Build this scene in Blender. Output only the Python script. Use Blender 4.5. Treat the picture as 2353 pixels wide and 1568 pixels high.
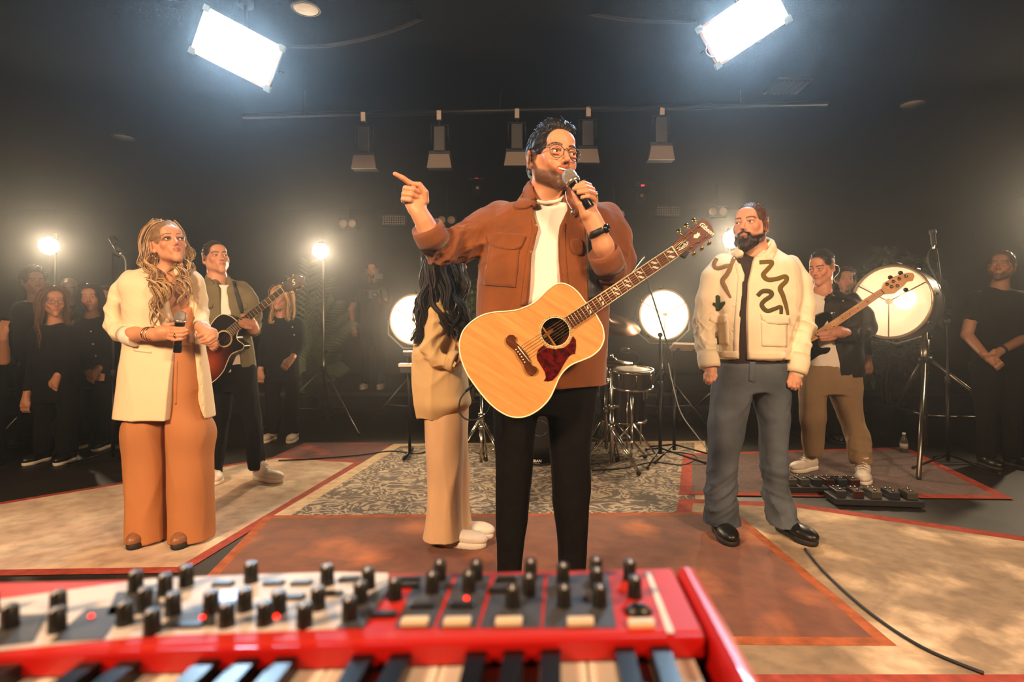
import bpy, bmesh, math, random
import numpy as np
from mathutils import Vector, Matrix
from mathutils.bvhtree import BVHTree
from mathutils.geometry import tessellate_polygon

random.seed(7); RNG = np.random.default_rng(7)
SC = bpy.context.scene
COL = SC.collection
for _o in list(bpy.data.objects): bpy.data.objects.remove(_o)

# ------------------------------------------------------------------ camera
F, CX, HY, CH = 20.0/36.0*2353.0, 1176.5, 755.0, 1.12
cam = bpy.data.cameras.new('camera'); cam.lens = 20; cam.sensor_width = 36
cam.shift_y = -29.0/2353.0; cam.clip_start = 0.02
cam.dof.use_dof = True; cam.dof.focus_distance = 2.6; cam.dof.aperture_fstop = 4.2
camo = bpy.data.objects.new('camera', cam); COL.objects.link(camo)
camo.location = (0, 0, CH); camo.rotation_euler = (math.pi/2, 0, 0)
SC.camera = camo
# ------------------------------------------------------------------ world, exposure
w = bpy.data.worlds.new('world'); SC.world = w; w.use_nodes = True
w.node_tree.nodes['Background'].inputs[0].default_value = (0, 0, 0, 1)
w.node_tree.nodes['Background'].inputs[1].default_value = 0.0
# thin stage haze filling the room (the lamps glow in it)
_hz = w.node_tree.nodes.new('ShaderNodeVolumeScatter'); _hz.inputs['Density'].default_value = 0.008; _hz.inputs['Anisotropy'].default_value = 0.86
_hz.inputs['Color'].default_value = (.92, .94, .96, 1)
w.node_tree.links.new(_hz.outputs[0], w.node_tree.nodes['World Output'].inputs['Volume'])
vs = SC.view_settings
vs.view_transform = 'Standard'; vs.look = 'None'; vs.gamma = 1; vs.use_curve_mapping = False
vs.exposure = 0.0
SC.cycles.use_denoising = True
SC.cycles.max_bounces = 4; SC.cycles.diffuse_bounces = 2; SC.cycles.glossy_bounces = 2; SC.cycles.transmission_bounces = 4; SC.cycles.volume_bounces = 0
SC.cycles.use_adaptive_sampling = True; SC.cycles.adaptive_threshold = 0.1; SC.cycles.caustics_reflective = False; SC.cycles.caustics_refractive = False
SC.cycles.transparent_max_bounces = 12
SC.cycles.volume_step_rate = 4
# ------------------------------------------------------------------ the front stage lights, behind the camera (they key every face)
def add_light(name, kind, loc, target, energy, color, size=0.5, size_y=None, blend=0.6, angle=60, spread=None):
    l = bpy.data.lights.new(name, kind); l.energy = energy; l.color = color
    if kind == 'AREA':
        l.size = size
        if size_y: l.shape = 'RECTANGLE'; l.size_y = size_y
        if spread: l.spread = math.radians(spread)
    elif kind == 'SPOT':
        l.shadow_soft_size = size; l.spot_blend = blend; l.spot_size = math.radians(angle)
    else:
        l.shadow_soft_size = size
    o = bpy.data.objects.new(name, l); COL.objects.link(o); o.location = loc
    if target is not None:
        o.rotation_euler = (Vector(target)-Vector(loc)).to_track_quat('-Z', 'Y').to_euler()
    return o
WARM = (1.0, 0.65, 0.38)
add_light('front_stage_light_left_offscreen', 'SPOT', (-2.6, -1.2, 3.1), (-1.0, 2.9, 0.85), 1800, WARM, 0.45, blend=0.8, angle=90)
add_light('front_stage_light_right_offscreen', 'SPOT', (2.6, -1.2, 3.1), (1.0, 2.9, 0.85), 1300, WARM, 0.45, blend=0.8, angle=90)

# ------------------------------------------------------------------ helpers
def P(px, py, Y): return np.array([(px-CX)/F*Y, Y, CH-(py-HY)/F*Y])
def lin(c):
    if isinstance(c, str):
        c = [int(c[i:i+2], 16)/255 for i in (0, 2, 4)]
    return tuple((x/12.92 if x <= 0.04045 else ((x+0.055)/1.055)**2.4) for x in c[:3])
MATS = {}
def M(name, col, rough=0.6, metal=0.0, noise=None, bump=None, wave=None, attr=None, emit=None, coat=0, sheen=0, spec=0.5, col2=None, alpha=1.0, trans=0, coords='Object'):
    """procedural principled material. noise=(scale,amount), bump=(scale,strength), wave=(scale,strength,axis)"""
    if name in MATS: return MATS[name]
    m = bpy.data.materials.new(name); m.use_nodes = True; nt = m.node_tree; N = nt.nodes; L = nt.links
    b = N['Principled BSDF']; c = lin(col)
    b.inputs['Base Color'].default_value = (*c, 1); b.inputs['Roughness'].default_value = rough
    b.inputs['Metallic'].default_value = metal; b.inputs['Coat Weight'].default_value = coat
    b.inputs['Sheen Weight'].default_value = sheen; b.inputs['Specular IOR Level'].default_value = spec
    b.inputs['Transmission Weight'].default_value = trans; b.inputs['Alpha'].default_value = alpha
    tc = N.new('ShaderNodeTexCoord'); src = None
    if attr:
        a = N.new('ShaderNodeAttribute'); a.attribute_name = attr; src = a.outputs['Color']
    if noise:
        nz = N.new('ShaderNodeTexNoise'); nz.inputs['Scale'].default_value = noise[0]; nz.inputs['Detail'].default_value = 5
        L.new(tc.outputs[coords], nz.inputs['Vector'])
        mx = N.new('ShaderNodeMix'); mx.data_type = 'RGBA'
        rmp = N.new('ShaderNodeMapRange'); rmp.inputs[1].default_value = 0.35; rmp.inputs[2].default_value = 0.65
        L.new(nz.outputs['Fac'], rmp.inputs[0])
        if src is None:
            L.new(rmp.outputs[0], mx.inputs['Factor'])
            c2 = lin(col2) if col2 else tuple(x*(1-noise[1]) for x in c)
            mx.inputs['A'].default_value = (*c, 1); mx.inputs['B'].default_value = (*c2, 1)
        else:
            mm = N.new('ShaderNodeMath'); mm.operation = 'MULTIPLY'; mm.inputs[1].default_value = noise[1]
            L.new(rmp.outputs[0], mm.inputs[0]); L.new(mm.outputs[0], mx.inputs['Factor'])
            mx.blend_type = 'MULTIPLY'; L.new(src, mx.inputs['A']); mx.inputs['B'].default_value = (0.35, 0.3, 0.28, 1)
        src = mx.outputs['Result']
    if src is not None: L.new(src, b.inputs['Base Color'])
    hgt = None
    if bump:
        nb = N.new('ShaderNodeTexNoise'); nb.inputs['Scale'].default_value = bump[0]; nb.inputs['Detail'].default_value = 4
        L.new(tc.outputs[coords], nb.inputs['Vector']); hgt = (nb.outputs['Fac'], bump[1])
    if wave:
        wv = N.new('ShaderNodeTexWave'); wv.inputs['Scale'].default_value = wave[0]; wv.bands_direction = wave[2]
        wv.inputs['Distortion'].default_value = wave[3] if len(wave) > 3 else 0.3
        L.new(tc.outputs[coords], wv.inputs['Vector']); hgt = (wv.outputs['Fac'], wave[1])
    if hgt:
        bp = N.new('ShaderNodeBump'); bp.inputs['Strength'].default_value = hgt[1]; bp.inputs['Distance'].default_value = 0.004
        L.new(hgt[0], bp.inputs['Height']); L.new(bp.outputs[0], b.inputs['Normal'])
    if emit:
        b.inputs['Emission Color'].default_value = (*lin(emit[0]), 1); b.inputs['Emission Strength'].default_value = emit[1]
    MATS[name] = m
    return m

def crs(pts, n=6, closed=False):
    """catmull-rom resample"""
    p = np.asarray(pts, float); m = len(p); out = []
    rng = range(m) if closed else range(m-1)
    for i in rng:
        if closed: a, b, c, d = p[(i-1) % m], p[i], p[(i+1) % m], p[(i+2) % m]
        else: a, b, c, d = p[max(i-1, 0)], p[i], p[i+1], p[min(i+2, m-1)]
        for t in np.arange(n)/n:
            out.append(0.5*((2*b)+(c-a)*t+(2*a-5*b+4*c-d)*t*t+(3*b-a-3*c+d)*t**3))
    if not closed: out.append(p[-1])
    return np.array(out)
def nrm(v): v = np.asarray(v, float); return v/max(np.linalg.norm(v), 1e-9)

class MB:
    def __init__(s): s.v = []; s.f = []; s.c = []; s.n = 0
    def add(s, verts, faces, col=None):
        verts = np.asarray(verts, float).reshape(-1, 3)
        s.v.append(verts); s.f += [tuple(i+s.n for i in f) for f in faces]; s.n += len(verts)
        if col is not None: s.c.append(np.tile(np.array([*lin(col), 1.0]) if isinstance(col, str) else np.array([*col, 1.0]), (len(verts), 1)))
        return s
    def box(s, c, half, R=None, col=None):
        c = np.asarray(c, float); h = np.asarray(half, float)
        v = np.array([[x, y, z] for x in (-1, 1) for y in (-1, 1) for z in (-1, 1)])*h
        if R is not None: v = v@np.asarray(R).T
        return s.add(v+c, [(0, 1, 3, 2), (4, 6, 7, 5), (0, 4, 5, 1), (2, 3, 7, 6), (0, 2, 6, 4), (1, 5, 7, 3)], col)
    def tube(s, pts, r, n=8, closed=False, col=None, flat=None, up=None):
        p = np.asarray(pts, float); m = len(p)
        r = np.full(m, r, float) if np.isscalar(r) else np.interp(np.linspace(0, 1, m), np.linspace(0, 1, len(r)), r)
        if closed: t = np.roll(p, -1, 0)-np.roll(p, 1, 0)
        else: t = np.gradient(p, axis=0)
        t /= np.maximum(np.linalg.norm(t, axis=1, keepdims=True), 1e-9)
        u = np.cross(t[0], [0, 0, 1] if up is None else up)
        if np.linalg.norm(u) < 1e-3: u = np.cross(t[0], [1, 0, 0])
        u = nrm(u); V = []
        for i in range(m):
            u = nrm(u-t[i]*np.dot(u, t[i])); w_ = np.cross(t[i], u)
            a = np.arange(n)/n*2*math.pi
            V.append(p[i]+r[i]*(np.cos(a)[:, None]*u+np.sin(a)[:, None]*w_*(flat or 1)))
        fs = []
        for i in range(m if closed else m-1):
            j = (i+1) % m
            for k in range(n): l = (k+1) % n; fs.append((i*n+k, i*n+l, j*n+l, j*n+k))
        if not closed: fs += [tuple(range(n))[::-1], tuple((m-1)*n+k for k in range(n))]
        return s.add(np.concatenate(V), fs, col)
    def lathe(s, prof, o, axis=(0, 0, 1), n=24, col=None, close=False):
        o = np.asarray(o, float); ax = nrm(axis); u = np.cross(ax, [0, 0, 1])
        if np.linalg.norm(u) < 1e-3: u = np.array([1., 0, 0])
        u = nrm(u); w_ = np.cross(ax, u); a = np.arange(n)/n*2*math.pi
        ring = np.cos(a)[:, None]*u+np.sin(a)[:, None]*w_
        V = np.concatenate([o+ax*z+ring*max(r, 1e-5) for r, z in prof]); m = len(prof); fs = []
        for i in range(m-1):
            for k in range(n): l = (k+1) % n; fs.append((i*n+k, i*n+l, (i+1)*n+l, (i+1)*n+k))
        fs += [tuple(range(n))[::-1], tuple((m-1)*n+k for k in range(n))]
        return s.add(V, fs, col)
    def prism(s, pts, ext, holes=(), col=None):
        """pts Nx3 planar outline (front), ext = extrusion vector"""
        rings = [np.asarray(pts, float)]+[np.asarray(h, float) for h in holes]
        tri = tessellate_polygon([[Vector(q) for q in r_] for r_ in rings])
        al = np.concatenate(rings); n = len(al); ext = np.asarray(ext, float)
        fs = [tuple(t) for t in tri]+[tuple(i+n for i in t[::-1]) for t in tri]; b = 0
        for r_ in rings:
            m = len(r_)
            for k in range(m): l = (k+1) % m; fs.append((b+k, b+l, b+l+n, b+k+n))
            b += m
        return s.add(np.concatenate([al, al+ext]), fs, col)
    def sphere(s, c, r, nu=16, nv=10, col=None, R=None):
        r = np.full(3, r, float) if np.isscalar(r) else np.asarray(r, float)
        V = []; fs = []
        for i in range(nv+1):
            th = math.pi*i/nv
            for k in range(nu):
                a = 2*math.pi*k/nu; V.append((math.sin(th)*math.cos(a), math.sin(th)*math.sin(a), math.cos(th)))
        V = np.array(V)*r
        if R is not None: V = V@np.asarray(R).T
        for i in range(nv):
            for k in range(nu): l = (k+1) % nu; fs.append((i*nu+k, (i+1)*nu+k, (i+1)*nu+l, i*nu+l))
        return s.add(V+np.asarray(c, float), fs, col)
    def V(s): return np.concatenate(s.v) if s.v else np.zeros((0, 3))

def make_mesh(name, v, f, mat, smooth=True, col=None, recalc=True):
    me = bpy.data.meshes.new(name)
    if isinstance(f, np.ndarray):
        n = len(f); me.vertices.add(len(v)); me.vertices.foreach_set('co', np.asarray(v, np.float32).ravel())
        me.loops.add(n*4); me.loops.foreach_set('vertex_index', f.astype(np.int32).ravel())
        me.polygons.add(n); me.polygons.foreach_set('loop_start', np.arange(n, dtype=np.int32)*4)
        me.update(calc_edges=True)
    else:
        me.from_pydata([tuple(x) for x in v], [], f); me.update()
        if recalc:
            bm = bmesh.new(); bm.from_mesh(me); bmesh.ops.recalc_face_normals(bm, faces=bm.faces); bm.to_mesh(me); bm.free()
    if col is not None:
        a = me.color_attributes.new('Col', 'FLOAT_COLOR', 'POINT'); a.data.foreach_set('color', np.asarray(col, np.float32).ravel())
    if mat: me.materials.append(mat)
    if smooth: me.polygons.foreach_set('use_smooth', np.ones(len(me.polygons), bool))
    return me
def origin_of(p):
    o = np.zeros(3)
    while p is not None: o = o+np.array(p.location); p = p.parent
    return o
def put(name, me, parent=None, base=None):
    o = bpy.data.objects.new(name, me); COL.objects.link(o)
    if parent is not None: o.parent = parent
    if base is not None: o.location = base
    return o
def obj(name, mb, mat, parent=None, smooth=False, base=None, bevel=0, auto=None):
    """one mesh object from world-space geometry; top-level objects get their origin at their base"""
    v = mb.V()
    if parent is None and base is None:
        lo, hi = v.min(0), v.max(0); base = np.array([(lo[0]+hi[0])/2, (lo[1]+hi[1])/2, lo[2]])
    off = origin_of(parent) if parent is not None else np.asarray(base)
    col = np.concatenate(mb.c) if mb.c and sum(map(len, mb.c)) == len(v) else None
    me = make_mesh(name, v-off, mb.f, mat, smooth, col)
    o = put(name, me, parent, None if parent is not None else base)
    if bevel:
        b = o.modifiers.new('bevel', 'BEVEL'); b.width = bevel; b.segments = 2; b.limit_method = 'ANGLE'; b.angle_limit = math.radians(40)
    if auto:
        try: me.set_sharp_from_angle(angle=math.radians(auto)); me.polygons.foreach_set('use_smooth', np.ones(len(me.polygons), bool))
        except Exception: pass
    return o
def thing(name, label, cat, loc=(0, 0, 0), group=None):
    o = bpy.data.objects.new(name, None); COL.objects.link(o); o.location = loc; o.empty_display_size = 0.1
    return tag(o, label, cat, group)
def tag(o, label=None, cat=None, group=None, kind=None):
    if label: o['label'] = label
    if cat: o['category'] = cat
    if group: o['group'] = group
    if kind: o['kind'] = kind
    return o
def dup(root, loc, label=None, group=None, rotz=None):
    def cp(o, par):
        c = o.copy(); COL.objects.link(c); c.parent = par
        for ch in [x for x in bpy.data.objects if x.parent == o]: cp(ch, c)
        return c
    r = cp(root, None); r.location = loc
    if rotz is not None: r.rotation_euler = (0, 0, rotz)
    if label: r['label'] = label
    if group: r['group'] = group
    return r
def text_mesh(txt, size, o, xdir, ydir, thick=0.0004, shear=0.0, bold=0.0):
    """flat lettering centred at o; xdir = reading direction, ydir = up of letters"""
    cu = bpy.data.curves.new('txt', 'FONT'); cu.body = txt; cu.size = size; cu.align_x = 'CENTER'; cu.align_y = 'CENTER'
    cu.shear = shear; cu.offset = bold; cu.extrude = thick; cu.resolution_u = 3
    ob = bpy.data.objects.new('txt', cu); COL.objects.link(ob)
    dg = bpy.context.evaluated_depsgraph_get(); me = bpy.data.meshes.new_from_object(ob.evaluated_get(dg))
    bpy.data.objects.remove(ob); bpy.data.curves.remove(cu)
    x, y = nrm(xdir), nrm(ydir); z = np.cross(x, y)
    v = np.array([vv.co[:] for vv in me.vertices]).reshape(-1, 3); mb = MB()
    mb.add(np.asarray(o)+v[:, :1]*x+v[:, 1:2]*y+v[:, 2:]*z, [tuple(p_.vertices) for p_ in me.polygons])
    bpy.data.meshes.remove(me)
    return mb

# ------------------------------------------------------------------ implicit bodies: smooth unions polygonised with surface nets
def hermite(xs, ys, x):
    xs = np.asarray(xs, float); ys = np.asarray(ys, float)
    m = np.gradient(ys, xs) if len(xs) > 2 else np.full(len(xs), (ys[-1]-ys[0])/(xs[-1]-xs[0]))
    x = np.clip(x, xs[0], xs[-1]); i = np.clip(np.searchsorted(xs, x)-1, 0, len(xs)-2)
    h = xs[i+1]-xs[i]; t = (x-xs[i])/h
    return (2*t**3-3*t**2+1)*ys[i]+(t**3-2*t**2+t)*h*m[i]+(-2*t**3+3*t**2)*ys[i+1]+(t**3-t**2)*h*m[i+1]
class Field:
    def __init__(s, lo, hi, h):
        s.lo = np.asarray(lo, float); s.h = h
        s.n = np.maximum(np.ceil((np.asarray(hi)-s.lo)/h).astype(int)+1, 4)
        s.ax = [(s.lo[i]+h*np.arange(s.n[i])).astype(np.float32) for i in range(3)]
        s.d = np.full(s.n, 0.5, np.float32)
    def op(s, lo, hi, fn, k=0.01, sub=False, inter=False):
        pad = k+3*s.h
        a = np.clip(np.floor((np.asarray(lo)-pad-s.lo)/s.h).astype(int), 0, s.n-1)
        b = np.clip(np.ceil((np.asarray(hi)+pad-s.lo)/s.h).astype(int)+1, 0, s.n)
        if (b-a <= 0).any(): return s
        X = s.ax[0][a[0]:b[0]][:, None, None]; Y = s.ax[1][a[1]:b[1]][None, :, None]; Z = s.ax[2][a[2]:b[2]][None, None, :]
        v = fn(X, Y, Z).astype(np.float32); sl = (slice(a[0], b[0]), slice(a[1], b[1]), slice(a[2], b[2])); d = s.d[sl]
        if sub: v = -v; hh = np.maximum(k-np.abs(d-v), 0)/max(k, 1e-6); s.d[sl] = np.maximum(d, v)+hh*hh*k*0.25
        else: hh = np.maximum(k-np.abs(d-v), 0)/max(k, 1e-6); s.d[sl] = np.minimum(d, v)-hh*hh*k*0.25
        return s
    def cone(s, a, b, ra, rb, k=0.01, sub=False):
        a = np.asarray(a, float); b = np.asarray(b, float); e = b-a; L2 = max(float(e@e), 1e-9); r = max(ra, rb)
        def fn(X, Y, Z):
            t = np.clip(((X-a[0])*e[0]+(Y-a[1])*e[1]+(Z-a[2])*e[2])/L2, 0, 1)
            return np.sqrt((X-a[0]-t*e[0])**2+(Y-a[1]-t*e[1])**2+(Z-a[2]-t*e[2])**2)-(ra+(rb-ra)*t)
        return s.op(np.minimum(a, b)-r, np.maximum(a, b)+r, fn, k, sub)
    def chain(s, pts, k=0.01, sub=False):
        """pts: list of (xyz, r)"""
        for (a, ra), (b, rb) in zip(pts[:-1], pts[1:]): s.cone(a, b, ra, rb, k, sub)
        return s
    def ell(s, c, r, R=None, k=0.01, sub=False):
        c = np.asarray(c, float); r = np.asarray(r, float); R = np.eye(3) if R is None else np.asarray(R)
        ext = np.sqrt((R**2)@(r**2))
        def fn(X, Y, Z):
            x, y, z = X-c[0], Y-c[1], Z-c[2]; q0 = 0; q1 = 0
            for i in range(3):
                u = (R[0, i]*x+R[1, i]*y+R[2, i]*z)/r[i]; q0 = q0+u*u; q1 = q1+(u/r[i])**2
            q0 = np.sqrt(q0); q1 = np.sqrt(np.maximum(q1, 1e-9))
            return q0*(q0-1)/q1
        return s.op(c-ext, c+ext, fn, k, sub)
    def box(s, c, hf, R=None, r=0.004, k=0.01, sub=False):
        c = np.asarray(c, float); hf = np.asarray(hf, float); R = np.eye(3) if R is None else np.asarray(R)
        ext = np.abs(R)@hf
        def fn(X, Y, Z):
            x, y, z = X-c[0], Y-c[1], Z-c[2]
            q = [np.abs(R[0, i]*x+R[1, i]*y+R[2, i]*z)-(hf[i]-r) for i in range(3)]
            return np.sqrt(sum(np.maximum(u, 0)**2 for u in q))+np.minimum(np.maximum(np.maximum(q[0], q[1]), q[2]), 0)-r
        return s.op(c-ext, c+ext, fn, k, sub)
    def loft(s, secs, k=0.02, yaw=0.0, p=2.3, sub=False, grow=0.0):
        """secs: (z, cx, cy, rx, ry) stacked along z"""
        q = np.array(sorted(secs), float); z = q[:, 0]; ca, sa = math.cos(yaw), math.sin(yaw)
        lo = [(q[:, 1]-q[:, 3]-q[:, 4]*abs(sa)).min()-grow, (q[:, 2]-np.maximum(q[:, 4], q[:, 3]*abs(sa))).min()-grow, z[0]-grow]
        hi = [(q[:, 1]+q[:, 3]+q[:, 4]*abs(sa)).max()+grow, (q[:, 2]+np.maximum(q[:, 4], q[:, 3]*abs(sa))).max()+grow, z[-1]+grow]
        def fn(X, Y, Z):
            zz = np.clip(Z, z[0], z[-1]); cx, cy, rx, ry = (hermite(z, q[:, i], zz) for i in range(1, 5))
            rx = np.maximum(rx+grow, 0.005); ry = np.maximum(ry+grow, 0.005)
            x = X-cx; y = Y-cy; u = np.abs(ca*x+sa*y)/rx; v = np.abs(-sa*x+ca*y)/ry
            rad = ((u**p+v**p+1e-9)**(1/p)-1)*np.minimum(rx, ry)
            cap = np.maximum(z[0]-grow-Z, Z-z[-1]-grow)
            return np.maximum(rad, cap)
        return s.op(lo, hi, fn, k, sub)
    def polycut(s, poly, ylo, yhi, k=0.004, sub=True, zfade=None):
        """prism over an x,z polygon between two depths"""
        q = np.asarray(poly, float)
        def fn(X, Y, Z):
            x = X[:, 0, 0][:, None]; z = Z[0, 0, :][None, :]
            d2 = np.full((x.shape[0], z.shape[1]), 1e9); ins = np.zeros_like(d2, bool)
            for i in range(len(q)):
                a, b = q[i], q[(i+1) % len(q)]; e = b-a
                t = np.clip(((x-a[0])*e[0]+(z-a[1])*e[1])/max(e@e, 1e-12), 0, 1)
                d2 = np.minimum(d2, (x-a[0]-t*e[0])**2+(z-a[1]-t*e[1])**2)
                c = ((a[1] > z) != (b[1] > z)) & (x < (b[0]-a[0])*(z-a[1])/((b[1]-a[1]) if abs(b[1]-a[1]) > 1e-9 else 1e-9)+a[0])
                ins ^= c
            sd = np.sqrt(d2)*np.where(ins, -1, 1)
            return np.maximum(sd[:, None, :], np.maximum(ylo-Y, Y-yhi))
        return s.op([q[:, 0].min(), ylo, q[:, 1].min()], [q[:, 0].max(), yhi, q[:, 1].max()], fn, k, sub)
    def mesh(s):
        d = s.d; d[0] = d[-1] = 0.5; d[:, 0] = d[:, -1] = 0.5; d[:, :, 0] = d[:, :, -1] = 0.5
        g = d < 0; c = np.zeros(np.array(g.shape)-1, np.uint8); cs = [(i, j, k) for i in (0, 1) for j in (0, 1) for k in (0, 1)]
        def sh(a, i, j, k): return a[i:a.shape[0]-1+i, j:a.shape[1]-1+j, k:a.shape[2]-1+k]
        for o in cs: c += sh(g, *o)
        I, J, K = np.nonzero((c > 0) & (c < 8)); idx = np.full(c.shape, -1, np.int32); idx[I, J, K] = np.arange(len(I))
        val = {o: d[I+o[0], J+o[1], K+o[2]] for o in cs}; pos = np.zeros((len(I), 3)); cnt = np.zeros(len(I))
        for a in cs:
            for ax in range(3):
                if a[ax]: continue
                b = list(a); b[ax] = 1; b = tuple(b); va, vb = val[a], val[b]; m = (va < 0) != (vb < 0)
                t = np.where(m, va/np.where(m, va-vb, 1), 0)
                q = np.tile(np.array(a, float), (len(I), 1)); q[:, ax] += t
                pos += q*m[:, None]; cnt += m
        v = s.lo+s.h*(np.stack([I, J, K], 1)+pos/cnt[:, None]); F_ = []
        for ax in range(3):
            sa = [slice(None)]*3; sb = [slice(None)]*3; sa[ax] = slice(0, -1); sb[ax] = slice(1, None)
            m = g[tuple(sa)] != g[tuple(sb)]; q = np.nonzero(m); inside = g[tuple(sa)][q]
            o1, o2 = [(1, 2), (2, 0), (0, 1)][ax]; q = np.stack(q, 1)
            ok = (q[:, o1] > 0) & (q[:, o2] > 0) & (q[:, o1] < g.shape[o1]-1) & (q[:, o2] < g.shape[o2]-1); q = q[ok]; inside = inside[ok]
            def at(d1, d2): r = q.copy(); r[:, o1] -= d1; r[:, o2] -= d2; return idx[r[:, 0], r[:, 1], r[:, 2]]
            A, B, C_, D = at(1, 1), at(0, 1), at(0, 0), at(1, 0)
            F_.append(np.where(inside[:, None], np.stack([A, B, C_, D], 1), np.stack([D, C_, B, A], 1)))
        f = np.concatenate(F_); f = f[(f >= 0).all(1)]
        return v, f
def vnormals(v, f):
    n = np.cross(v[f[:, 2]]-v[f[:, 0]], v[f[:, 3]]-v[f[:, 1]]); o = np.zeros_like(v)
    for i in range(4):
        for ax in range(3): o[:, ax] += np.bincount(f[:, i], n[:, ax], len(v))
    return o/np.maximum(np.linalg.norm(o, axis=1, keepdims=True), 1e-12)
def relax(v, f, it=1, lam=0.5):
    e = np.concatenate([f[:, [0, 1]], f[:, [1, 2]], f[:, [2, 3]], f[:, [3, 0]]]); n = np.bincount(e[:, 0], minlength=len(v))+np.bincount(e[:, 1], minlength=len(v))
    for _ in range(it):
        s_ = np.zeros_like(v)
        for ax in range(3): s_[:, ax] = np.bincount(e[:, 0], v[e[:, 1], ax], len(v))+np.bincount(e[:, 1], v[e[:, 0], ax], len(v))
        v = v+lam*(s_/np.maximum(n, 1)[:, None]-v)
    return v
def wob(p, freq, seed, octs=3):
    """smooth pseudo-noise in [-1,1]"""
    r = np.random.default_rng(seed); o = np.zeros(len(p)); a = 1.0; tot = 0
    for i in range(octs):
        for j in range(3):
            k = r.normal(size=3); k *= freq*(1.9**i)/np.linalg.norm(k); ph = r.uniform(0, 6.28); k2 = r.normal(size=3)*freq*0.6
            o += a*np.sin(p@k+ph+1.3*np.sin(p@k2+ph*2)); tot += a
        a *= 0.55
    return o/tot*1.7
def folds(p, axis, freq, seed, sharp=1.5):
    """drape folds: ridges running along `axis`, varying across it"""
    axis = nrm(axis); r = np.random.default_rng(seed); q = p+0.05*np.stack([wob(p, 7, seed+i, 1) for i in range(3)], 1)
    q = q-0.75*np.outer(q@axis, axis); o = np.zeros(len(p))
    for i in range(4):
        k = r.normal(size=3); k -= axis*(k@axis); k = nrm(k)*freq*(0.7+0.5*i)
        o += (1-np.abs(np.sin(q@k+r.uniform(0, 6.28))))**sharp/(1+0.5*i)
    return o/2.0-0.45
# ------------------------------------------------------------------ people kit
from mathutils.geometry import delaunay_2d_cdt
def Rz(a): c, s = math.cos(a), math.sin(a); return np.array([[c, -s, 0], [s, c, 0], [0, 0, 1]])
def Rx(a): c, s = math.cos(a), math.sin(a); return np.array([[1, 0, 0], [0, c, -s], [0, s, c]])
def Ry(a): c, s = math.cos(a), math.sin(a); return np.array([[c, 0, s], [0, 1, 0], [-s, 0, c]])
LMK = dict(eyeR=(-.032, -.086, .004), eyeL=(.032, -.086, .004), nose=(0, -.116, -.032), mouth=(0, -.097, -.062), chin=(0, -.085, -.116),
           earR=(-.077, .012, -.010), earL=(.077, .012, -.010), top=(0, .0, .122), hairtop=(0, .0, .142))
def smooth(a, b, x): t = np.clip((x-a)/(b-a), 0, 1); return t*t*(3-2*t)
class Head:
    """head frame fitted to image landmarks at a known depth"""
    def __init__(s, lm, Y, yaw=0, s0=1.0, sw=400):
        names = list(lm); L = np.array([LMK[n] for n in names]); px = np.array([lm[n] for n in names], float)
        c0 = P(*px.mean(0), Y); q = np.array([c0[0], c0[2], yaw, 0., 0., s0])
        def res(q):
            R = Rz(q[2])@Rx(q[3])@Ry(q[4]); w_ = np.array([q[0], Y, q[1]])+q[5]*L@R.T
            u = CX+w_[:, 0]/w_[:, 1]*F; v_ = HY+(CH-w_[:, 2])/w_[:, 1]*F
            return np.concatenate([u-px[:, 0], v_-px[:, 1], [sw*(q[5]-s0)*0.3, 6*(q[4]), 6*q[3], 8*(q[2]-yaw)]])
        lam = 1.0; r0 = res(q)
        for _ in range(60):
            J = np.stack([(res(q+np.eye(6)[i]*1e-5)-r0)/1e-5 for i in range(6)], 1)
            A = J.T@J; dq = np.linalg.solve(A+lam*np.diag(np.diag(A)+1e-6), -J.T@r0); r1 = res(q+dq)
            if r1@r1 < r0@r0: q = q+dq; r0 = r1; lam *= 0.5
            else: lam *= 3
        s.s = q[5]; s.R = Rz(q[2])@Rx(q[3])@Ry(q[4]); s.c = np.array([q[0], Y, q[1]]); s.q = q
    def w(s, p): return s.c+s.s*(np.asarray(p, float)@s.R.T)
    def l(s, p): return ((np.asarray(p)-s.c)@s.R)/s.s

SKIN_H = {}
def skin_mat():
    m = M('skin', 'c08868', 0.5, attr='Col', bump=(900, 0.03), spec=0.35)
    m.node_tree.nodes['Principled BSDF'].inputs['Subsurface Weight'].default_value = 0.0
    return m
HAIR = lambda: M('hair', '20150f', 0.5, attr='Col', spec=0.3)

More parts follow.
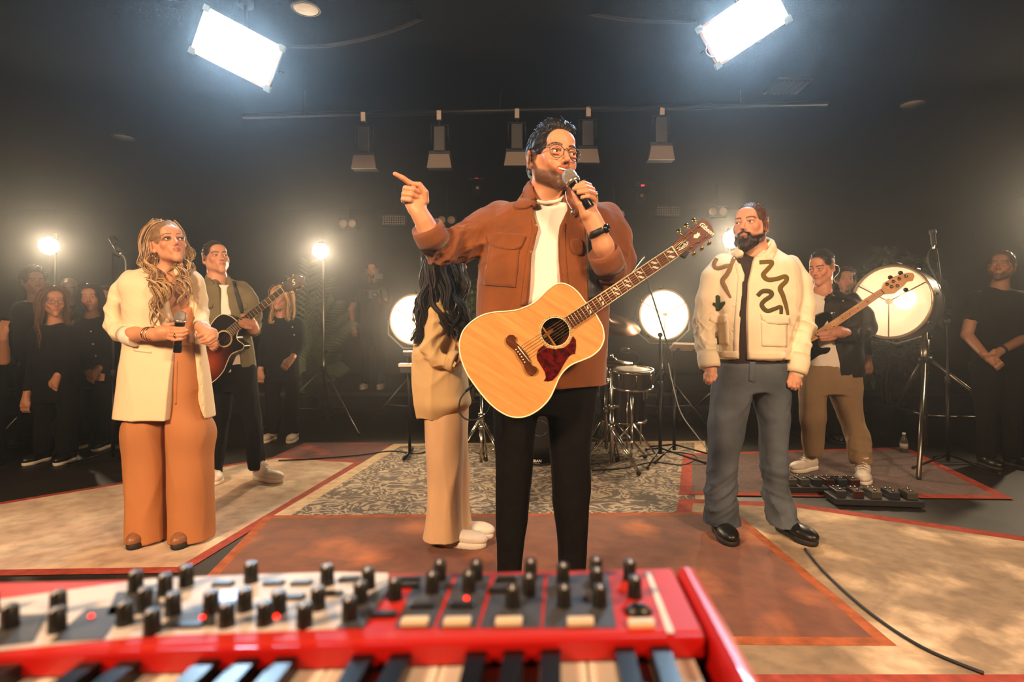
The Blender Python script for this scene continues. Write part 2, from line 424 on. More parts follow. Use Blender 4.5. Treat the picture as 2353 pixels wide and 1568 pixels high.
class Person:
    def __init__(s, label, base, skin='c68a68', name='person', group=None):
        s.base = np.asarray(base, float); s.pieces = []; s.skin = np.array([*lin(skin), 1.0]); s.label = label; s.kids = []; s.name = name; s.group = group
        s.root = bpy.data.objects.new(name, bpy.data.meshes.new(name)); COL.objects.link(s.root); s.root.location = s.base
        tag(s.root, label, 'person', group)
    def add_skin(s, v, f, col=None):
        s.pieces.append((v, f, np.tile(s.skin, (len(v), 1)) if col is None else col))
    def finish(s):
        n = 0; V, F_, C = [], [], []
        for v, f, c in s.pieces: V.append(v); F_.append(f+n); C.append(c); n += len(v)
        me = make_mesh(s.name, np.concatenate(V)-s.base, np.concatenate(F_), skin_mat(), True, np.concatenate(C))
        old = s.root.data; s.root.data = me; bpy.data.meshes.remove(old); me.name = s.name
        return s.root
    def child(s, name, v, f, mat, col=None, label=None):
        me = make_mesh(name, np.asarray(v)-s.base, f, mat, True, col); o = put(name, me, s.root)
        if label: o['label'] = label
        return o
    def cloth(s, name, fld, mat, fold=(), it=1, label=None, tint=None):
        v, f = fld.mesh(); v = relax(v, f, it); n = vnormals(v, f); d = np.zeros(len(v))
        for fd in fold:
            if fd[0] == 'w': d += fd[1]*wob(v, fd[2], fd[3])
            elif fd[0] == 'f': d += 1.5*fd[1]*folds(v, fd[4], fd[2], fd[3], 2.2)
            elif fd[0] == 'fl':   # folds limited to a ball: amp, freq, seed, axis, centre, radius
                d += 1.6*fd[1]*folds(v, fd[4], fd[2]*1.35, fd[3], 2.0)*np.exp(-((np.linalg.norm(v-np.asarray(fd[5]), axis=1)/fd[6])**2))
        v = v+n*d[:, None]
        o = s.child(name, v, f, mat, None, label); o_bvh = BVHTree.FromPolygons([Vector(x) for x in v], [tuple(int(i) for i in x) for x in f])
        s.last = (v, f, o_bvh)
        return o, o_bvh

def sil(Y0, rows):
    out = []
    for r in rows:
        py, xl, xr, ry = r[:4]; dy = r[4] if len(r) > 4 else 0
        a, b = P(xl, py, Y0+dy), P(xr, py, Y0+dy); out.append((a[2], (a[0]+b[0])/2, Y0+dy, (b[0]-a[0])/2, ry))
    return out
def pc(pts, Y0):
    """pixel chain -> [(xyz, r)] ; each point (px, py, dY, r_px)"""
    return [(P(p[0], p[1], Y0+p[2]), p[3]*(Y0+p[2])/F) for p in pts]
def bounds(chains, lofts=(), pad=0.03):
    lo = np.full(3, 1e9); hi = -lo
    for ch in chains:
        for c, r in ch: lo = np.minimum(lo, np.asarray(c)-r); hi = np.maximum(hi, np.asarray(c)+r)
    for q in lofts:
        for z, cx, cy, rx, ry in q:
            m = max(rx, ry); lo = np.minimum(lo, [cx-rx, cy-ry, z]); hi = np.maximum(hi, [cx+rx, cy+ry, z])
    return lo-pad, hi+pad

def head_field(H, h, neck=None, fem=0.0, jaw=1.0, fat=0.0, smile=0.0, openm=0.0, nosew=1.0, chest=(), squint=0.0, neckr=0.056):
    S = H.s; pts = [H.w((x, y, z)) for x in (-.1, .1) for y in (-.135, .13) for z in (-.14, .15)]
    lo, hi = np.min(pts, 0), np.max(pts, 0)
    if neck is not None: lo = np.minimum(lo, np.asarray(neck)-0.085); hi = np.maximum(hi, np.asarray(neck)+0.085)
    for c, r in chest: lo = np.minimum(lo, np.asarray(c)-r-0.01); hi = np.maximum(hi, np.asarray(c)+r+0.01)
    fl = Field(lo, hi, h)
    def E(c, r, k=.012, sub=False, rot=None): fl.ell(H.w(c), np.asarray(r)*S, H.R if rot is None else H.R@rot, k*S, sub)
    def K(a, b, ra, rb, k=.01, sub=False): fl.cone(H.w(a), H.w(b), ra*S, rb*S, k*S, sub)
    jw = (0.049-0.009*fem+fat*0.004)*jaw
    E((0, .018, .038), (.0755, .094, .082), .001)
    E((0, -.022, -.016), (.0615+fat*.003-.003*fem, .072, .082), .02)
    for x in (-1, 1):
        K((0, -.076, -.098), (x*jw*.96, -.010, -.055), .017+fat*.003-.003*fem, .017+fat*.004-.001*fem, .03)
        K((x*jw*.96, -.010, -.055), (x*.057, .0, -.01), .017+fat*.003-.002*fem, .016, .025)
        E((x*.040, -.063, -.018), (.018, .016, .016), .024)
        if smile: E((x*.038, -.076, -.036), (.010+.003*smile, .009+.002*smile, .010+.002*smile), .020)
    E((0, -.080, -.104), (.020-.003*fem, .016, .015), .016)
    E((0, -.072, .05), (.048, .022, .035), .03)
    K((-.036, -.084, .020), (.036, -.084, .020), .0095-.004*fem, .0095-.004*fem, .018)
    if neck is not None:
        fl.cone(H.w((0, .022, -.05)), neck, (neckr-.008*fem)*S, (neckr+.002-.006*fem)*S, .025)
    for i in range(len(chest)-1): fl.cone(chest[i][0], chest[i+1][0], chest[i][1], chest[i+1][1], .04)
    # ears
    for x in (-1, 1):
        rot = Rz(x*0.55)@Rx(-0.15)
        E((x*.0815, .016, -.004), (.0075, .0205, .033), .004, rot=rot); E((x*.074, .010, -.028), (.008, .011, .012), .006)
        E((x*.0900, .012, -.003), (.0065, .0125, .021), .003, True, rot)
    # eye sockets, nose, mouth
    for x in (-1, 1):
        E((x*.033, -.100, .004), (.021, .013, .0125), .014, True)
        E((x*.033, -.079, .003), (.0172, .0155, .0135), .005)
        E((x*.033, -.0955, .003-.0008), (.0125, .012, .0047*(1-.40*squint)), .0015, True)
        E((x*.033, -.0915, .0115-.004*squint), (.0165, .0075, .0036), .004, rot=Ry(x*.10))
        if smile: E((x*.033, -.091, -.0085), (.0150, .007, .0036), .005)
    K((0, -.089, .014), (0, -.1115, -.026), .0064, .0090*nosew, .010)
    E((0, -.1125, -.029), (.0098*nosew, .0098, .0086), .006)
    for x in (-1, 1):
        E((x*.0118*nosew, -.1005, -.0335), (.0066, .0088, .0064), .005); E((x*.0065, -.110, -.0405), (.0036, .0055, .0035), .002, True)
    E((0, -.085, -.058), (.030, .012, .020), .020)
    wm = .0235+.0105*smile-.0015*fem; up = .007*smile
    if openm:
        E((0, -.102, -.060), (wm*.95, .017, .0085*openm), .003, True)
        for x in (-1, 1): E((x*wm*.55, -.098, -.058+up*.5), (wm*.42, .014, .006*openm), .003, True, Ry(-x*.25*smile))
    for x in (-1, 1):
        K((0, -.0992+.001*openm, -.0535+.003*openm), (x*wm, -.0875, -.0578+up), .0036+.0008*fem, .0014, .005)
        K((0, -.0982, -.0650-.008*openm), (x*wm, -.0875, -.0600+up), .0046+.0010*fem, .0016, .005)
    if not openm:
        for x in (-1, 1): K((0, -.1045, -.0592), (x*.85*wm, -.0935, -.0590+up*.6), .0014, .0012, .002, True)
    if smile > .5:
        for x in (-1, 1): K((x*.020, -.1015, -.036), (x*(wm+.008), -.087, -.060), .0013, .0015, .006, True)
    return fl
def paint_head(H, v, skin, lip=None, brow='2a1a12', beard=None, beard_col='2a1810', stub=0.8, smile=0.0, openm=0.0, fem=0.0, lid=None, blush=0.25, scalp=None):
    L = H.l(v); x, y, z = np.abs(L[:, 0]), L[:, 1], L[:, 2]; c = np.tile(np.array([*lin(skin), 1.0]), (len(v), 1))
    def mix(m, col, lin_=True):
        t = np.clip(m, 0, 1)[:, None]; c[:, :3] = c[:, :3]*(1-t)+np.array(lin(col))*t
    face = smooth(-.03, -.06, y)
    red = np.exp(-(((x-.045)/.022)**2+((z+.025)/.022)**2))*face*blush; mix(red, 'c0583c')
    mix(np.exp(-((x/.014)**2+((z+.03)/.014)**2))*face*blush*.8, 'c05a3c')
    n1 = wob(L, 420, 3, 2)
    if scalp is not None:
        zf = np.interp(y, [-.075, -.062, -.054, -.03, -.018, .004, .03, .06], [.085, .050, .028, .018, -.018, -.022, -.06, -.088]); mix(smooth(-.008, .010, z-zf)*smooth(.079, .075, x)*scalp[1], scalp[0])
    wm = .026+.008*smile-.002*fem; upz = .006*smile*(x/wm)**2
    lz = z+.0595-upz+.004*openm
    lm = smooth(1.15, .75, np.sqrt((x/wm)**2+(lz/(.0098+.0075*openm+.002*fem))**2))*smooth(-.075, -.085, y)
    if beard:
        zb = np.interp(y, [-.125, -.105, -.085, -.06, -.03, -.008, .004], [-.041, -.043, -.05, -.058, -.046, -.012, .02])
        zl = np.interp(y, [-.11, -.08, -.04, 0., .01], [-.135, -.130, -.112, -.088, -.08])
        bm = smooth(.006, -.006, z-zb)*smooth(.010, .0, y)*smooth(-.006, .006, z-zl)
        bm *= 1-smooth(.5, .1, np.sqrt((x/.012)**2+((z+.088-.006)/.010)**2))*.4
        cheek = smooth(.014, .03, x)*smooth(-.066, -.05, z)*smooth(-.06, -.075, y); bm *= 1-cheek*.85
        den = .86+.14*np.exp(-((x/.03)**2+((z+.085)/.05)**2)); mix(bm*(stub*den*(.94+.06*n1)), beard_col)
    if lip: mix(lm*(.9 if not beard else .85), lip)
    zb = .0235+.0040*np.sin(np.clip((x-.012)/.045, 0, 1)*math.pi)+.004*(fem)
    bw = smooth(.0056-.0016*fem, .0026-.0008*fem, np.abs(z-zb))*smooth(.009, .014, x)*smooth(.058, .046, x)*smooth(-.055, -.065, y)
    mix(bw*(.9+.1*n1), brow)
    if lid: mix(smooth(1.25, .8, np.sqrt(((x-.033)/.021)**2+((z-.006)/.0125)**2))*face*lid[1], lid[0])
    e_ = np.sqrt(((x-.033)/.0145)**2+((z-.002)/.0070)**2); mix(smooth(1.22, 1.08, e_)*smooth(.86, .98, e_)*smooth(.002, .004, z)*smooth(-.07, -.08, y)*.8, '1c110c')   # lashes
    return c
def add_eyes(pr, H, gaze=(0, -1, 0), iris='3a2416', squint=0):
    g = nrm(H.R@nrm(gaze))
    for x in (-1, 1):
        mb = MB(); c = H.w((x*.033, -.0785, .0025)); r = .0132*H.s; R = np.array(Vector(g).to_track_quat('Z', 'Y').to_matrix()); s_ = MB(); s_.sphere((0, 0, 0), r, 16, 18)
        v = s_.V(); ang = np.degrees(np.arccos(np.clip(v[:, 2]/r, -1, 1)))
        col = np.where((ang < 11)[:, None], np.array([.004, .004, .004, 1]), np.where((ang < 27)[:, None], np.array([*lin(iris), 1]), np.array([.62, .56, .50, 1])))
        mb.add(v@R.T+c, s_.f); mb.c.append(col); obj('eye', mb, M('eye', 'ffffff', 0.12, attr='Col', coat=0.6), pr.root, True)
def short_hair(pr, H, h, col='181210', top=0.022, side=0.008, back=0.008, front=0.075, tufts=260, comb=None, seed=1, extra=(), name='hair', tl=0.03, tr=0.0035, amp=0.0025, facecut=(0, -.115, -.035, .088, .098, .104), nape=-.085, lift=.35, tz=.02, sf=700):
    S = H.s; pts = [H.w((a, b, c)) for a in (-.12, .12) for b in (-.14, .15) for c in (-.13, .19)]
    fl = Field(np.min(pts, 0), np.max(pts, 0), h)
    fl.ell(H.w((0, .018, .036)), np.array([.0755+side, .094+back, .082+side])*S, H.R, .001)
    fl.ell(H.w((0, .012, .050)), np.array([.066+side*.6, .088+back*.4, .072+top])*S, H.R, .012*S)
    fl.cone(H.w((0, .062, -.02)), H.w((0, .055, nape+.012)), (.050+back)*S, .042*S, .02*S)
    for e in extra: fl.ell(H.w(e[0]), np.array(e[1])*S, H.R@(e[2] if len(e) > 2 else np.eye(3)), .012*S)
    a = facecut; fl.ell(H.w(a[:3]), np.array(a[3:])*S, H.R, .006*S, True)
    fl.box(H.w((0, -.02, nape-.10)), np.array([.2, .2, .10])*S, H.R, .002, .01*S, True)
    for x in (-1, 1): fl.ell(H.w((x*.085, .008, -.018)), np.array([.032, .030, .050])*S, H.R, .005*S, True)
    v, f = fl.mesh(); v = relax(v, f, 1); n = vnormals(v, f); L = H.l(v)
    comb = comb or (lambda p: np.stack([p[:, 0]*2, np.full(len(p), .8), np.where(p[:, 2] > .06, .15, -.7)], 1))
    dr = comb(L); dr /= np.linalg.norm(dr, axis=1, keepdims=True); Ln = n@H.R; sd = np.cross(Ln, dr)
    st = np.sin((L*sd).sum(1)*sf+2.2*wob(L, 45, seed))*.6+wob(L, 160, seed+5)*.4
    v = v+n*(amp*S*st)[:, None]; base = np.array([*lin(col), 1.0]); cc = np.tile(base, (len(v), 1)); cc[:, :3] *= (1+.3*wob(L, 210, seed+77))[:, None].clip(.5, 1.6)
    mb = MB(); mb.add(v, [tuple(map(int, q)) for q in f]); mb.c.append(cc)
    rg = np.random.default_rng(seed); ok = np.nonzero((L[:, 2] > tz))[0]
    for i in rg.choice(ok, tufts):
        p0 = L[i]; d = dr[i]+rg.normal(size=3)*.18; d = nrm(d-Ln[i]*(d@Ln[i])*.7); ln = tl*rg.uniform(.6, 1.3)*(1 if p0[2] > .05 else .55)*(.5 if p0[1] > .05 else 1)
        q = [p0-Ln[i]*.004, p0+d*ln*.35+Ln[i]*lift*ln*.35, p0+d*ln*.7+Ln[i]*lift*ln*.45, p0+d*ln+Ln[i]*lift*ln*.25]
        k = rg.uniform(.6, 1.6); mb.tube(H.w(np.array(q)), np.array([1, .9, .6, .1])*tr*S, 5, col=tuple(base[:3]*k))
    return obj(name, mb, HAIR(), pr.root, True)
def bundle(mb, guide, spread, n, r, cols, wave=(0.0, 0.1), seed=0, flat=.6, jitter=0.25, curl=0.0):
    """locks of long hair around a guide curve (world points)"""
    g = crs(guide, 4); m = len(g); sp = np.interp(np.linspace(0, 1, m), np.linspace(0, 1, len(spread)), spread); rg = np.random.default_rng(seed)
    ln = np.concatenate([[0], np.cumsum(np.linalg.norm(np.diff(g, axis=0), axis=1))])
    t = np.gradient(g, axis=0); t /= np.linalg.norm(t, axis=1, keepdims=True)
    u = np.cross(t, [0, 1, 0]); u /= np.maximum(np.linalg.norm(u, axis=1, keepdims=True), 1e-6); w_ = np.cross(t, u)
    nc = max(3, n//11); cl = []
    for _ in range(nc): cl.append((*rg.normal(0, .5, 2).clip(-1, 1), rg.normal(0, 1.0), rg.uniform(.6, 1.3), rg.uniform(.9, 1.12), rg.uniform(.82, 1.0)))
    for i in range(n):
        a, b, ph, am, wl, e = cl[i % nc]; k = rg.uniform(.75, 1.25); q0 = ln/ln[-1]
        amp = wave[0]*smooth(.10, .55, q0)*am; an = ln/wave[1]*2*math.pi*wl+ph
        o1, o2 = rg.normal(0, 1, 2)*r*2.3; tight = (1-.65*q0)
        c = g+u*((a*sp)+o1*tight)[:, None]+w_*((b*sp)+o2*tight)[:, None]+u*(amp*np.sin(an))[:, None]+w_*(amp*.7*np.cos(an))[:, None]
        c = c[:max(4, int(m*e*rg.uniform(.9, 1)))]; q = np.linspace(0, 1, len(c)); rr = r*k*np.minimum(1, .55+q*2)*(1-.85*q**3)
        mb.tube(c, rr, 4, col=random.choice(cols), flat=flat)
def patch_px(name, poly, bvh, thick, mat, parent, step=6.0, smoothp=0, label=None, dmax=.06):
    """cloth/trim piece cut out along an outline and laid onto a garment surface"""
    q = crs(poly, smoothp, True) if smoothp else np.asarray(poly, float)
    o = []
    for i in range(len(q)):
        a, b = q[i], q[(i+1) % len(q)]; n = max(1, int(np.linalg.norm(b-a)/step)); o += [a+(b-a)*k/n for k in range(n)]
    o = np.array(o); n = len(o); inner = []
    def inside(p):
        r = False
        for i in range(n):
            a, b = o[i], o[(i+1) % n]
            if (a[1] > p[1]) != (b[1] > p[1]) and p[0] < (b[0]-a[0])*(p[1]-a[1])/(b[1]-a[1])+a[0]: r = not r
        return r
    for x in np.arange(o[:, 0].min()+step, o[:, 0].max(), step):
        for y in np.arange(o[:, 1].min()+step, o[:, 1].max(), step):
            if np.min(np.linalg.norm(o-[x, y], axis=1)) > step*.5 and inside((x, y)): inner.append((x, y))
    pts = [Vector(p) for p in o]+[Vector(p) for p in inner]
    vs_, ed, fa, _, _, _ = delaunay_2d_cdt(pts, [(i, (i+1) % n) for i in range(n)], [], 1, 1e-4)
    co = Vector((0, 0, CH)); W = []; Nn = []; hits = []
    for p in vs_:
        d = (Vector(P(p.x, p.y, 1.0))-co).normalized(); hits.append((d, *bvh.ray_cast(co, d)[:2]))
    ds = [(h-co).length for d, h, _ in hits if h is not None]; med = float(np.median(ds)) if ds else 2.0; good = [(i, (hits[i][1]-co).length) for i in range(len(hits)) if hits[i][1] is not None and abs((hits[i][1]-co).length-med) < dmax]
    for i, (d, h, nn) in enumerate(hits):
        if h is None or abs((h-co).length-med) >= dmax:
            j = min(good, key=lambda g: (vs_[g[0]]-vs_[i]).length) if good else (0, med); h = co+d*j[1]; nn = hits[j[0]][2] if good else -d
        if nn.dot(d) > 0: nn = -nn
        W.append(np.array(h)); Nn.append(np.array(nn))
    W = np.array(W); Nn = np.array(Nn); m = len(W); fr = W+Nn*thick; bk = W-Nn*max(.003, thick*.5)
    from collections import Counter
    ec = Counter(); fs = [tuple(f) for f in fa]
    for f in fs:
        for i in range(len(f)): ec[(f[i], f[(i+1) % len(f)])] += 1
    rim = [e for e in ec if (e[1], e[0]) not in ec]
    mb = MB(); mb.add(np.concatenate([fr, bk]), fs+[(a, b, b+m, a+m) for a, b in rim])
    ob = obj(name, mb, mat, parent, True)
    if label: ob['label'] = label
    return ob
def strip(pts, wd):
    """polyline -> outline polygon with width(s)"""
    p = crs(pts, 5); t = np.gradient(p, axis=0); t /= np.linalg.norm(t, axis=1, keepdims=True); n = np.stack([-t[:, 1], t[:, 0]], 1)
    wv = np.interp(np.linspace(0, 1, len(p)), np.linspace(0, 1, len(np.atleast_1d(wd))), np.atleast_1d(wd))[:, None]/2
    return np.concatenate([p+n*wv, (p-n*wv)[::-1]])
def button_px(parent, bvh, pts, r, mat, name='button', thick=.0025):
    co = Vector((0, 0, CH))
    for p in pts:
        d = (Vector(P(p[0], p[1], 1.0))-co).normalized(); h, nn, _, _ = bvh.ray_cast(co, d)
        if h is None: continue
        if nn.dot(d) > 0: nn = -nn
        mb = MB(); mb.lathe([(r*.8, -.003), (r, 0), (r, thick*.7), (r*.75, thick), (r*.3, thick*.6)], h, nn, 12); obj(name, mb, mat, parent, True)
def limb(pr, chain, h, k=.012, pad=.02, extra=None, it=1):
    """skin piece from chains of (xyz, r)"""
    lo, hi = bounds(chain, pad=pad); fl = Field(lo, hi, h)
    for ch in chain: fl.chain(ch, k)
    if extra: extra(fl)
    v, f = fl.mesh(); v = relax(v, f, it); pr.add_skin(v, f); return v
def hand_px(pr, Y, wrist_chain, palm, fingers, h, k=.006):
    """forearm + palm + fingers in one surface; all pixel chains"""
    ch = [pc(wrist_chain, Y)]+[pc(q, Y) for q in palm]+[pc(q, Y) for q in fingers]; lo, hi = bounds(ch, pad=.02); fl = Field(lo, hi, h)
    fl.chain(ch[0], .02)
    for q in ch[1:1+len(palm)]: fl.chain(q, .012)
    for q in ch[1+len(palm):]: fl.chain([(c, r*.92) for c, r in q], k*.4)
    v, f = fl.mesh(); v = relax(v, f, 1, .25); 
    c = np.tile(pr.skin, (len(v), 1)); pr.add_skin(v, f, c); return v
FOOT_Z = [.012]      # top of the rug the next person stands on
def shoe(pr, name, heel, toe, w, hgt, mat, sole_mat, h=.006, lace=None, ankle=None):
    """shoe from heel to toe on the floor (world xy)"""
    heel = np.array([heel[0], heel[1], FOOT_Z[0]]); toe = np.array([toe[0], toe[1], FOOT_Z[0]]); d = toe-heel; L = np.linalg.norm(d); d = d/L; sd = np.array([-d[1], d[0], 0]); up = np.array([0, 0, 1.])
    R = np.stack([d, sd, up], 1); z0 = .026
    lo = np.minimum(heel, toe)-.09; hi = np.maximum(heel, toe)+.09; lo[2] = -.005; hi[2] = hgt+.06; fl = Field(lo, hi, h)
    fl.ell(heel+d*L*.72+up*(z0+.018), (L*.34, w*.5, .040), R, .02); fl.ell(heel+d*L*.25+up*(z0+.028), (L*.30, w*.40, .055), R, .03)
    fl.cone(heel+d*L*.27+up*(z0+.05), heel+d*L*.22+up*(hgt), w*.40, w*.42, .03); fl.ell(heel+d*L*.22+up*(hgt+.03), (w*.36, w*.33, .04), R, .006, True)
    fl.box(heel+d*L*.5+up*(z0-.06), (L, w, .06), R, .001, .004, True)
    v, f = fl.mesh(); o = pr.child(name, relax(v, f, 1), f, mat)
    lo[2] = -.01; hi[2] = .06; fl = Field(lo, hi, h*1.25); fl.ell(heel+d*L*.70+up*.016, (L*.33, w*.54, .05), R, .01); fl.ell(heel+d*L*.24+up*.016, (L*.26, w*.46, .05), R, .05)
    fl.box(heel+d*L*.5+up*(-.05), (L, w, .05), R, .001, .003, True); fl.box(heel+d*L*.5+up*(.032+.05), (L, w, .05), R, .001, .003, True)
    v, f = fl.mesh(); me = make_mesh('sole', v-pr.base, f, sole_mat, True); so = put('sole', me, o)
    if lace:
        mb = MB()
        for i in range(5):
            c = heel+d*L*(.62-.075*i)+up*(z0+.052+.014*i); mb.tube([c-sd*w*.26-up*.008, c+up*.006, c+sd*w*.26-up*.008], .004, 6)
        obj('laces', mb, lace, o, True)
    return o
# ------------------------------------------------------------------ the room
CEIL = 3.34
black_wall = M('black_wall_paint', '0a0b0d', 0.95, spec=.1, noise=(3, .25), bump=(40, .12))
ceil_mat = M('textured_black_ceiling', '0d0e10', 0.95, spec=.1, noise=(30, .4), bump=(130, 1.0))
floor_mat = M('dark_stage_floor', '24201d', 0.55, noise=(6, .3), bump=(60, .08))
def struct(name, mb, m): o = obj(name, mb, m, base=(0, 0, 0)); return tag(o, kind='structure')
XL, XR, YB, YF = -9.6, 8.6, 10.6, -3.2
struct('floor', MB().box(((XL+XR)/2, (YB+YF)/2, -.05), ((XR-XL)/2+.2, (YB-YF)/2+.2, .05)), floor_mat)
struct('ceiling', MB().box(((XL+XR)/2, (YB+YF)/2, CEIL+.05), ((XR-XL)/2+.2, (YB-YF)/2+.2, .05)), ceil_mat)
struct('wall_back', MB().box(((XL+XR)/2, YB+.05, CEIL/2), ((XR-XL)/2+.2, .05, CEIL/2)), black_wall)
struct('wall_left', MB().box((XL-.05, (YB+YF)/2, CEIL/2), (.05, (YB-YF)/2, CEIL/2)), black_wall)
struct('wall_right', MB().box((XR+.05, (YB+YF)/2, CEIL/2), (.05, (YB-YF)/2, CEIL/2)), black_wall)
struct('wall_front', MB().box(((XL+XR)/2, YF-.05, CEIL/2), ((XR-XL)/2+.2, .05, CEIL/2)), black_wall)
# low stage at the back that the camera operator stands on
st = thing('low_stage', 'low black carpeted stage platform along the back wall', 'stage', (0, 8.9, 0))
obj('platform', MB().box((-.3, 8.95, .13), (6.6, 1.55, .13)), M('stage_carpet', '17171a', .95, noise=(90, .4), bump=(200, .5)), st)
obj('stage_edge', MB().box((-.3, 7.39, .262), (6.6, .02, .02)), M('stage_edge_trim', '2c2a28', .5), st)
# ------------------------------------------------------------------ rugs
def gz(px, py): Y = CH*F/(py-HY); return np.array([(px-CX)/F*Y, Y])
def rug_mat(name, a, b, c, scale, kind='vintage', thr=.5):
    if name in MATS: return MATS[name]
    m = bpy.data.materials.new(name); m.use_nodes = True; N, L = m.node_tree.nodes, m.node_tree.links; bs = N['Principled BSDF']; bs.inputs['Roughness'].default_value = .95
    bs.inputs['Sheen Weight'].default_value = .15
    tc = N.new('ShaderNodeTexCoord'); vo = N.new('ShaderNodeTexVoronoi'); vo.inputs['Scale'].default_value = scale; vo.feature = 'SMOOTH_F1'
    n1 = N.new('ShaderNodeTexNoise'); n1.inputs['Scale'].default_value = scale*.55; n1.inputs['Detail'].default_value = 6; n1.inputs['Distortion'].default_value = 1.6
    n2 = N.new('ShaderNodeTexNoise'); n2.inputs['Scale'].default_value = scale*3.5; n2.inputs['Detail'].default_value = 6
    for t in (vo, n1, n2): L.new(tc.outputs['Object'], t.inputs['Vector'])
    ad = N.new('ShaderNodeMath'); ad.operation = 'ADD'; L.new(vo.outputs['Distance'], ad.inputs[0]); L.new(n1.outputs['Fac'], ad.inputs[1])
    r = N.new('ShaderNodeValToRGB'); r.color_ramp.elements[0].position = thr+.12; r.color_ramp.elements[1].position = thr+.42
    r.color_ramp.elements[0].color = (*lin(a), 1); r.color_ramp.elements[1].color = (*lin(b), 1); e = r.color_ramp.elements.new(thr+.27); e.color = (*lin(c), 1)
    if kind == 'orn':
        sn_ = N.new('ShaderNodeMath'); sn_.operation = 'SINE'; ml = N.new('ShaderNodeMath'); ml.operation = 'MULTIPLY'; ml.inputs[1].default_value = 42; L.new(n1.outputs['Fac'], ml.inputs[0]); L.new(ml.outputs[0], sn_.inputs[0]); mr = N.new('ShaderNodeMapRange'); mr.inputs[1].default_value = -1; mr.inputs[2].default_value = 1; mr.inputs[3].default_value = .45; mr.inputs[4].default_value = .95; L.new(sn_.outputs[0], mr.inputs[0]); L.new(mr.outputs[0], r.inputs[0])
    else: L.new(ad.outputs[0], r.inputs[0])
    mx = N.new('ShaderNodeMix'); mx.data_type = 'RGBA'; mx.blend_type = 'MULTIPLY'; mx.inputs['Factor'].default_value = .55
    r2 = N.new('ShaderNodeValToRGB'); r2.color_ramp.elements[0].position = .35; r2.color_ramp.elements[0].color = (.45, .42, .4, 1); r2.color_ramp.elements[1].position = .6
    L.new(n2.outputs['Fac'], r2.inputs[0]); L.new(r.outputs[0], mx.inputs['A']); L.new(r2.outputs[0], mx.inputs['B']); L.new(mx.outputs['Result'], bs.inputs['Base Color'])
    bp = N.new('ShaderNodeBump'); bp.inputs['Strength'].default_value = .5; bp.inputs['Distance'].default_value = .004; L.new(n2.outputs['Fac'], bp.inputs['Height']); L.new(bp.outputs[0], bs.inputs['Normal'])
    MATS[name] = m; return m
def inset(q, d):
    q = np.asarray(q, float); c = q.mean(0); n = len(q); out = []
    for i in range(n):
        a, b, e = q[i-1], q[i], q[(i+1) % n]; u, v = nrm(b-a), nrm(e-b); n1, n2 = np.array([-u[1], u[0]]), np.array([-v[1], v[0]])
        if n1@(c-b) < 0: n1 = -n1
        if n2@(c-b) < 0: n2 = -n2
        bi = nrm(n1+n2); out.append(b+bi*d/max(bi@n1, .3))
    return np.array(out)
def rug(name, label, corners, z, field, border=None, bw=.12, th=.002, group=None):
    q = np.array([gz(*c) for c in corners]); c0 = q.mean(0); t = thing(name, label, 'rug', (c0[0], c0[1], z), group)
    def ring(p, zz): return np.c_[p, np.full(len(p), zz)]
    if border is not None:
        i1 = inset(q, bw); obj('border', MB().prism(ring(q, z+th), (0, 0, -th), [ring(i1, z+th)]), border, t)
        obj('field', MB().prism(ring(i1, z+th*.92), (0, 0, -th*.92)), field, t)
    else: obj('field', MB().prism(ring(q, z+th), (0, 0, -th)), field, t)
    return t
r_cream = rug_mat('cream_rug', 'd9bf9f', 'c3a284', 'cfb394', 3.0)
r_grey = rug_mat('vintage_grey_rug', 'b3a288', '4a3d32', '85745f', 8.5, 'orn', thr=.40)
r_orange = rug_mat('rust_rug', 'b8672f', '74391a', '9c5226', 2.6, thr=.42)
r_red = rug_mat('red_rug', '9a3a2c', '5e1d18', '8a2f25', 4.0)
r_dark = rug_mat('dark_red_rug', '4a231d', '2b1614', '6a3a2c', 7.0, 'orn')
r_sand = rug_mat('faded_sand_rug', 'd5b791', '8f7454', 'bb9c76', 3.6)
redb = M('red_rug_border', 'a8402c', .95, noise=(20, .35), bump=(160, .4)); rustb = M('rust_rug_border', 'b05a2c', .95, noise=(14, .4), bump=(160, .4))
creamb = M('cream_rug_border', 'd8bb96', .95, noise=(14, .3), bump=(160, .4))
rug('rug', 'plain red rug behind the cream rug beside the lamp stand', [(560, 1082), (860, 1078), (905, 1018), (700, 1018)], .001, r_red)
rug('rug', 'cream vintage rug under the acoustic guitarist with a red edge', [(-350, 1330), (420, 1318), (835, 1062), (640, 1050), (-200, 1190)], .003, r_cream, redb, .06)
rug('rug', 'faded grey patterned rug under the drum kit', [(600, 1205), (1640, 1205), (1620, 1015), (905, 1022)], .005, r_grey, creamb, .10)
rug('rug', 'dark red oriental rug under the bass player', [(1560, 1140), (2330, 1150), (2080, 1030), (1570, 1045)], .007, r_dark, redb, .08)
rug('rug', 'faded sand coloured rug with a red border beside the keyboard', [(1470, 1600), (2900, 1600), (2450, 1252), (1820, 1160), (1560, 1150)], .009, r_sand, redb, .09)
rug('rug', 'rust brown rug under the singer with the guitar', [(330, 1480), (2060, 1492), (1690, 1182), (610, 1190)], .011, r_orange, rustb, .05)
# ------------------------------------------------------------------ lamps
black_metal = M('black_metal', '141416', .45, .6); chrome = M('chrome', 'c9c4bc', .18, 1.0); steel = M('brushed_steel', '8d8880', .35, 1.0); alu = M('anodised_frame', '9a8f92', .4, .8)
rubber = M('black_rubber', '101011', .75); dark_plastic = M('dark_plastic', '17181a', .5)
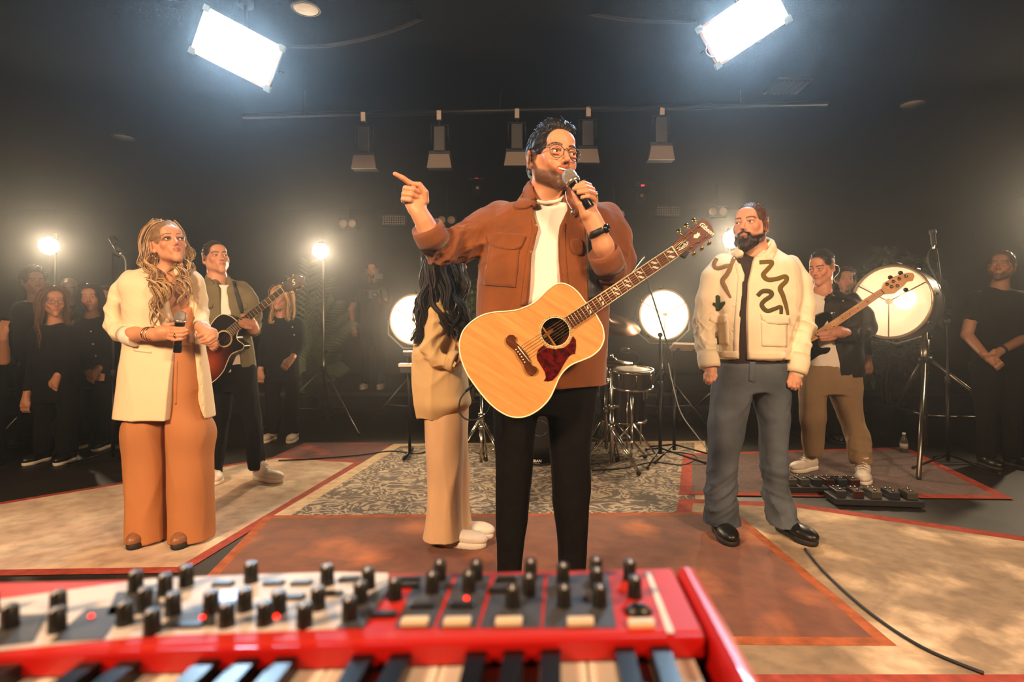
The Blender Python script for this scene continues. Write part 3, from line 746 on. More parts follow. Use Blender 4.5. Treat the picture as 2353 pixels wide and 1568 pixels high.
# LED panels on the ceiling: four pixel corners on a tilted plane
def led_panel(label, c, yawdeg, pitchdeg, rolldeg, w_, h_, energy):
    R = Rz(math.radians(yawdeg))@Rx(math.radians(pitchdeg))@Ry(math.radians(rolldeg)); c = np.asarray(c)
    def L(x, y, z): return c+R@np.array([x, y, z])       # x across, z up on the panel, -y = light direction
    t = thing('led_panel_light', label, 'stage light', c)
    obj('housing', MB().box(L(0, .035, 0), (w_/2+.012, .03, h_/2+.012), R), black_metal, t, bevel=.006)
    fr = MB()
    for sx in (-1, 1): fr.box(L(sx*(w_/2+.008), -.002, 0), (.008, .012, h_/2+.015), R)
    for sz in (-1, 1): fr.box(L(0, -.002, sz*(h_/2+.008)), (w_/2+.015, .012, .008), R)
    obj('frame', fr, alu, t)
    for sx in (-1, 1):
        for sz in (-1, 1): obj('corner_guard', MB().box(L(sx*(w_/2+.006), -.004, sz*(h_/2+.006)), (.02, .016, .02), R), M('blue_grey_plastic', '6f8f9b', .5), t, bevel=.004)
    obj('diffuser', MB().box(L(0, .0, 0), (w_/2, .004, h_/2), R), M('led_diffuser', 'ffffff', .4, emit=('f4f8ff', 9.0)), t)
    yk = MB(); yk.tube([L(-w_/2-.03, .03, 0), L(-w_/2-.03, .16, 0), L(0, .18, 0), L(w_/2+.03, .16, 0), L(w_/2+.03, .03, 0)], .008, 6); obj('yoke', yk, black_metal, t)
    tp = L(0, .18, 0); ro = MB(); ro.tube([tp, (tp[0], tp[1], CEIL)], .014, 8); ro.lathe([(.05, -.03), (.05, 0)], (tp[0], tp[1], CEIL), n=16); obj('hanging_rod', ro, black_metal, t)
    l = bpy.data.lights.new('led_panel_glow', 'AREA'); l.shape = 'RECTANGLE'; l.size = w_; l.size_y = h_; l.energy = energy; l.color = (.50, .76, 1.0); l.spread = math.radians(150)
    lo = bpy.data.objects.new('led_panel_glow', l); COL.objects.link(lo); lo.parent = t; lo.location = R@np.array([0, -.02, 0])
    lo.rotation_euler = Matrix(np.stack([-R[:, 0], R[:, 2], R[:, 1]], 1)).to_euler()
    return t
led_panel('white LED panel light hanging next to a round ceiling downlight', P(547, 114, 3.7), 10, 18, 24, .47, .265, 40)
led_panel('white LED panel light hanging beside its looped cable', P(1707, 57, 3.5), -10, 18, -30, .44, .235, 40)
# ceiling downlights
dl_mat = M('downlight_glass', 'efe6da', .6); dl_rim = M('downlight_rim', '2a2a2c', .5)
def downlight(label, px, py, r, glass=dl_mat):
    Y = (CEIL-CH)*F/(HY-py); p = P(px, py, Y); t = thing('ceiling_downlight', label, 'downlight', (p[0], p[1], CEIL))
    obj('glass', MB().lathe([(r, -.006), (r*.98, -.012), (.001, -.016)], (p[0], p[1], CEIL), n=28), glass, t, True)
    a = np.arange(32)/32*2*math.pi; obj('rim', MB().tube(np.stack([p[0]+(r+.008)*np.cos(a), p[1]+(r+.008)*np.sin(a), np.full(32, CEIL-.006)], 1), .009, 6, True), dl_rim, t, True)
downlight('pale round ceiling downlight next to an LED panel', 703, 17, .085)
downlight('round ceiling downlight above the small crowd', 285, 314, .105, dl_mat)
downlight('round ceiling downlight above the man in a black t-shirt', 2097, 237, .105, dl_mat)
# big drum lamps on stands
def bulb_glass(): return M('lamp_front_glow', 'fff1d8', .3, emit=('ffd9a0', 6.0))
def drum_lamp(label, c, r, yawdeg, energy, depth=.2, pitch=0, glow=None, stand=None, bulb=(0, 0), inner=True, colr=(1.0, .74, .46)):
    R = Rz(math.radians(yawdeg))@Rx(math.radians(pitch)); c = np.asarray(c); ax = R@np.array([0, -1., 0]); up = R@np.array([0, 0, 1.]); sx = R@np.array([1., 0, 0])
    t = thing('drum_lamp', label, 'lamp', (c[0], c[1]+.02, 0))
    obj('shell', MB().lathe([(r, -.01), (r, -depth*.5), (r*.985, -depth*.55), (r*.985, -depth), (r*.6, -depth-.02), (.02, -depth-.03)], c, ax, 40), M('lamp_shell', '6f6658', .32, .85, noise=(5, .5)), t, True, auto=35)
    a = np.arange(48)/48*2*math.pi; ring = lambda rr, off: c+ax*off+np.cos(a)[:, None]*sx*rr+np.sin(a)[:, None]*up*rr
    obj('rim', MB().tube(ring(r*1.0, .0), r*.045, 8, True), M('lamp_rim', 'b7a184', .35, .8), t, True)
    gl = glow or bulb_glass()
    obj('front_glass', MB().lathe([(r*.96, -.004), (r*.96, .004), (r*.5, .012), (.001, .014)], c, ax, 40), gl, t, True)
    sp = MB(); hub = c+ax*.03
    for k in range(3):
        an = math.pi/2*3+k*2*math.pi/3; sp.tube([hub, c+ax*.012+(math.cos(an)*sx+math.sin(an)*up)*r*.97], r*.018, 6)
    obj('spokes', sp, M('lamp_spoke', '8a6a40', .4, .6), t); obj('hub', MB().lathe([(r*.08, -.012), (r*.08, .006), (r*.03, .012)], hub, ax, 16), M('lamp_spoke', ''), t)
    if inner:
        b = c+ax*.016+sx*bulb[0]*r+up*bulb[1]*r
        aa = np.arange(28)/28*2*math.pi; obj('bulb_reflection_ring', MB().tube(b+np.cos(aa)[:, None]*sx*r*.26+np.sin(aa)[:, None]*up*r*.26, r*.02, 6, True), M('bulb_reflection_ring', 'ffe9c4', .3, emit=('ffe2b0', 2.0)), t, True)  # emissive ring modelled in place of the bulb's reflection in the lamp front
        obj('bulb', MB().sphere(b, r*.13, 16, 10), M('lamp_bulb', 'ffffff', .3, emit=('fff0d0', 30.0)), t, True)
    for k in range(8):
        an = k*math.pi/4+.2; d = math.cos(an)*sx+math.sin(an)*up; obj('lug', MB().box(c+d*r*1.03-ax*.05, (.012, .03, .012), R), chrome, t, bevel=.003)
    hb = MB(); hb.tube([c+up*r-ax*.05, c+up*(r+.04)-ax*.05, c+up*(r+.04)-ax*depth*.7, c+up*r-ax*depth*.7], .008, 6); obj('handle', hb, black_metal, t, True)
    l = bpy.data.lights.new('drum_lamp_light', 'SPOT'); l.energy = energy; l.color = colr; l.shadow_soft_size = r*.4; l.spot_size = math.radians(125); l.spot_blend = .5
    lo = bpy.data.objects.new('drum_lamp_light', l); COL.objects.link(lo); lo.parent = t; lo.location = Vector(c+ax*.09)-t.location; lo.rotation_euler = Vector(ax).to_track_quat('-Z', 'Y').to_euler()
    if stand: stand(t, c, r)
    return t
def tripod(t, x, y, top, spread, hub, angs, r=.014, mat=None, brace=.25, zf=.014):
    mat = mat or steel
    p = MB(); p.tube([(x, y, .10), (x, y, top)], r, 10); obj('pole', p, mat, t, True)
    p = MB(); p.tube([(x, y, hub-.10), (x, y, hub+.18)], r*1.6, 10); obj('lower_tube', p, mat, t, True)
    obj('collar', MB().lathe([(r*2.4, -.03), (r*2.6, 0), (r*2.4, .03)], (x, y, hub), n=14), black_metal, t, True)
    obj('clamp_knob', MB().lathe([(.014, 0), (.014, .02), (.008, .024)], (x+r*1.6, y, hub+.2), (1, -.3, 0), 12), black_metal, t, True)
    for a in angs:
        a = math.radians(a); d = np.array([math.cos(a), math.sin(a), 0]); foot = np.array([x, y, zf])+d*spread; kn = np.array([x, y, hub])+d*r*2
        l = MB(); l.tube([kn, foot], r*.75, 8); lg = obj('leg', l, mat, t, True)
        obj('foot', MB().sphere(foot, (.018, .018, .014), 10, 6), rubber, lg, True)
        mid = kn+(foot-kn)*.6; b = MB(); b.tube([(x, y, .16+brace*.2), mid], r*.5, 6); obj('brace', b, mat, t, True)
def std_stand(angs=(20, 140, 260), spread=.55, hub=.62, mat=None):
    def f(t, c, r):
        x, y = c[0], c[1]+.09; tripod(t, x, y, c[2]-r*1.15, spread, hub, angs, mat=mat)
        yk = MB(); yk.tube([np.array([c[0]-r*1.1, y, c[2]]), np.array([c[0]-r*1.1, y, c[2]-r*.6]), np.array([c[0]-r*.5, y, c[2]-r*1.15]), np.array([c[0]+r*.5, y, c[2]-r*1.15]), np.array([c[0]+r*1.1, y, c[2]-r*.6]), np.array([c[0]+r*1.1, y, c[2]])], .009, 8)
        obj('yoke', yk, mat or steel, t, True)
    return f
drum_lamp('round glowing drum lamp behind the cymbal and microphone stands', P(1526, 724, 6.5), .285, 4, 120, stand=std_stand((205, 325, 85)), inner=False)
drum_lamp('round glowing drum lamp behind the long dark hair', P(952, 735, 6.5), .285, -6, 120, stand=std_stand((200, 320, 80)), inner=False)
drum_lamp('large tilted drum lamp with a visible bulb beside the potted tree', P(2046, 694, 4.95), .315, -57, 60, depth=.26, pitch=-4, stand=None, bulb=(.38, .05), glow=M('lamp_front_cream', 'e8d2b0', .4, emit=('ffd9a6', .8)))
_t = bpy.data.objects['drum_lamp.002']; c_ = P(2046, 694, 4.95); xs, ys = P(2125, 800, 4.98)[0], 4.98
tripod(_t, xs, ys, P(2125, 735, 4.98)[2], 1.02, P(2125, 828, 4.98)[2], (-12, 76, 232), r=.022, zf=.019, mat=M('dark_steel', '6d665e', .3, .95), brace=1.0)
yk = MB(); yk.tube([P(2125, 740, 4.98), P(2115, 775, 5.0), P(2060, 790, 5.0), c_+np.array([.02, .08, -.34])], .012, 8); obj('yoke', yk, steel, _t, True)
# small bright lamps on tall stands
def ball_lamp(label, px, py, Y, r, energy, angs=(20, 140, 260), spread=.6, hub=.55, mat=None):
    c = P(px, py, Y); t = thing('lamp_on_stand', label, 'lamp', (c[0], Y+.05, 0)); ax = nrm(np.array([0, 0, CH])-c)
    obj('lamp_head', MB().lathe([(r*1.0, 0), (r*1.08, -.02), (r*1.05, -.12), (r*.5, -.17), (.02, -.18)], c, ax, 28), black_metal, t, True, auto=40)
    obj('lens', MB().lathe([(r, -.004), (r*.95, .012), (r*.6, .03), (.001, .04)], c, ax, 28), M('lamp_lens', 'ffffff', .3, emit=('ffe6bd', 26.0)), t, True)
    x, y = c[0], Y+.09; tripod(t, x, y, c[2]+r*1.6, spread, hub, angs, r=.013, mat=mat)
    l = bpy.data.lights.new('lamp_glow', 'SPOT'); l.energy = energy; l.color = (1.0, .77, .50); l.shadow_soft_size = r*.5; l.spot_size = math.radians(105); l.spot_blend = .6
    lo = bpy.data.objects.new('lamp_glow', l); COL.objects.link(lo); lo.parent = t; lo.location = Vector(c+ax*.09)-t.location; lo.rotation_euler = Vector(ax).to_track_quat('-Z', 'Y').to_euler()
    return t
ball_lamp('bright lamp on a chrome stand beside the palm', 737, 577, 6.3, .088, 200, (-42, 100, 222), .72, .66)
ball_lamp('bright lamp on a stand above the curly haired man', 112, 565, 6.3, .095, 200)
ball_lamp('bright lamp on a stand behind the embroidered jacket man', 1682, 550, 6.3, .098, 220)
# the lamp whose glow enters at the right edge and rims the man in black: it stands just outside the view
_sl = P(2480, 480, 5.7); add_light('lamp_right_offscreen', 'SPOT', _sl, (0, 0, CH), 200, (1.0, .77, .50), .05, None, .6, 105)
# ------------------------------------------------------------------ the singer with the acoustic guitar
def poly_xz(pts, Y): return [P(a, b, Y)[[0, 2]] for a, b in pts]
cord = M('rust_corduroy', '87491b', .82, noise=(9, .22), wave=(150, .5, 'X', .8), sheen=.25, spec=.25)
white_tee = M('white_cotton', 'e9ddcf', .85, bump=(300, .05)); black_pants = M('black_trousers', '100e0d', .9, spec=.12, noise=(40, .3), bump=(200, .15))
LY = 2.14
ld = Person('smiling man in a rust corduroy shirt and glasses pointing and singing', (P(1250, 700, LY)[0], LY, 0), 'c48a66')
Hh = Head(dict(eyeR=(1283, 347), eyeL=(1317, 350), nose=(1306, 368), mouth=(1295, 389), chin=(1284, 436), earR=(1224, 372), hairtop=(1266, 279)), LY-.03, math.radians(30), 1.06)
nk = P(1258, 452, LY+.01)
fl = head_field(Hh, .0023, nk, smile=1, openm=.75, squint=.35, jaw=.97, fat=.0, chest=[(P(1258, 462, LY+.02), .075), (P(1258, 490, LY+.03), .085)])
v, f = fl.mesh(); v = relax(v, f, 1, .4)
ld.add_skin(v, f, paint_head(Hh, v, 'c48a66', lip='a8543f', beard=True, beard_col='2a160d', stub=.97, smile=1, openm=.75, brow='1a0f0a', scalp=('1a100c', .85)))
add_eyes(ld, Hh, (.25, -1, .05))
tm = MB()
for i in range(-4, 5):   # upper teeth
    a = i*.0056; tm.sphere(Hh.w((a, -.0960+abs(a)**2*15, -.0560+.007*(a/.033)**2)), np.array([.0040, .003, .0050])*Hh.s, 8, 6, R=Hh.R)
obj('teeth', tm, M('teeth', 'f2e6d6', .25), ld.root, True)
mb = MB().sphere(Hh.w((0, -.078, -.062)), np.array([.024, .012, .014])*Hh.s, 12, 8, R=Hh.R); obj('mouth_interior', mb, M('mouth_inside', '8a3a32', .5), ld.root, True)
def lead_comb(p): return np.stack([p[:, 0]*1.5+.12, np.where(p[:, 2] > .075, .9, .75), np.where(p[:, 2] > .085, .02, -.75)], 1)
short_hair(ld, Hh, .0025, '120d0b', top=.018, side=.003, back=.008, tufts=300, comb=lead_comb, seed=4, tl=.038, tr=.0024, amp=.0030, sf=380,
           extra=[((.006, -.052, .104), (.052, .030, .022), Rx(.55)), ((0, -.01, .112), (.052, .06, .024))], facecut=(0, -.128, -.028, .090, .098, .100), nape=-.075, lift=.03, tz=.06)
gm = MB()
for x in (-1, 1):
    a = np.arange(28)/28*2*math.pi
    gm.tube(Hh.w(np.stack([x*.034+.0245*np.cos(a), -.1035+.010*((.0245*np.cos(a)*x+.034)/.06)**2, -.001+.0225*np.sin(a)+.0015*np.cos(2*a)], 1)), .00125, 6, True)
    gm.tube(Hh.w(crs([(x*.058, -.093, .008), (x*.070, -.075, .010), (x*.080, -.02, .006), (x*.081, .012, .004), (x*.079, .03, -.012)], 5)), .00125, 6)
gm.tube(Hh.w(crs([(-.0105, -.1035, .006), (0, -.108, .0095), (.0105, -.1035, .006)], 4)), .0013, 6)
gl_ = obj('glasses', gm, M('black_frame', '0c0b0b', .3), ld.root, True)
# jacket
tor = sil(LY, [(447, 1222, 1322, .06, .02), (462, 1190, 1362, .085, .02), (480, 1150, 1398, .105), (505, 1124, 1420, .12), (560, 1104, 1424, .135), (620, 1098, 1412, .14), (700, 1096, 1402, .142), (800, 1096, 1398, .145), (886, 1095, 1396, .15)])
armR = pc([(1150, 500, .03, 40), (1110, 530, 0, 42), (1060, 558, -.05, 40), (1016, 572, -.09, 38), (1000, 560, -.11, 36), (986, 536, -.14, 32)], LY)
armL = pc([(1392, 500, .02, 38), (1412, 545, 0, 38), (1422, 595, -.03, 36), (1412, 628, -.09, 33), (1404, 616, -.13, 34), (1392, 590, -.15, 32)], LY)
lo, hi = bounds([armR, armL], [tor]); fj = Field(lo, hi, .0048)
fj.loft(tor, .01, p=2.5); fj.chain(armR, .03); fj.chain(armL, .02)
# collar ring
cl_ = P(1258, 448, LY+.015)
op_ = poly_xz([(1222, 440), (1300, 438), (1302, 478), (1292, 498), (1283, 518), (1279, 560), (1280, 600), (1286, 650), (1288, 700), (1280, 770), (1258, 900), (1205, 900), (1211, 702), (1219, 644), (1225, 582), (1240, 524), (1231, 495)], LY-.13)
fj.polycut(op_, LY-.5, LY-.02, .010)
fj.ell(P(984, 531, LY-.14), (.047, .047, .047), None, .006, True); fj.ell(P(1386, 574, LY-.155), (.042, .042, .042), None, .006, True)
eR, eL = P(1020, 575, LY-.08), P(1415, 620, LY-.08)
jk, jb = ld.cloth('corduroy_overshirt', fj, cord, [('w', .004, 9, 3), ('f', .010, 12, 5, (0, 0, 1)), ('fl', .022, 30, 6, (.5, 0, 1), eR, .12), ('fl', .018, 30, 7, (1, 0, .6), eL, .11), ('fl', .014, 26, 8, (1, 0, .8), P(1110, 560, LY-.08), .12)])
# rolled cuffs
def cuff(pr, name, a, b, r, mat, th=.012, n=22):
    a, b = np.asarray(a), np.asarray(b); L_ = np.linalg.norm(b-a); m_ = MB().lathe([(r*.86, 0), (r*1.02, -.004), (r*1.10, L_*.35), (r*1.08, L_*.8), (r*1.02, L_+.003), (r*.88, L_)], a, b-a, n)
    v = m_.V(); nn = np.stack([wob(v, 26, i+31, 2) for i in range(3)], 1)*.0035; m2 = MB(); m2.add(v+nn, m_.f); return obj(name, m2, mat, pr.root, True)
cuff(ld, 'rolled_cuff', P(1000, 563, LY-.115), P(982, 521, LY-.15), .056, cord); cuff(ld, 'rolled_cuff', P(1404, 620, LY-.13), P(1387, 580, LY-.165), .054, cord)
patch_px('cuff_tab', [(992, 566), (1030, 552), (1036, 563), (1000, 580)], jb, .004, cord, ld.root, 5); 
# collar leaves, plackets, pockets
patch_px('collar', [(1222, 424), (1205, 444), (1184, 474), (1190, 482), (1212, 480), (1222, 474), (1229, 490), (1232, 470), (1226, 445)], jb, .010, cord, ld.root, 5, 0)
patch_px('collar', [(1300, 436), (1306, 460), (1312, 486), (1320, 500), (1330, 492), (1330, 470), (1318, 446)], jb, .010, cord, ld.root, 5, 0)
cm_ = MB(); cm_.tube(crs([P(1222, 470, LY-.075), P(1213, 448, LY-.045), P(1216, 432, LY+.03), P(1260, 424, LY+.085), P(1306, 430, LY+.03), P(1312, 446, LY-.045), P(1306, 470, LY-.075)], 6), .016, 8, flat=2.1, up=(0, 0, 1)); obj('collar_stand', cm_, cord, ld.root, True)
patch_px('placket', [(1226, 500), (1235, 527), (1221, 584), (1215, 645), (1208, 702), (1196, 702), (1204, 640), (1211, 584), (1225, 530), (1222, 505)], jb, .003, cord, ld.root, 6)
patch_px('placket', [(1290, 516), (1300, 514), (1300, 560), (1301, 600), (1306, 660), (1296, 662), (1287, 600), (1286, 560)], jb, .003, cord, ld.root, 6)
patch_px('chest_pocket', [(1125, 560), (1194, 566), (1184, 661), (1112, 655)], jb, .004, cord, ld.root, 7)
patch_px('pocket_flap', [(1128, 538), (1202, 540), (1203, 556), (1194, 571), (1168, 575), (1140, 568), (1123, 556)], jb, .008, cord, ld.root, 6, 3)
patch_px('pocket_flap', [(1312, 552), (1336, 553), (1338, 585), (1322, 584), (1311, 570)], jb, .007, cord, ld.root, 6, 3)
brass = M('antique_brass', '7a5a36', .35, .9)
button_px(ld.root, jb, [(1231, 518), (1220, 579), (1207, 650)], .005, brass, 'snap'); button_px(ld.root, jb, [(1285, 523)], .006, M('pearl_snap', 'e8dccb', .3), 'snap'); button_px(ld.root, jb, [(1292, 590)], .006, brass, 'snap')
# t-shirt and trousers
ft = Field(*bounds([], [tor]), .006); ft.loft([(z, x, y, rx-.016, ry-.014) for z, x, y, rx, ry in tor if z < P(0, 455, LY)[2]], .01, p=2.5); ft.ell(P(1258, 446, LY-.01), (.060, .075, .045), None, .012, True)
ld.cloth('t_shirt', ft, white_tee, [('f', .010, 16, 11, (.2, 0, 1)), ('w', .003, 14, 12)])
patch = MB(); patch.tube(crs([P(1224, 452, LY-.05), P(1236, 462, LY-.085), P(1260, 466, LY-.10), P(1285, 460, LY-.085), P(1299, 449, LY-.05)], 5), .006, 8); obj('neck_rib', patch, white_tee, ld.root, True)
lg1 = sil(LY, [(870, 1132, 1256, .10), (960, 1136, 1236, .10), (1080, 1138, 1224, .085), (1200, 1140, 1212, .075), (1330, 1140, 1200, .068), (1452, 1142, 1198, .07)])
lg2 = sil(LY, [(870, 1244, 1372, .10), (960, 1254, 1364, .10), (1080, 1264, 1356, .085), (1200, 1276, 1352, .075), (1330, 1282, 1344, .068), (1452, 1284, 1342, .07)])
fp = Field(*bounds([], [lg1, lg2]), .010); fp.loft(lg1, .02); fp.loft(lg2, .03); fp.loft(sil(LY, [(780, 1140, 1366, .12), (880, 1132, 1372, .125), (950, 1150, 1356, .10)]), .02)
ld.cloth('trousers', fp, black_pants, [('f', .008, 15, 21, (0, 0, 1)), ('w', .004, 18, 22)])
for x in (1170, 1314):
    q = P(x, 1460, LY); shoe(ld, 'shoe', (q[0], LY+.09), (q[0]+.02*(1 if x > 1200 else -1), LY-.19), .10, .10, M('black_leather', '131110', .4), M('dark_sole', '1c1a18', .7))
# hands
RY = LY-.17
hand_px(ld, RY, [(1000, 566, .05, 23), (984, 530, .02, 22), (974, 508, .005, 18.5), (964, 490, .0, 16.5), (956, 472, .005, 16)],
        [[(957, 474, .008, 17), (952, 455, .014, 17), (953, 440, .014, 15)], [(963, 482, .004, 13), (973, 452, .006, 11)], [(950, 480, .0, 13), (938, 464, .008, 10)]],
        [[(957, 428, .01, 8), (942, 421, -.005, 7.4), (925, 409, -.02, 6.8), (908, 400, -.03, 5.6)],
         [(968, 444, -.005, 6.5), (950, 436, -.024, 7.6), (932, 433, -.020, 7.4), (930, 438, .0, 6.5)],
         [(966, 457, -.005, 6.2), (946, 448, -.026, 7.4), (929, 446, -.022, 7.2), (928, 450, .0, 6.2)],
         [(958, 467, -.004, 6.0), (942, 460, -.024, 6.8), (927, 458, -.020, 6.6), (927, 462, .0, 6)],
         [(978, 462, .0, 9), (977, 442, -.012, 8.2), (964, 425, -.022, 7.2), (950, 423, -.026, 6.2)]], .0027, .005)
MY = LY-.22
hand_px(ld, MY, [(1400, 606, .075, 19), (1386, 565, .04, 22), (1372, 528, .02, 20), (1361, 506, .02, 19), (1352, 486, .02, 19)],
        [[(1352, 490, .02, 18), (1350, 468, .03, 18), (1352, 450, .03, 15)], [(1346, 492, .0, 13), (1338, 470, -.005, 11)]],
        [[(1362, 446, .03, 7.5), (1354, 427, .015, 7.2), (1340, 421, -.012, 6.8), (1324, 427, -.022, 6.2)],
         [(1366, 452, .03, 7.5), (1361, 436, .01, 7.2), (1344, 430, -.018, 6.8), (1320, 434, -.026, 6.2)],
         [(1368, 462, .028, 7.5), (1366, 446, .008, 7), (1350, 440, -.020, 6.6), (1330, 443, -.026, 6)],
         [(1366, 472, .025, 7), (1364, 458, .004, 6.6), (1352, 452, -.020, 6.2), (1338, 454, -.026, 5.6)],
         [(1342, 486, 0, 8.5), (1330, 468, -.004, 7.6), (1322, 452, -.002, 6.8), (1318, 442, .0, 6)]], .0027, .005)
torso = Field(*bounds([], [tor]), .012); torso.loft([(z, x, y, rx-.04, ry-.03) for z, x, y, rx, ry in tor if z < P(0, 470, LY)[2]], .01); v, f = torso.mesh(); ld.add_skin(v, f)
# watch and ring
def band(pr, name, c, axis, r, wd, mat, flat=1.0, n=24, rad=.0025):
    m_ = MB(); m_.lathe([(r, -wd/2), (r+rad, -wd/2), (r+rad, wd/2), (r, wd/2)], c, axis, n); return obj(name, m_, mat, pr.root, True)
wa = P(1374, 533, MY+.02); wx = P(1361, 506, MY+.02)-P(1384, 560, MY+.03)
band(ld, 'watch_strap', wa, wx, .0315, .022, M('black_strap', '0f0f10', .6)); wf = wa+np.array([.026, -.022, .008]); obj('watch_face', MB().lathe([(.015, -.006), (.016, 0), (.014, .005), (.001, .006)], wf, (.7, -.7, .15), 18), M('watch_face', '1a1a1c', .2, .5), ld.root, True)
band(ld, 'ring', P(1366, 447, MY+.008), P(1350, 440, MY-.02)-P(1366, 446, MY+.008), .0115, .004, M('silver', 'd8d2c8', .2, 1.0), rad=.0012)
ec = MB(); ec.tube(crs([Hh.w((-.079, .016, -.02))*0+P(1299, 440, LY-.10), P(1302, 460, LY-.135), P(1309, 474, LY-.15), P(1316, 484, LY-.155)], 6), .0012, 5); obj('earpiece_cable', ec, M('clear_cable', 'c9b9a2', .4), ld.root, True)
obj('collar_clip', MB().sphere(P(1317, 488, LY-.158), (.010, .005, .012), 12, 8), M('silver', ''), ld.root, True)
ld.finish()
# in-ear cable and clip belong to what he wears; microphone is held
mic_head = M('mic_grille', 'a99f92', .35, .9, bump=(700, .9)); mic_body = M('mic_body', '0b0b0c', .28, .3)
def microphone(label, head, tail, r, group=None):
    head, tail = np.asarray(head), np.asarray(tail); ax = nrm(head-tail); L_ = np.linalg.norm(head-tail); b = np.minimum(head, tail); t = thing('microphone', label, 'microphone', (tail[0], tail[1], tail[2]), group)
    obj('body', MB().lathe([(r*.58, 0), (r*.66, .004), (r*.66, L_*.2), (r*.60, L_*.21), (r*.62, L_*.5), (r*.78, L_-r*1.5), (r*.86, L_-r*1.1)], tail, ax, 24), mic_body, t, True, auto=35)
    obj('collar', MB().lathe([(r*.9, 0), (r*1.02, .003), (r*1.02, .010), (r*.95, .013)], head-ax*(r*1.15), ax, 24), M('mic_collar', 'b8ab9a', .3, .9), t, True)
    a = np.linspace(0, math.pi*.5, 8); obj('grille', MB().lathe([(r*.92, -r*1.0), (r*1.0, -r*.35)]+[(r*math.cos(x), r*math.sin(x)*.95-r*.3+r*.3) for x in a], head, ax, 28), mic_head, t, True)
    return t
microphone('black handheld microphone with a silver grille at the singer\'s mouth', P(1308, 405, MY-.005), P(1356, 478, MY-.018), .0255)
# ------------------------------------------------------------------ the singer's acoustic guitar (traced on its own plane, real size)
GY = 1.905
def wood(name, a, b, ang, scale=30, rough=.28, coat=.4, stretch=14, amount=1.0):
    if name in MATS: return MATS[name]
    m = bpy.data.materials.new(name); m.use_nodes = True; N, L = m.node_tree.nodes, m.node_tree.links; bs = N['Principled BSDF']; bs.inputs['Roughness'].default_value = rough; bs.inputs['Coat Weight'].default_value = coat; bs.inputs['Coat Roughness'].default_value = .12
    tc = N.new('ShaderNodeTexCoord'); mp = N.new('ShaderNodeMapping'); mp.inputs['Rotation'].default_value = (0, math.radians(ang), 0)
    m2 = N.new('ShaderNodeMapping'); m2.inputs['Scale'].default_value = (1, 1, stretch)
    nz = N.new('ShaderNodeTexNoise'); nz.inputs['Scale'].default_value = scale/10; nz.inputs['Detail'].default_value = 8; nz.inputs['Roughness'].default_value = .65
    L.new(tc.outputs['Object'], mp.inputs[0]); L.new(mp.outputs[0], m2.inputs[0]); L.new(m2.outputs[0], nz.inputs['Vector'])
    r = N.new('ShaderNodeValToRGB'); r.color_ramp.elements[0].position = .32; r.color_ramp.elements[1].position = .68; r.color_ramp.elements[0].color = (*lin(a), 1); r.color_ramp.elements[1].color = (*lin(b), 1)
    L.new(nz.outputs['Fac'], r.inputs[0]); L.new(r.outputs[0], bs.inputs['Base Color']); MATS[name] = m; return m
def PL(pts, Y, n=0, closed=True):
    q = crs(pts, n, closed) if n else np.asarray(pts, float)
    return np.array([P(a, b, Y) for a, b in q])
def cv(pts, ox, oy, s): return [(ox+a/s, oy+b/s) for a, b in pts]
def circ(cx, cy, r, n=40): a = np.arange(n)/n*2*math.pi; return [(cx+r*math.cos(x), cy+r*math.sin(x)) for x in a]
spruce = wood('spruce_top', 'd29a5c', 'b97a40', -33, 34); rosew = wood('rosewood', '5a2e18', '2c140a', -33, 60, stretch=18); ebony_br = wood('bridge_rosewood', '6b3a1c', '2a140a', -33, 80, stretch=10)
ivory = M('ivory_binding', 'efe0c0', .4); pearl = M('pearl_inlay', 'e6ddca', .25, noise=(120, .25)); gold = M('gold_tuner', 'd8a34e', .22, 1.0); string_m = M('string_wire', 'd9b88c', .3, .9)
torto = M('tortoise_pickguard', '5e0f10', .15, noise=(60, .7), col2='240608', coat=.6)
def frets_frac(n): return 1-2**(-n/12.0)
def tuner(t, post, btn, Y, rp, rb, mat, label=None):
    a, b = P(*post, Y), P(*btn, Y+.012); g = thing_part = MB(); g.lathe([(rp, -.012), (rp, .004), (rp*.6, .008), (rp*.5, .012)], a, (0, -1, 0), 14); p_ = obj('tuning_post', g, mat, t, True)
    d = nrm(b-a); s_ = MB(); s_.tube([P(*post, Y+.014), b], rp*.4, 6); obj('tuning_shaft', s_, mat, t, True)
    R = np.stack([d, np.array([0, 1., 0]), np.cross(d, [0, 1., 0])], 1); bt = MB(); bt.sphere(b+d*rb*.4, (rb*.75, rb*.45, rb), 12, 8, R=R); obj('tuning_button', bt, mat, t, True)
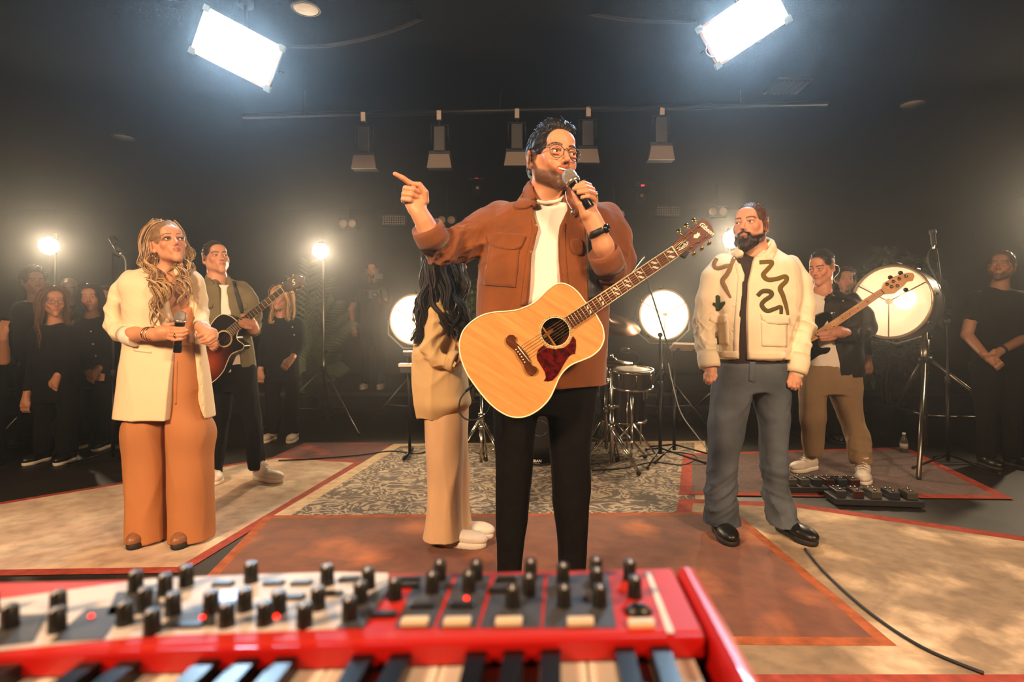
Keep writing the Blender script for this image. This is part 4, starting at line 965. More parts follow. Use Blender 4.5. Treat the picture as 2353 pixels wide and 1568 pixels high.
def guitar(t, Y, outline, hole, hole_r, depth, top_m, side_m, nut, end, saddle, head, nfr, inlays, side_n=5, rosette=True, hole_in='2a160c', binding=ivory, board_m=None, head_m=None, strings=6, inlay_fn=None, string_posts=None, fret_r=.0012):
    O = PL(outline, Y, 4); H_ = PL(circ(*hole, hole_r), Y)
    if hole_r: obj('soundboard', MB().prism(O, (0, .004, 0), [H_]), top_m, t)
    else: obj('soundboard', MB().prism(O, (0, .004, 0)), top_m, t)
    ins = MB(); n = len(O); b2 = O+np.array([0, depth, 0]); vv = np.concatenate([O+[0, .001, 0], b2]); ins.add(vv, [(k, (k+1) % n, (k+1) % n+n, k+n) for k in range(n)]); obj('sides', ins, side_m, t, True)
    obj('back', MB().prism(b2, (0, .004, 0)), side_m, t); obj('binding', MB().tube(O, .0026, 6, True), binding, t, True)
    if hole_r and rosette:
        q = MB().prism(PL(circ(*hole, hole_r*1.20), Y-.0006), (0, .001, 0), [PL(circ(*hole, hole_r*1.015), Y-.0006)]); obj('rosette', q, M('rosette_gold', 'caa25e', .3, noise=(160, .6)), t)
        obj('rosette_ring', MB().tube(PL(circ(*hole, hole_r*1.02, 48), Y), .0011, 6, True), ivory, t, True)
        d_ = MB()
        for k in range(44):
            an = k/44*2*math.pi; c = P(hole[0]+hole_r*1.15*math.cos(an), hole[1]+hole_r*1.15*math.sin(an), Y-.001); d_.sphere(c, .0018, 6, 4)
        obj('rosette_pearl', d_, pearl, t, True)
    nut = np.array(nut, float); end = np.array(end, float); bd = board_m or rosew; yb = Y-.006
    fb = [tuple(nut[0]), tuple(nut[1]), tuple(end[1]), tuple(end[0])]; obj('fretboard', MB().prism(PL(fb, yb), (0, .007, 0)), bd, t)
    nk_ = MB(); m0, m1 = nut.mean(0), end.mean(0); wd0, wd1 = np.linalg.norm(nut[0]-nut[1])*Y/F/2, np.linalg.norm(end[0]-end[1])*Y/F/2; nk_.tube([P(*m0, Y+.001+wd0*.92), P(*(m0*.45+m1*.55), Y+.001+wd1*.9)], [wd0*.92, wd1*.9], 14); obj('neck', nk_, head_m or side_m, t, True)
    bdg = MB()
    for k in (0, 1): bdg.tube([P(*nut[k], yb), P(*end[k], yb)], .0009, 6)
    obj('fretboard_binding', bdg, binding, t, True); obj('nut', MB().tube([P(*nut[0], yb-.002), P(*nut[1], yb-.002)], .0022, 6), ivory, t, True)
    s0 = np.array(saddle, float).mean(0); full = np.linalg.norm(s0-m0)
    def along(fr, side):   # point on board at fraction of scale, side 0..1
        a = nut[0]+(end[0]-nut[0])*(fr*full/np.linalg.norm(m1-m0)); b = nut[1]+(end[1]-nut[1])*(fr*full/np.linalg.norm(m1-m0)); return a+(b-a)*side
    for k in range(1, nfr+1): fr = frets_frac(k); obj('fret', MB().tube([P(*along(fr, 0), yb-.0005), P(*along(fr, 1), yb-.0005)], fret_r, 5), M('fret_wire', 'e8d8b8', .4, .7), t, True)
    if inlay_fn: inlay_fn(t, along, yb)
    S = np.array(saddle, float)
    for k in range(strings):
        q = .10+.80*k/(strings-1); a = nut[0]+(nut[1]-nut[0])*q; b = S[0]+(S[1]-S[0])*q; pts = [P(*b, Y-.009), P(*a, yb-.004)]
        if string_posts: pts.append(P(*string_posts[k], Y-.006))
        obj('string', MB().tube(pts, .00055 if k > 2 else .0008, 5), string_m, t, True)
    if head: obj('headstock', MB().prism(PL(head, Y-.001, 0), (0, .014, 0)), head_m or rosew, t)
A = lambda p: cv(p, 1040, 640, 4.61); B = lambda p: cv(p, 1480, 480, 9.8)
gt = thing('acoustic_guitar', 'natural spruce acoustic guitar with a red tortoise pickguard', 'guitar', P(1180, 958, GY))
gout = A([(1400, 245), (1330, 150), (1250, 85), (1160, 52), (1080, 70), (1000, 130), (930, 200), (860, 260), (780, 300), (680, 335), (560, 350), (450, 358), (330, 385), (220, 445), (130, 530), (90, 610), (72, 700), (80, 800), (110, 910), (160, 1020), (220, 1110), (310, 1230), (400, 1330), (500, 1410), (600, 1460), (700, 1475), (800, 1455), (900, 1400), (980, 1330), (1040, 1250), (1090, 1140), (1130, 1050), (1190, 970), (1270, 910), (1380, 865), (1470, 825), (1550, 760), (1590, 690), (1605, 620), (1590, 520), (1550, 440), (1500, 360)])
hp = B([(625, 845), (690, 770), (745, 690), (860, 600), (1000, 500), (1160, 375), (1340, 222), (1440, 290), (1530, 400), (1570, 500), (1582, 598), (1420, 715), (1250, 850), (1080, 950), (930, 985), (775, 1075)])
lposts = [B([p])[0] for p in [(905, 650), (1070, 520), (1235, 400)]]; rposts = [B([p])[0] for p in [(1390, 630), (1220, 745), (1050, 865)]]
def inl(t, along, yb):
    for n in (1, 3, 5, 7, 9, 12, 15):
        f0, f1 = frets_frac(n-1), frets_frac(n); 
        for (s0, s1, sk) in ((.14, .48, .30), (.52, .86, .30)):
            g = lambda u, s: along(f0+(f1-f0)*u, s); off = .0
            u0, u1 = (.22, .62) if s0 < .5 else (.38, .78)
            q = [g(u1-.14 if s0 < .5 else u1-.14, s0), g(u1+.14, s0), g(u0+.14, s1), g(u0-.14, s1)]
            if n > 9: q = [g(.2, s0+.05), g(.55, s0+.05), g(.80, s1-.02), g(.45, s1-.02)]
            obj('inlay', MB().prism(PL([tuple(x) for x in q], yb-.0004), (0, .001, 0)), pearl, t)
guitar(gt, GY, gout, A([(1088, 567)])[0], 150/4.61, .088, spruce, wood('mahogany_side', '7a3f1c', '4a2410', 20), [B([(625, 845)])[0], B([(775, 1075)])[0]], [A([(1195, 410)])[0], A([(1275, 530)])[0]], A([(690, 720), (810, 880)]), hp, 20, None, inlay_fn=inl, head_m=wood('headstock_rosewood', '6a3016', '3a170a', -35, 60), string_posts=lposts+rposts)
obj('pickguard', MB().prism(PL(A([(1275, 610), (1305, 650), (1308, 720), (1298, 800), (1270, 802), (1230, 830), (1190, 890), (1150, 960), (1110, 1030), (1060, 1080), (1010, 1092), (965, 1088), (990, 1050), (980, 1000), (940, 930), (900, 870), (890, 815), (905, 760), (965, 705), (1000, 735), (1090, 752), (1180, 735), (1240, 685)]), GY-.0018), (0, .002, 0)), torto, gt)
obj('bridge', MB().prism(PL(A([(620, 597), (660, 608), (672, 640), (668, 665), (690, 690), (760, 760), (815, 850), (825, 890), (845, 925), (885, 938), (897, 970), (880, 1010), (835, 1028), (795, 1012), (770, 975), (755, 925), (735, 890), (700, 840), (660, 770), (610, 730), (572, 690), (563, 645), (582, 610)]), GY-.008, 3), (0, .009, 0)), ebony_br, gt, bevel=.002)
obj('saddle', MB().tube(PL(A([(690, 720), (815, 882)]), GY-.009), .0016, 6), ivory, gt, True)
for p in [(672, 755), (693, 780), (713, 804), (731, 832), (747, 861), (764, 889)]: obj('bridge_pin', MB().lathe([(.0026, 0), (.0026, .002), (.0012, .0035)], P(*A([p])[0], GY-.008), (0, -1, 0), 10), ivory, gt, True)
# inside the sound hole: braces and paper label on the back
hc = A([(1088, 567)])[0]
for k, (a, b) in enumerate(([(930, 500), (1090, 730)], [(960, 620), (1060, 540)])): obj('brace', MB().tube(PL(A([a, b]), GY+.05), .006, 4), wood('brace_wood', 'c98a4a', 'a86a30', 0), gt)
lb = MB().prism(PL([(1160+0, 0)], 1)) if False else MB().prism(PL([(1280+x*1.12-1280+1279, y) for x, y in circ(1279-1040*0-0, 757, 17)] if False else [(1279+17*math.cos(k/32*6.283)*1.12, 756+17*math.sin(k/32*6.283)) for k in range(32)], GY+.08), (0, .001, 0)); obj('paper_label', lb, M('label_paper', 'd9bd88', .8), gt)
obj('label_print', text_mesh('Gibson', .016, P(1277, 756, GY+.079), (.55, 0, -.45), (.45, 0, .55), shear=.2), M('label_ink', '3a2a18', .8), gt)
obj('logo', text_mesh('Gibson', .0205, P(*B([(1408, 452)])[0], GY-.0016), (.78, 0, -.63), (.63, 0, .78), shear=.35, bold=.0004), M('pearl_logo', 'f2e6d2', .35), gt)
cr = B([(1115, 660), (1120, 600), (1140, 575), (1165, 580), (1190, 555), (1210, 520), (1218, 550), (1262, 545), (1250, 580), (1272, 605), (1235, 615), (1210, 662)]); obj('crown_inlay', MB().prism(PL(cr, GY-.0016), (0, .001, 0)), pearl, gt)
tr_ = B([(690, 870), (850, 750), (930, 728), (1000, 738), (985, 800), (940, 850), (745, 960)]); obj('truss_cover', MB().prism(PL(tr_, GY-.0022), (0, .0015, 0)), M('black_gloss', '0a0a0a', .15), gt); obj('truss_cover_edge', MB().tube(PL(tr_, GY-.0022), .0006, 5, True), ivory, gt, True)
obj('truss_lettering', text_mesh('Studio', .0165, P(*B([(862, 845)])[0], GY-.003), (.80, 0, .60), (-.60, 0, .80), shear=.25), M('pearl_logo', ''), gt)
for p, b in zip([(905, 650), (1070, 520), (1235, 400), (1390, 630), (1220, 745), (1050, 865)], [(800, 520), (965, 395), (1135, 275), (1455, 760), (1290, 880), (1115, 995)]): tuner(gt, B([p])[0], B([b])[0], GY, .0045, .0105, gold)
# strap over the shoulder, part of the guitar
sk_ = patch_px('strap', [(1332, 470), (1344, 520), (1348, 580), (1350, 640), (1352, 690), (1378, 690), (1376, 640), (1372, 560), (1364, 500), (1352, 470)], jb, .006, M('black_strap_leather', '121010', .55, bump=(120, .2)), gt, 7)
obj('strap_button', MB().lathe([(.006, 0), (.004, .006), (.008, .012)], P(1098, 886, GY+.04), (-1, 0, -.6), 12), chrome, gt, True)
pl = MB(); pl.tube([P(1088, 884, GY+.04), P(1070, 900, GY+.035)], .005, 8); pl.tube(crs([P(1070, 900, GY+.035), P(1058, 918, GY+.03), P(1055, 945, GY+.03), P(1070, 963, GY+.03), P(1095, 965, GY+.04), P(1118, 950, GY+.08), P(1130, 925, GY+.12)], 8), .0028, 8); pc_ = obj('guitar_cable', pl, rubber, None, True); tag(pc_, 'black cable looping from the spruce guitar\'s strap button', 'cable')
obj('clip_tuner', MB().box(P(*B([(905, 1020)])[0], GY+.005), (.010, .010, .012), Ry(.5)), M('black_plastic', '0c0c0d', .3), gt, bevel=.002)
# ------------------------------------------------------------------ the other performers
def D(o, s, pts): return [(o[0]+p[0]/s, o[1]+p[1]/s)+tuple(p[2:]) for p in pts]
denim = M('washed_denim', '39414a', .85, noise=(5, .45), bump=(260, .35), col2='59616a'); cream_twill = M('cream_twill', 'ead7b8', .85, noise=(7, .12), bump=(320, .25))
brown_tee = M('dark_brown_cotton', '2c1d15', .9); shoe_black = M('black_leather', ''); sole_dark = M('dark_sole', '')
white_leather = M('white_sneaker', 'd8cbbd', .5, noise=(20, .08)); white_sole = M('white_sole', 'ddd2c2', .6); white_lace = M('white_lace', 'e4dacb', .8)
# --- bearded man in the embroidered jacket
EY = 3.08; FOOT_Z[0] = .012
em = Person('bearded man in a cream jacket with green and tan squiggle embroidery', (P(1725, 700, EY)[0], EY, 0), 'cb9274')
He = Head(dict(eyeR=(1696.5, 512.5), eyeL=(1723, 509), nose=(1706, 525), mouth=(1708.5, 538), chin=(1711, 566), earL=(1761, 521), top=(1727, 469)), EY-.02, math.radians(-27), 1.03)
nk = P(1736, 588, EY)
v, f = head_field(He, .0029, nk, fat=.6, jaw=1.05, neckr=.064, chest=[(P(1736, 592, EY), .07), (P(1736, 640, EY+.03), .10)]).mesh(); v = relax(v, f, 1, .4)
em.add_skin(v, f, paint_head(He, v, 'cb9274', lip='b06a58', beard=True, beard_col='2c1a10', stub=.9, brow='4a2e1c', scalp=('3d281b', .8)))
add_eyes(em, He, (-.25, -1, .0), '5a6a5a')
short_hair(em, He, .003, '4e3220', top=.006, side=.003, back=.005, tufts=160, seed=9, tl=.014, tr=.0022, amp=.0012, facecut=(0, -.118, -.030, .084, .092, .112), nape=-.07, lift=.1, tz=.03)
def beard(pr, H, h, col, th=1.0, seed=3):
    S = H.s; pts = [H.w((a, b, c)) for a in (-.1, .1) for b in (-.14, .04) for c in (-.16, .04)]; fl = Field(np.min(pts, 0), np.max(pts, 0), h)
    K = lambda a, b, ra, rb, k=.016: fl.cone(H.w(a), H.w(b), ra*S*th, rb*S*th, k*S)
    for x in (-1, 1):
        K((x*.066, -.012, .002), (x*.060, -.014, -.05), .009, .015); K((x*.060, -.014, -.05), (x*.036, -.055, -.092), .015, .024); K((x*.036, -.055, -.092), (0, -.080, -.115), .024, .026)
        K((0, -.104, -.0475), (x*.026, -.093, -.058), .0045, .006, .004); K((x*.026, -.093, -.058), (x*.026, -.080, -.088), .006, .016, .01)
    K((0, -.092, -.082), (0, -.086, -.118), .010, .024)
    fl.ell(H.w((0, -.104, -.0615)), np.array([.021, .018, .0085])*S, H.R, .004*S, True)
    v, f = fl.mesh(); v = relax(v, f, 1); n = vnormals(v, f); L = H.l(v); st = np.sin(L[:, 0]*900+2*wob(L, 70, seed))*.5+wob(L, 220, seed+1)*.6; v = v+n*(.0016*S*st)[:, None]
    c = np.tile(np.array([*lin(col), 1.0]), (len(v), 1)); c[:, :3] *= (1+.3*wob(L, 230, seed+9))[:, None].clip(.5, 1.6); return pr.child('beard', v, f, HAIR(), c)
beard(em, He, .003, '24150d')
tor = sil(EY, [(566, 1700, 1778, .06, .02), (582, 1678, 1800, .085, .02), (600, 1652, 1822, .11), (640, 1642, 1836, .135), (720, 1642, 1828, .145), (780, 1646, 1814, .145), (826, 1648, 1808, .14)])
aR = pc([(1660, 604, .02, 20), (1637, 640, .0, 24), (1624, 690, -.01, 25), (1618, 740, -.02, 24), (1622, 790, -.05, 22), (1629, 838, -.08, 19.5)], EY)
aL = pc([(1815, 606, .02, 21), (1838, 650, .0, 26), (1846, 705, -.01, 27), (1846, 750, -.02, 26), (1840, 800, -.05, 23), (1830, 852, -.08, 20.5)], EY)
fj = Field(*bounds([aR, aL], [tor]), .006); fj.loft(tor, .01, p=2.6); fj.chain(aR, .018); fj.chain(aL, .018)
o4 = lambda p: D((1550, 430), 2.178, p)
fj.polycut(poly_xz(o4([(318, 300), (455, 300), (405, 372), (372, 480), (368, 600), (366, 700), (368, 900), (322, 900), (328, 700), (342, 560), (352, 440), (335, 380)]), EY-.14), EY-.6, EY-.02, .004)
jk, ejb = em.cloth('embroidered_jacket', fj, cream_twill, [('w', .004, 9, 43), ('f', .009, 11, 45, (0, 0, 1)), ('fl', .020, 24, 46, (1, .3, .25), P(1620, 760, EY-.05), .13), ('fl', .020, 24, 47, (1, .3, -.25), P(1846, 770, EY-.05), .14)])
ft = Field(*bounds([], [tor]), .009); ft.loft([(z, x, y, rx-.02, ry-.018) for z, x, y, rx, ry in tor if z < P(0, 580, EY)[2]]+[(P(0, 836, EY)[2], P(1728, 836, EY)[0], EY, .165, .118)], .01, p=2.5); ft.ell(P(1738, 578, EY-.02), (.065, .085, .05), None, .012, True)
em.cloth('t_shirt', ft, brown_tee, [('f', .006, 18, 48, (0, 0, 1))])
thread_tan, thread_olive, thread_dk = M('tan_chenille', '8a6840', .95, bump=(420, .8)), M('olive_chenille', '6f5a1c', .95, bump=(420, .8)), M('dark_green_chenille', '2e3a16', .95, bump=(420, .8)); thread_ol2 = M('brown_olive_chenille', '574a22', .95, bump=(420, .8))
patch_px('embroidery', strip(o4([(212, 358), (198, 390), (215, 408), (260, 396), (280, 400), (262, 440), (240, 470), (255, 505), (282, 555)]), [8, 9, 9, 9, 10, 10, 11, 10, 4]), ejb, .0035, thread_tan, em.root, 4)
patch_px('embroidery', strip(o4([(302, 352), (292, 372), (284, 396)]), [9, 9, 8]), ejb, .0035, thread_tan, em.root, 4)
patch_px('embroidery', strip(o4([(425, 378), (488, 378), (462, 415), (444, 440), (466, 464), (510, 460), (552, 448), (558, 470), (528, 505), (542, 545), (558, 600), (566, 640)]), [9, 9, 10, 11, 10, 10, 10, 10, 11, 10, 8, 5]), ejb, .0035, thread_olive, em.root, 4)
patch_px('embroidery', strip(o4([(415, 545), (440, 522), (478, 524), (482, 545), (450, 568), (436, 592), (462, 620), (505, 608), (530, 600), (532, 635)]), [9, 10, 10, 10, 10, 10, 10, 9, 8, 7]), ejb, .0035, thread_ol2, em.root, 4)
patch_px('embroidery', o4([(205, 545), (215, 540), (228, 548), (230, 580), (240, 575), (252, 572), (254, 585), (240, 605), (222, 622), (206, 618), (205, 600), (190, 590), (192, 578), (205, 580)]), ejb, .0035, thread_dk, em.root, 4)
patch_px('collar', o4([(318, 300), (300, 318), (308, 345), (322, 372), (338, 384), (345, 350), (330, 318)]), ejb, .010, cream_twill, em.root, 5); patch_px('collar', o4([(478, 265), (500, 300), (498, 335), (488, 365), (462, 362), (448, 345), (425, 352), (408, 348), (440, 318)]), ejb, .010, cream_twill, em.root, 5)
cm_ = MB(); cm_.tube(crs([P(1700, 590, EY-.075), P(1696, 575, EY-.04), P(1708, 562, EY+.05), P(1738, 556, EY+.10), P(1768, 560, EY+.05), P(1777, 572, EY-.04), P(1762, 592, EY-.08)], 6), .017, 8, flat=2.2, up=(0, 0, 1)); obj('collar_stand', cm_, cream_twill, em.root, True)
patch_px('chest_pocket', o4([(205, 668), (270, 668), (272, 792), (206, 788)]), ejb, .004, cream_twill, em.root, 6); patch_px('chest_pocket', o4([(432, 670), (562, 676), (560, 802), (436, 796)]), ejb, .004, cream_twill, em.root, 6)
patch_px('pocket_flap', o4([(180, 646), (205, 650), (206, 634), (266, 636), (264, 680), (235, 686), (195, 682), (172, 668)]), ejb, .007, cream_twill, em.root, 6); patch_px('pocket_flap', o4([(430, 634), (500, 640), (572, 652), (574, 686), (520, 690), (465, 682), (434, 660)]), ejb, .007, cream_twill, em.root, 6)
patch_px('placket', o4([(300, 372), (330, 386), (350, 440), (340, 560), (326, 700), (320, 860), (296, 860), (298, 700), (310, 560), (318, 450)]), ejb, .003, cream_twill, em.root, 6)
patch_px('waistband', o4([(215, 822), (318, 822), (318, 858), (215, 852)]), ejb, .004, cream_twill, em.root, 6); patch_px('waistband', o4([(370, 824), (558, 826), (556, 866), (370, 862)]), ejb, .004, cream_twill, em.root, 6)
bt_ = M('cream_button', 'e2cfae', .4); button_px(em.root, ejb, o4([(323, 475), (298, 592), (295, 715), (293, 835)]), .0085, bt_)
cuff(em, 'cuff', P(1624, 808, EY-.065), P(1630, 844, EY-.085), .049, cream_twill); cuff(em, 'cuff', P(1838, 818, EY-.065), P(1829, 858, EY-.085), .052, cream_twill)
j1 = sil(EY, [(840, 1650, 1742, .115), (900, 1636, 1728, .115), (960, 1630, 1716, .105), (1040, 1626, 1700, .095), (1120, 1620, 1694, .09), (1205, 1616, 1700, .10)]); j2 = sil(EY, [(840, 1722, 1808, .115), (900, 1732, 1810, .115), (960, 1742, 1808, .105), (1040, 1747, 1806, .09), (1120, 1752, 1812, .088), (1205, 1762, 1830, .098)])
fp = Field(*bounds([], [j1, j2]), .008); fp.loft(j1, .02); fp.loft(j2, .03); fp.loft(sil(EY, [(800, 1652, 1806, .12), (850, 1648, 1810, .125), (900, 1650, 1800, .11)]), .02)
jn, jnb = em.cloth('jeans', fp, denim, [('f', .010, 12, 51, (0, 0, 1)), ('w', .006, 16, 52), ('fl', .02, 20, 53, (1, 0, .3), P(1655, 1140, EY-.05), .16), ('fl', .02, 20, 54, (1, 0, -.2), P(1790, 1140, EY-.05), .16)])
patch_px('fly', [(1722, 832), (1736, 832), (1734, 880), (1720, 876)], jnb, .003, denim, em.root, 5)
for px, dx in ((1662, -.03), (1805, .05)): q = P(px, 1228, EY); shoe(em, 'shoe', (q[0], EY+.08), (q[0]+dx, EY-.20), .105, .10, shoe_black, sole_dark)
hand_px(em, EY-.09, [(1628, 826, .02, 12), (1632, 843, .01, 11.5), (1634, 852, 0, 11)], [[(1634, 850, 0, 12), (1632, 862, -.005, 12.5)]], [[(1638, 860, -.02, 5.2), (1638, 872, -.024, 4.6), (1632, 880, -.012, 4)], [(1632, 862, -.02, 5.2), (1632, 876, -.026, 4.7), (1628, 882, -.012, 4)], [(1626, 862, -.012, 5), (1626, 875, -.02, 4.4), (1624, 880, -.008, 3.8)], [(1621, 860, .0, 4.6), (1620, 870, -.008, 4), (1619, 875, 0, 3.4)], [(1642, 852, -.012, 5), (1645, 864, -.02, 4.4), (1641, 874, -.026, 3.8)]], .0036)
hand_px(em, EY-.09, [(1829, 842, .02, 12.5), (1826, 858, .01, 12), (1824, 866, 0, 11.5)], [[(1824, 864, 0, 12), (1827, 876, -.005, 13)]], [[(1818, 872, -.02, 5.2), (1816, 885, -.024, 4.7), (1820, 893, -.012, 4)], [(1825, 876, -.022, 5.2), (1825, 889, -.026, 4.7), (1827, 895, -.012, 4)], [(1832, 876, -.016, 5), (1833, 888, -.02, 4.5), (1834, 893, -.008, 3.8)], [(1838, 873, -.004, 4.6), (1840, 883, -.01, 4), (1840, 888, 0, 3.4)], [(1816, 866, -.012, 5), (1811, 878, -.02, 4.4), (1813, 888, -.024, 3.8)]], .0036)
t_ = Field(*bounds([], [tor]), .015); t_.loft([(z, x, y, rx-.05, ry-.04) for z, x, y, rx, ry in tor if z < P(0, 600, EY)[2]], .01); v, f = t_.mesh(); em.add_skin(v, f); em.finish()

# --- blonde singer in the beige blazer
BY = 3.0; FOOT_Z[0] = .005
blazer = M('beige_blazer', 'e3c9a4', .8, noise=(5, .06), bump=(500, .12)); apricot = M('apricot_trousers', 'b0703f', .75, noise=(4, .10), bump=(300, .1)); satin = M('apricot_top', 'b87a50', .5)
bl = Person('woman with long wavy blonde hair in a beige blazer holding a microphone', (P(385, 700, BY)[0], BY, 0), 'c98a66')
Hb = Head(dict(eyeR=(384, 548), eyeL=(411.5, 550), nose=(411, 562), mouth=(407, 575), chin=(410, 594), earR=(351, 574), top=(381, 514)), BY-.02, math.radians(36), .98)
nk = P(383, 632, BY+.01)
v, f = head_field(Hb, .0029, nk, fem=1.0, jaw=.95, nosew=.88, neckr=.052, chest=[(P(384, 640, BY+.02), .062), (P(390, 672, BY+.0), .085), (P(398, 705, BY-.01), .09)]).mesh(); v = relax(v, f, 1, .4)
bl.add_skin(v, f, paint_head(Hb, v, 'c98a66', lip='a04f40', brow='4a2f1c', fem=1, lid=('4a2c20', .75), blush=.3)); add_eyes(bl, Hb, (.2, -1, .04), '5a5040')
HC = ['b08a5c', '8f6a42', 'd0b084', '6e4e30', 'c49c6a']; mb = MB()
short_hair(bl, Hb, .0035, '7a5a38', top=.006, side=.006, back=.010, tufts=60, seed=12, tl=.03, tr=.002, amp=.0016, facecut=(.0, -.118, -.045, .079, .088, .122), nape=-.06, lift=.02, name='hair_crown', comb=lambda p: np.stack([np.sign(p[:, 0])*.9, np.full(len(p), .5), np.full(len(p), -.8)], 1))
o3 = lambda p: D((300, 490), 7.127, p)
def gl(pts, Y0): return [P(a, b, Y0+c) for a, b, c in D((300, 490), 7.127, pts)]
bundle(mb, gl([(560, 165, -.02), (430, 215, -.03), (345, 340, -.02), (300, 520, -.01), (300, 700, -.02), (320, 900, -.06), (390, 1080, -.10), (440, 1250, -.14), (430, 1420, -.16), (400, 1600, -.17), (440, 1800, -.17), (480, 1950, -.165)], BY), [.012, .018, .022, .026, .03, .030, .026, .024, .02], 153, .0027, HC, (.018, .16), 61)
bundle(mb, gl([(540, 160, .02), (380, 230, .03), (285, 400, .04), (258, 600, .05), (262, 800, .03), (300, 980, -.04), (480, 1130, -.12), (560, 1280, -.15), (520, 1420, -.165), (480, 1560, -.17), (520, 1700, -.17)], BY), [.012, .02, .026, .03, .03, .028, .024, .02, .016], 117, .0027, HC, (.020, .15), 62)
bundle(mb, gl([(570, 165, -.01), (700, 235, .0), (800, 380, .02), (870, 560, .03), (880, 720, .02), (830, 860, -.03), (800, 1020, -.09), (840, 1180, -.13), (870, 1330, -.15), (850, 1480, -.16), (900, 1620, -.16)], BY), [.010, .014, .018, .024, .03, .034, .036, .034, .028, .02], 153, .0027, HC, (.022, .15), 63)
bundle(mb, gl([(600, 160, .03), (740, 270, .04), (850, 450, .06), (930, 640, .06), (950, 800, .03), (910, 950, -.04), (880, 1100, -.10), (900, 1260, -.13)], BY), [.01, .014, .02, .024, .028, .03, .024, .02], 72, .0027, HC, (.024, .14), 64)
bundle(mb, gl([(450, 160, .06), (300, 320, .10), (260, 600, .11), (280, 900, .10), (420, 1040, .08)], BY), [.02, .04, .05, .06, .06], 48, .0055, HC, (.008, .2), 65)
bundle(mb, gl([(640, 160, .06), (760, 330, .09), (820, 600, .10), (850, 850, .09), (840, 1000, .07)], BY), [.02, .04, .04, .05, .05], 32, .0055, HC, (.008, .2), 66)
obj('hair', mb, HAIR(), bl.root, True)
tor = sil(BY, [(612, 340, 430, .05, .02), (626, 296, 452, .075, .02), (645, 280, 462, .10), (690, 288, 462, .118), (740, 293, 462, .118), (790, 290, 464, .115), (850, 283, 474, .135), (910, 276, 482, .145), (960, 270, 488, .15)])
aR = pc([(300, 636, .02, 17), (277, 668, .0, 20), (264, 710, .0, 21), (262, 745, -.02, 21), (272, 764, -.06, 20), (296, 770, -.10, 18)], BY)
aL = pc([(448, 648, .02, 18), (456, 690, .02, 20), (458, 725, .0, 20), (462, 748, -.06, 18), (467, 762, -.11, 15)], BY)
fj = Field(*bounds([aR, aL], [tor]), .006); fj.loft(tor, .01, p=2.5); fj.chain(aR, .014); fj.chain(aL, .014)
o5 = lambda p: D((0, 450), 2.24, p)
fj.polycut(poly_xz(o5([(735, 345), (1000, 345), (985, 440), (966, 520), (968, 600), (972, 780), (985, 900), (1018, 1200), (862, 1200), (876, 950), (886, 780), (878, 640), (852, 540), (795, 440)]), BY-.12), BY-.6, BY-.02, .004)
jk, bjb = bl.cloth('blazer', fj, blazer, [('w', .003, 8, 71), ('f', .004, 8, 72, (0, 0, 1)), ('fl', .014, 26, 73, (1, 0, -.4), P(268, 735, BY-.02), .12), ('fl', .012, 26, 74, (1, 0, .4), P(460, 735, BY-.02), .1)])
patch_px('lapel', o5([(800, 400), (840, 430), (862, 520), (876, 620), (884, 740), (870, 740), (830, 660), (790, 560), (775, 470)]), bjb, .006, blazer, bl.root, 6); patch_px('lapel', o5([(940, 430), (985, 460), (1000, 560), (990, 680), (974, 760), (970, 600), (958, 480)]), bjb, .006, blazer, bl.root, 6)
patch_px('pocket_welt', o5([(690, 786), (782, 800), (780, 812), (690, 800)]), bjb, .003, blazer, bl.root, 5)
lining = M('cream_lining', 'e6d6c2', .6); cuff(bl, 'rolled_cuff', P(286, 768, BY-.09), P(314, 777, BY-.13), .044, lining); cuff(bl, 'rolled_cuff', P(464, 752, BY-.09), P(472, 768, BY-.135), .036, lining)
ft = Field(*bounds([], [tor]), .005); ft.loft([(z, x, y, rx-.022, ry-.016) for z, x, y, rx, ry in tor if P(0, 800, BY)[2] < z < P(0, 680, BY)[2]], .01, p=2.4); ft.ell(P(410, 686, BY-.09), (.105, .09, .05), None, .02, True)
bl.cloth('top', ft, satin, [('f', .006, 20, 75, (.3, 0, 1))])
w1 = sil(BY, [(775, 336, 430, .085), (880, 316, 412, .098), (945, 302, 392, .105), (975, 290, 388, .12), (1050, 292, 384, .115), (1150, 298, 384, .115), (1238, 300, 388, .12)]); w2 = sil(BY, [(775, 360, 448, .085), (880, 388, 460, .098), (945, 388, 470, .105), (975, 388, 487, .12), (1050, 391, 487, .115), (1150, 392, 486, .115), (1238, 394, 488, .12)])
fp = Field(*bounds([], [w1, w2]), .009); fp.loft(w1, .006); fp.loft(w2, .008); fp.loft(sil(BY, [(776, 338, 450, .092), (840, 326, 458, .098), (895, 318, 462, .095)]), .02)
jn, wb = bl.cloth('wide_trousers', fp, apricot, [('f', .010, 10, 81, (0, 0, 1)), ('w', .004, 8, 82)])
patch_px('waistband', [(394, 776), (440, 778), (440, 797), (393, 796)], wb, .004, apricot, bl.root, 5); button_px(bl.root, wb, [(423, 787)], .011, M('apricot_button', 'd39a66', .35)); patch_px('pleat', [(404, 830), (408, 830), (406, 930), (402, 930)], wb, .002, apricot, bl.root, 6)
for px in (342, 440): q = P(px, 1240, BY); shoe(bl, 'shoe', (q[0], BY+.06), (q[0], BY-.15), .08, .09, M('tan_leather', '8a5a3a', .4), sole_dark)
hd = lambda p: D((330, 680), 7.84, p); BH = BY-.19
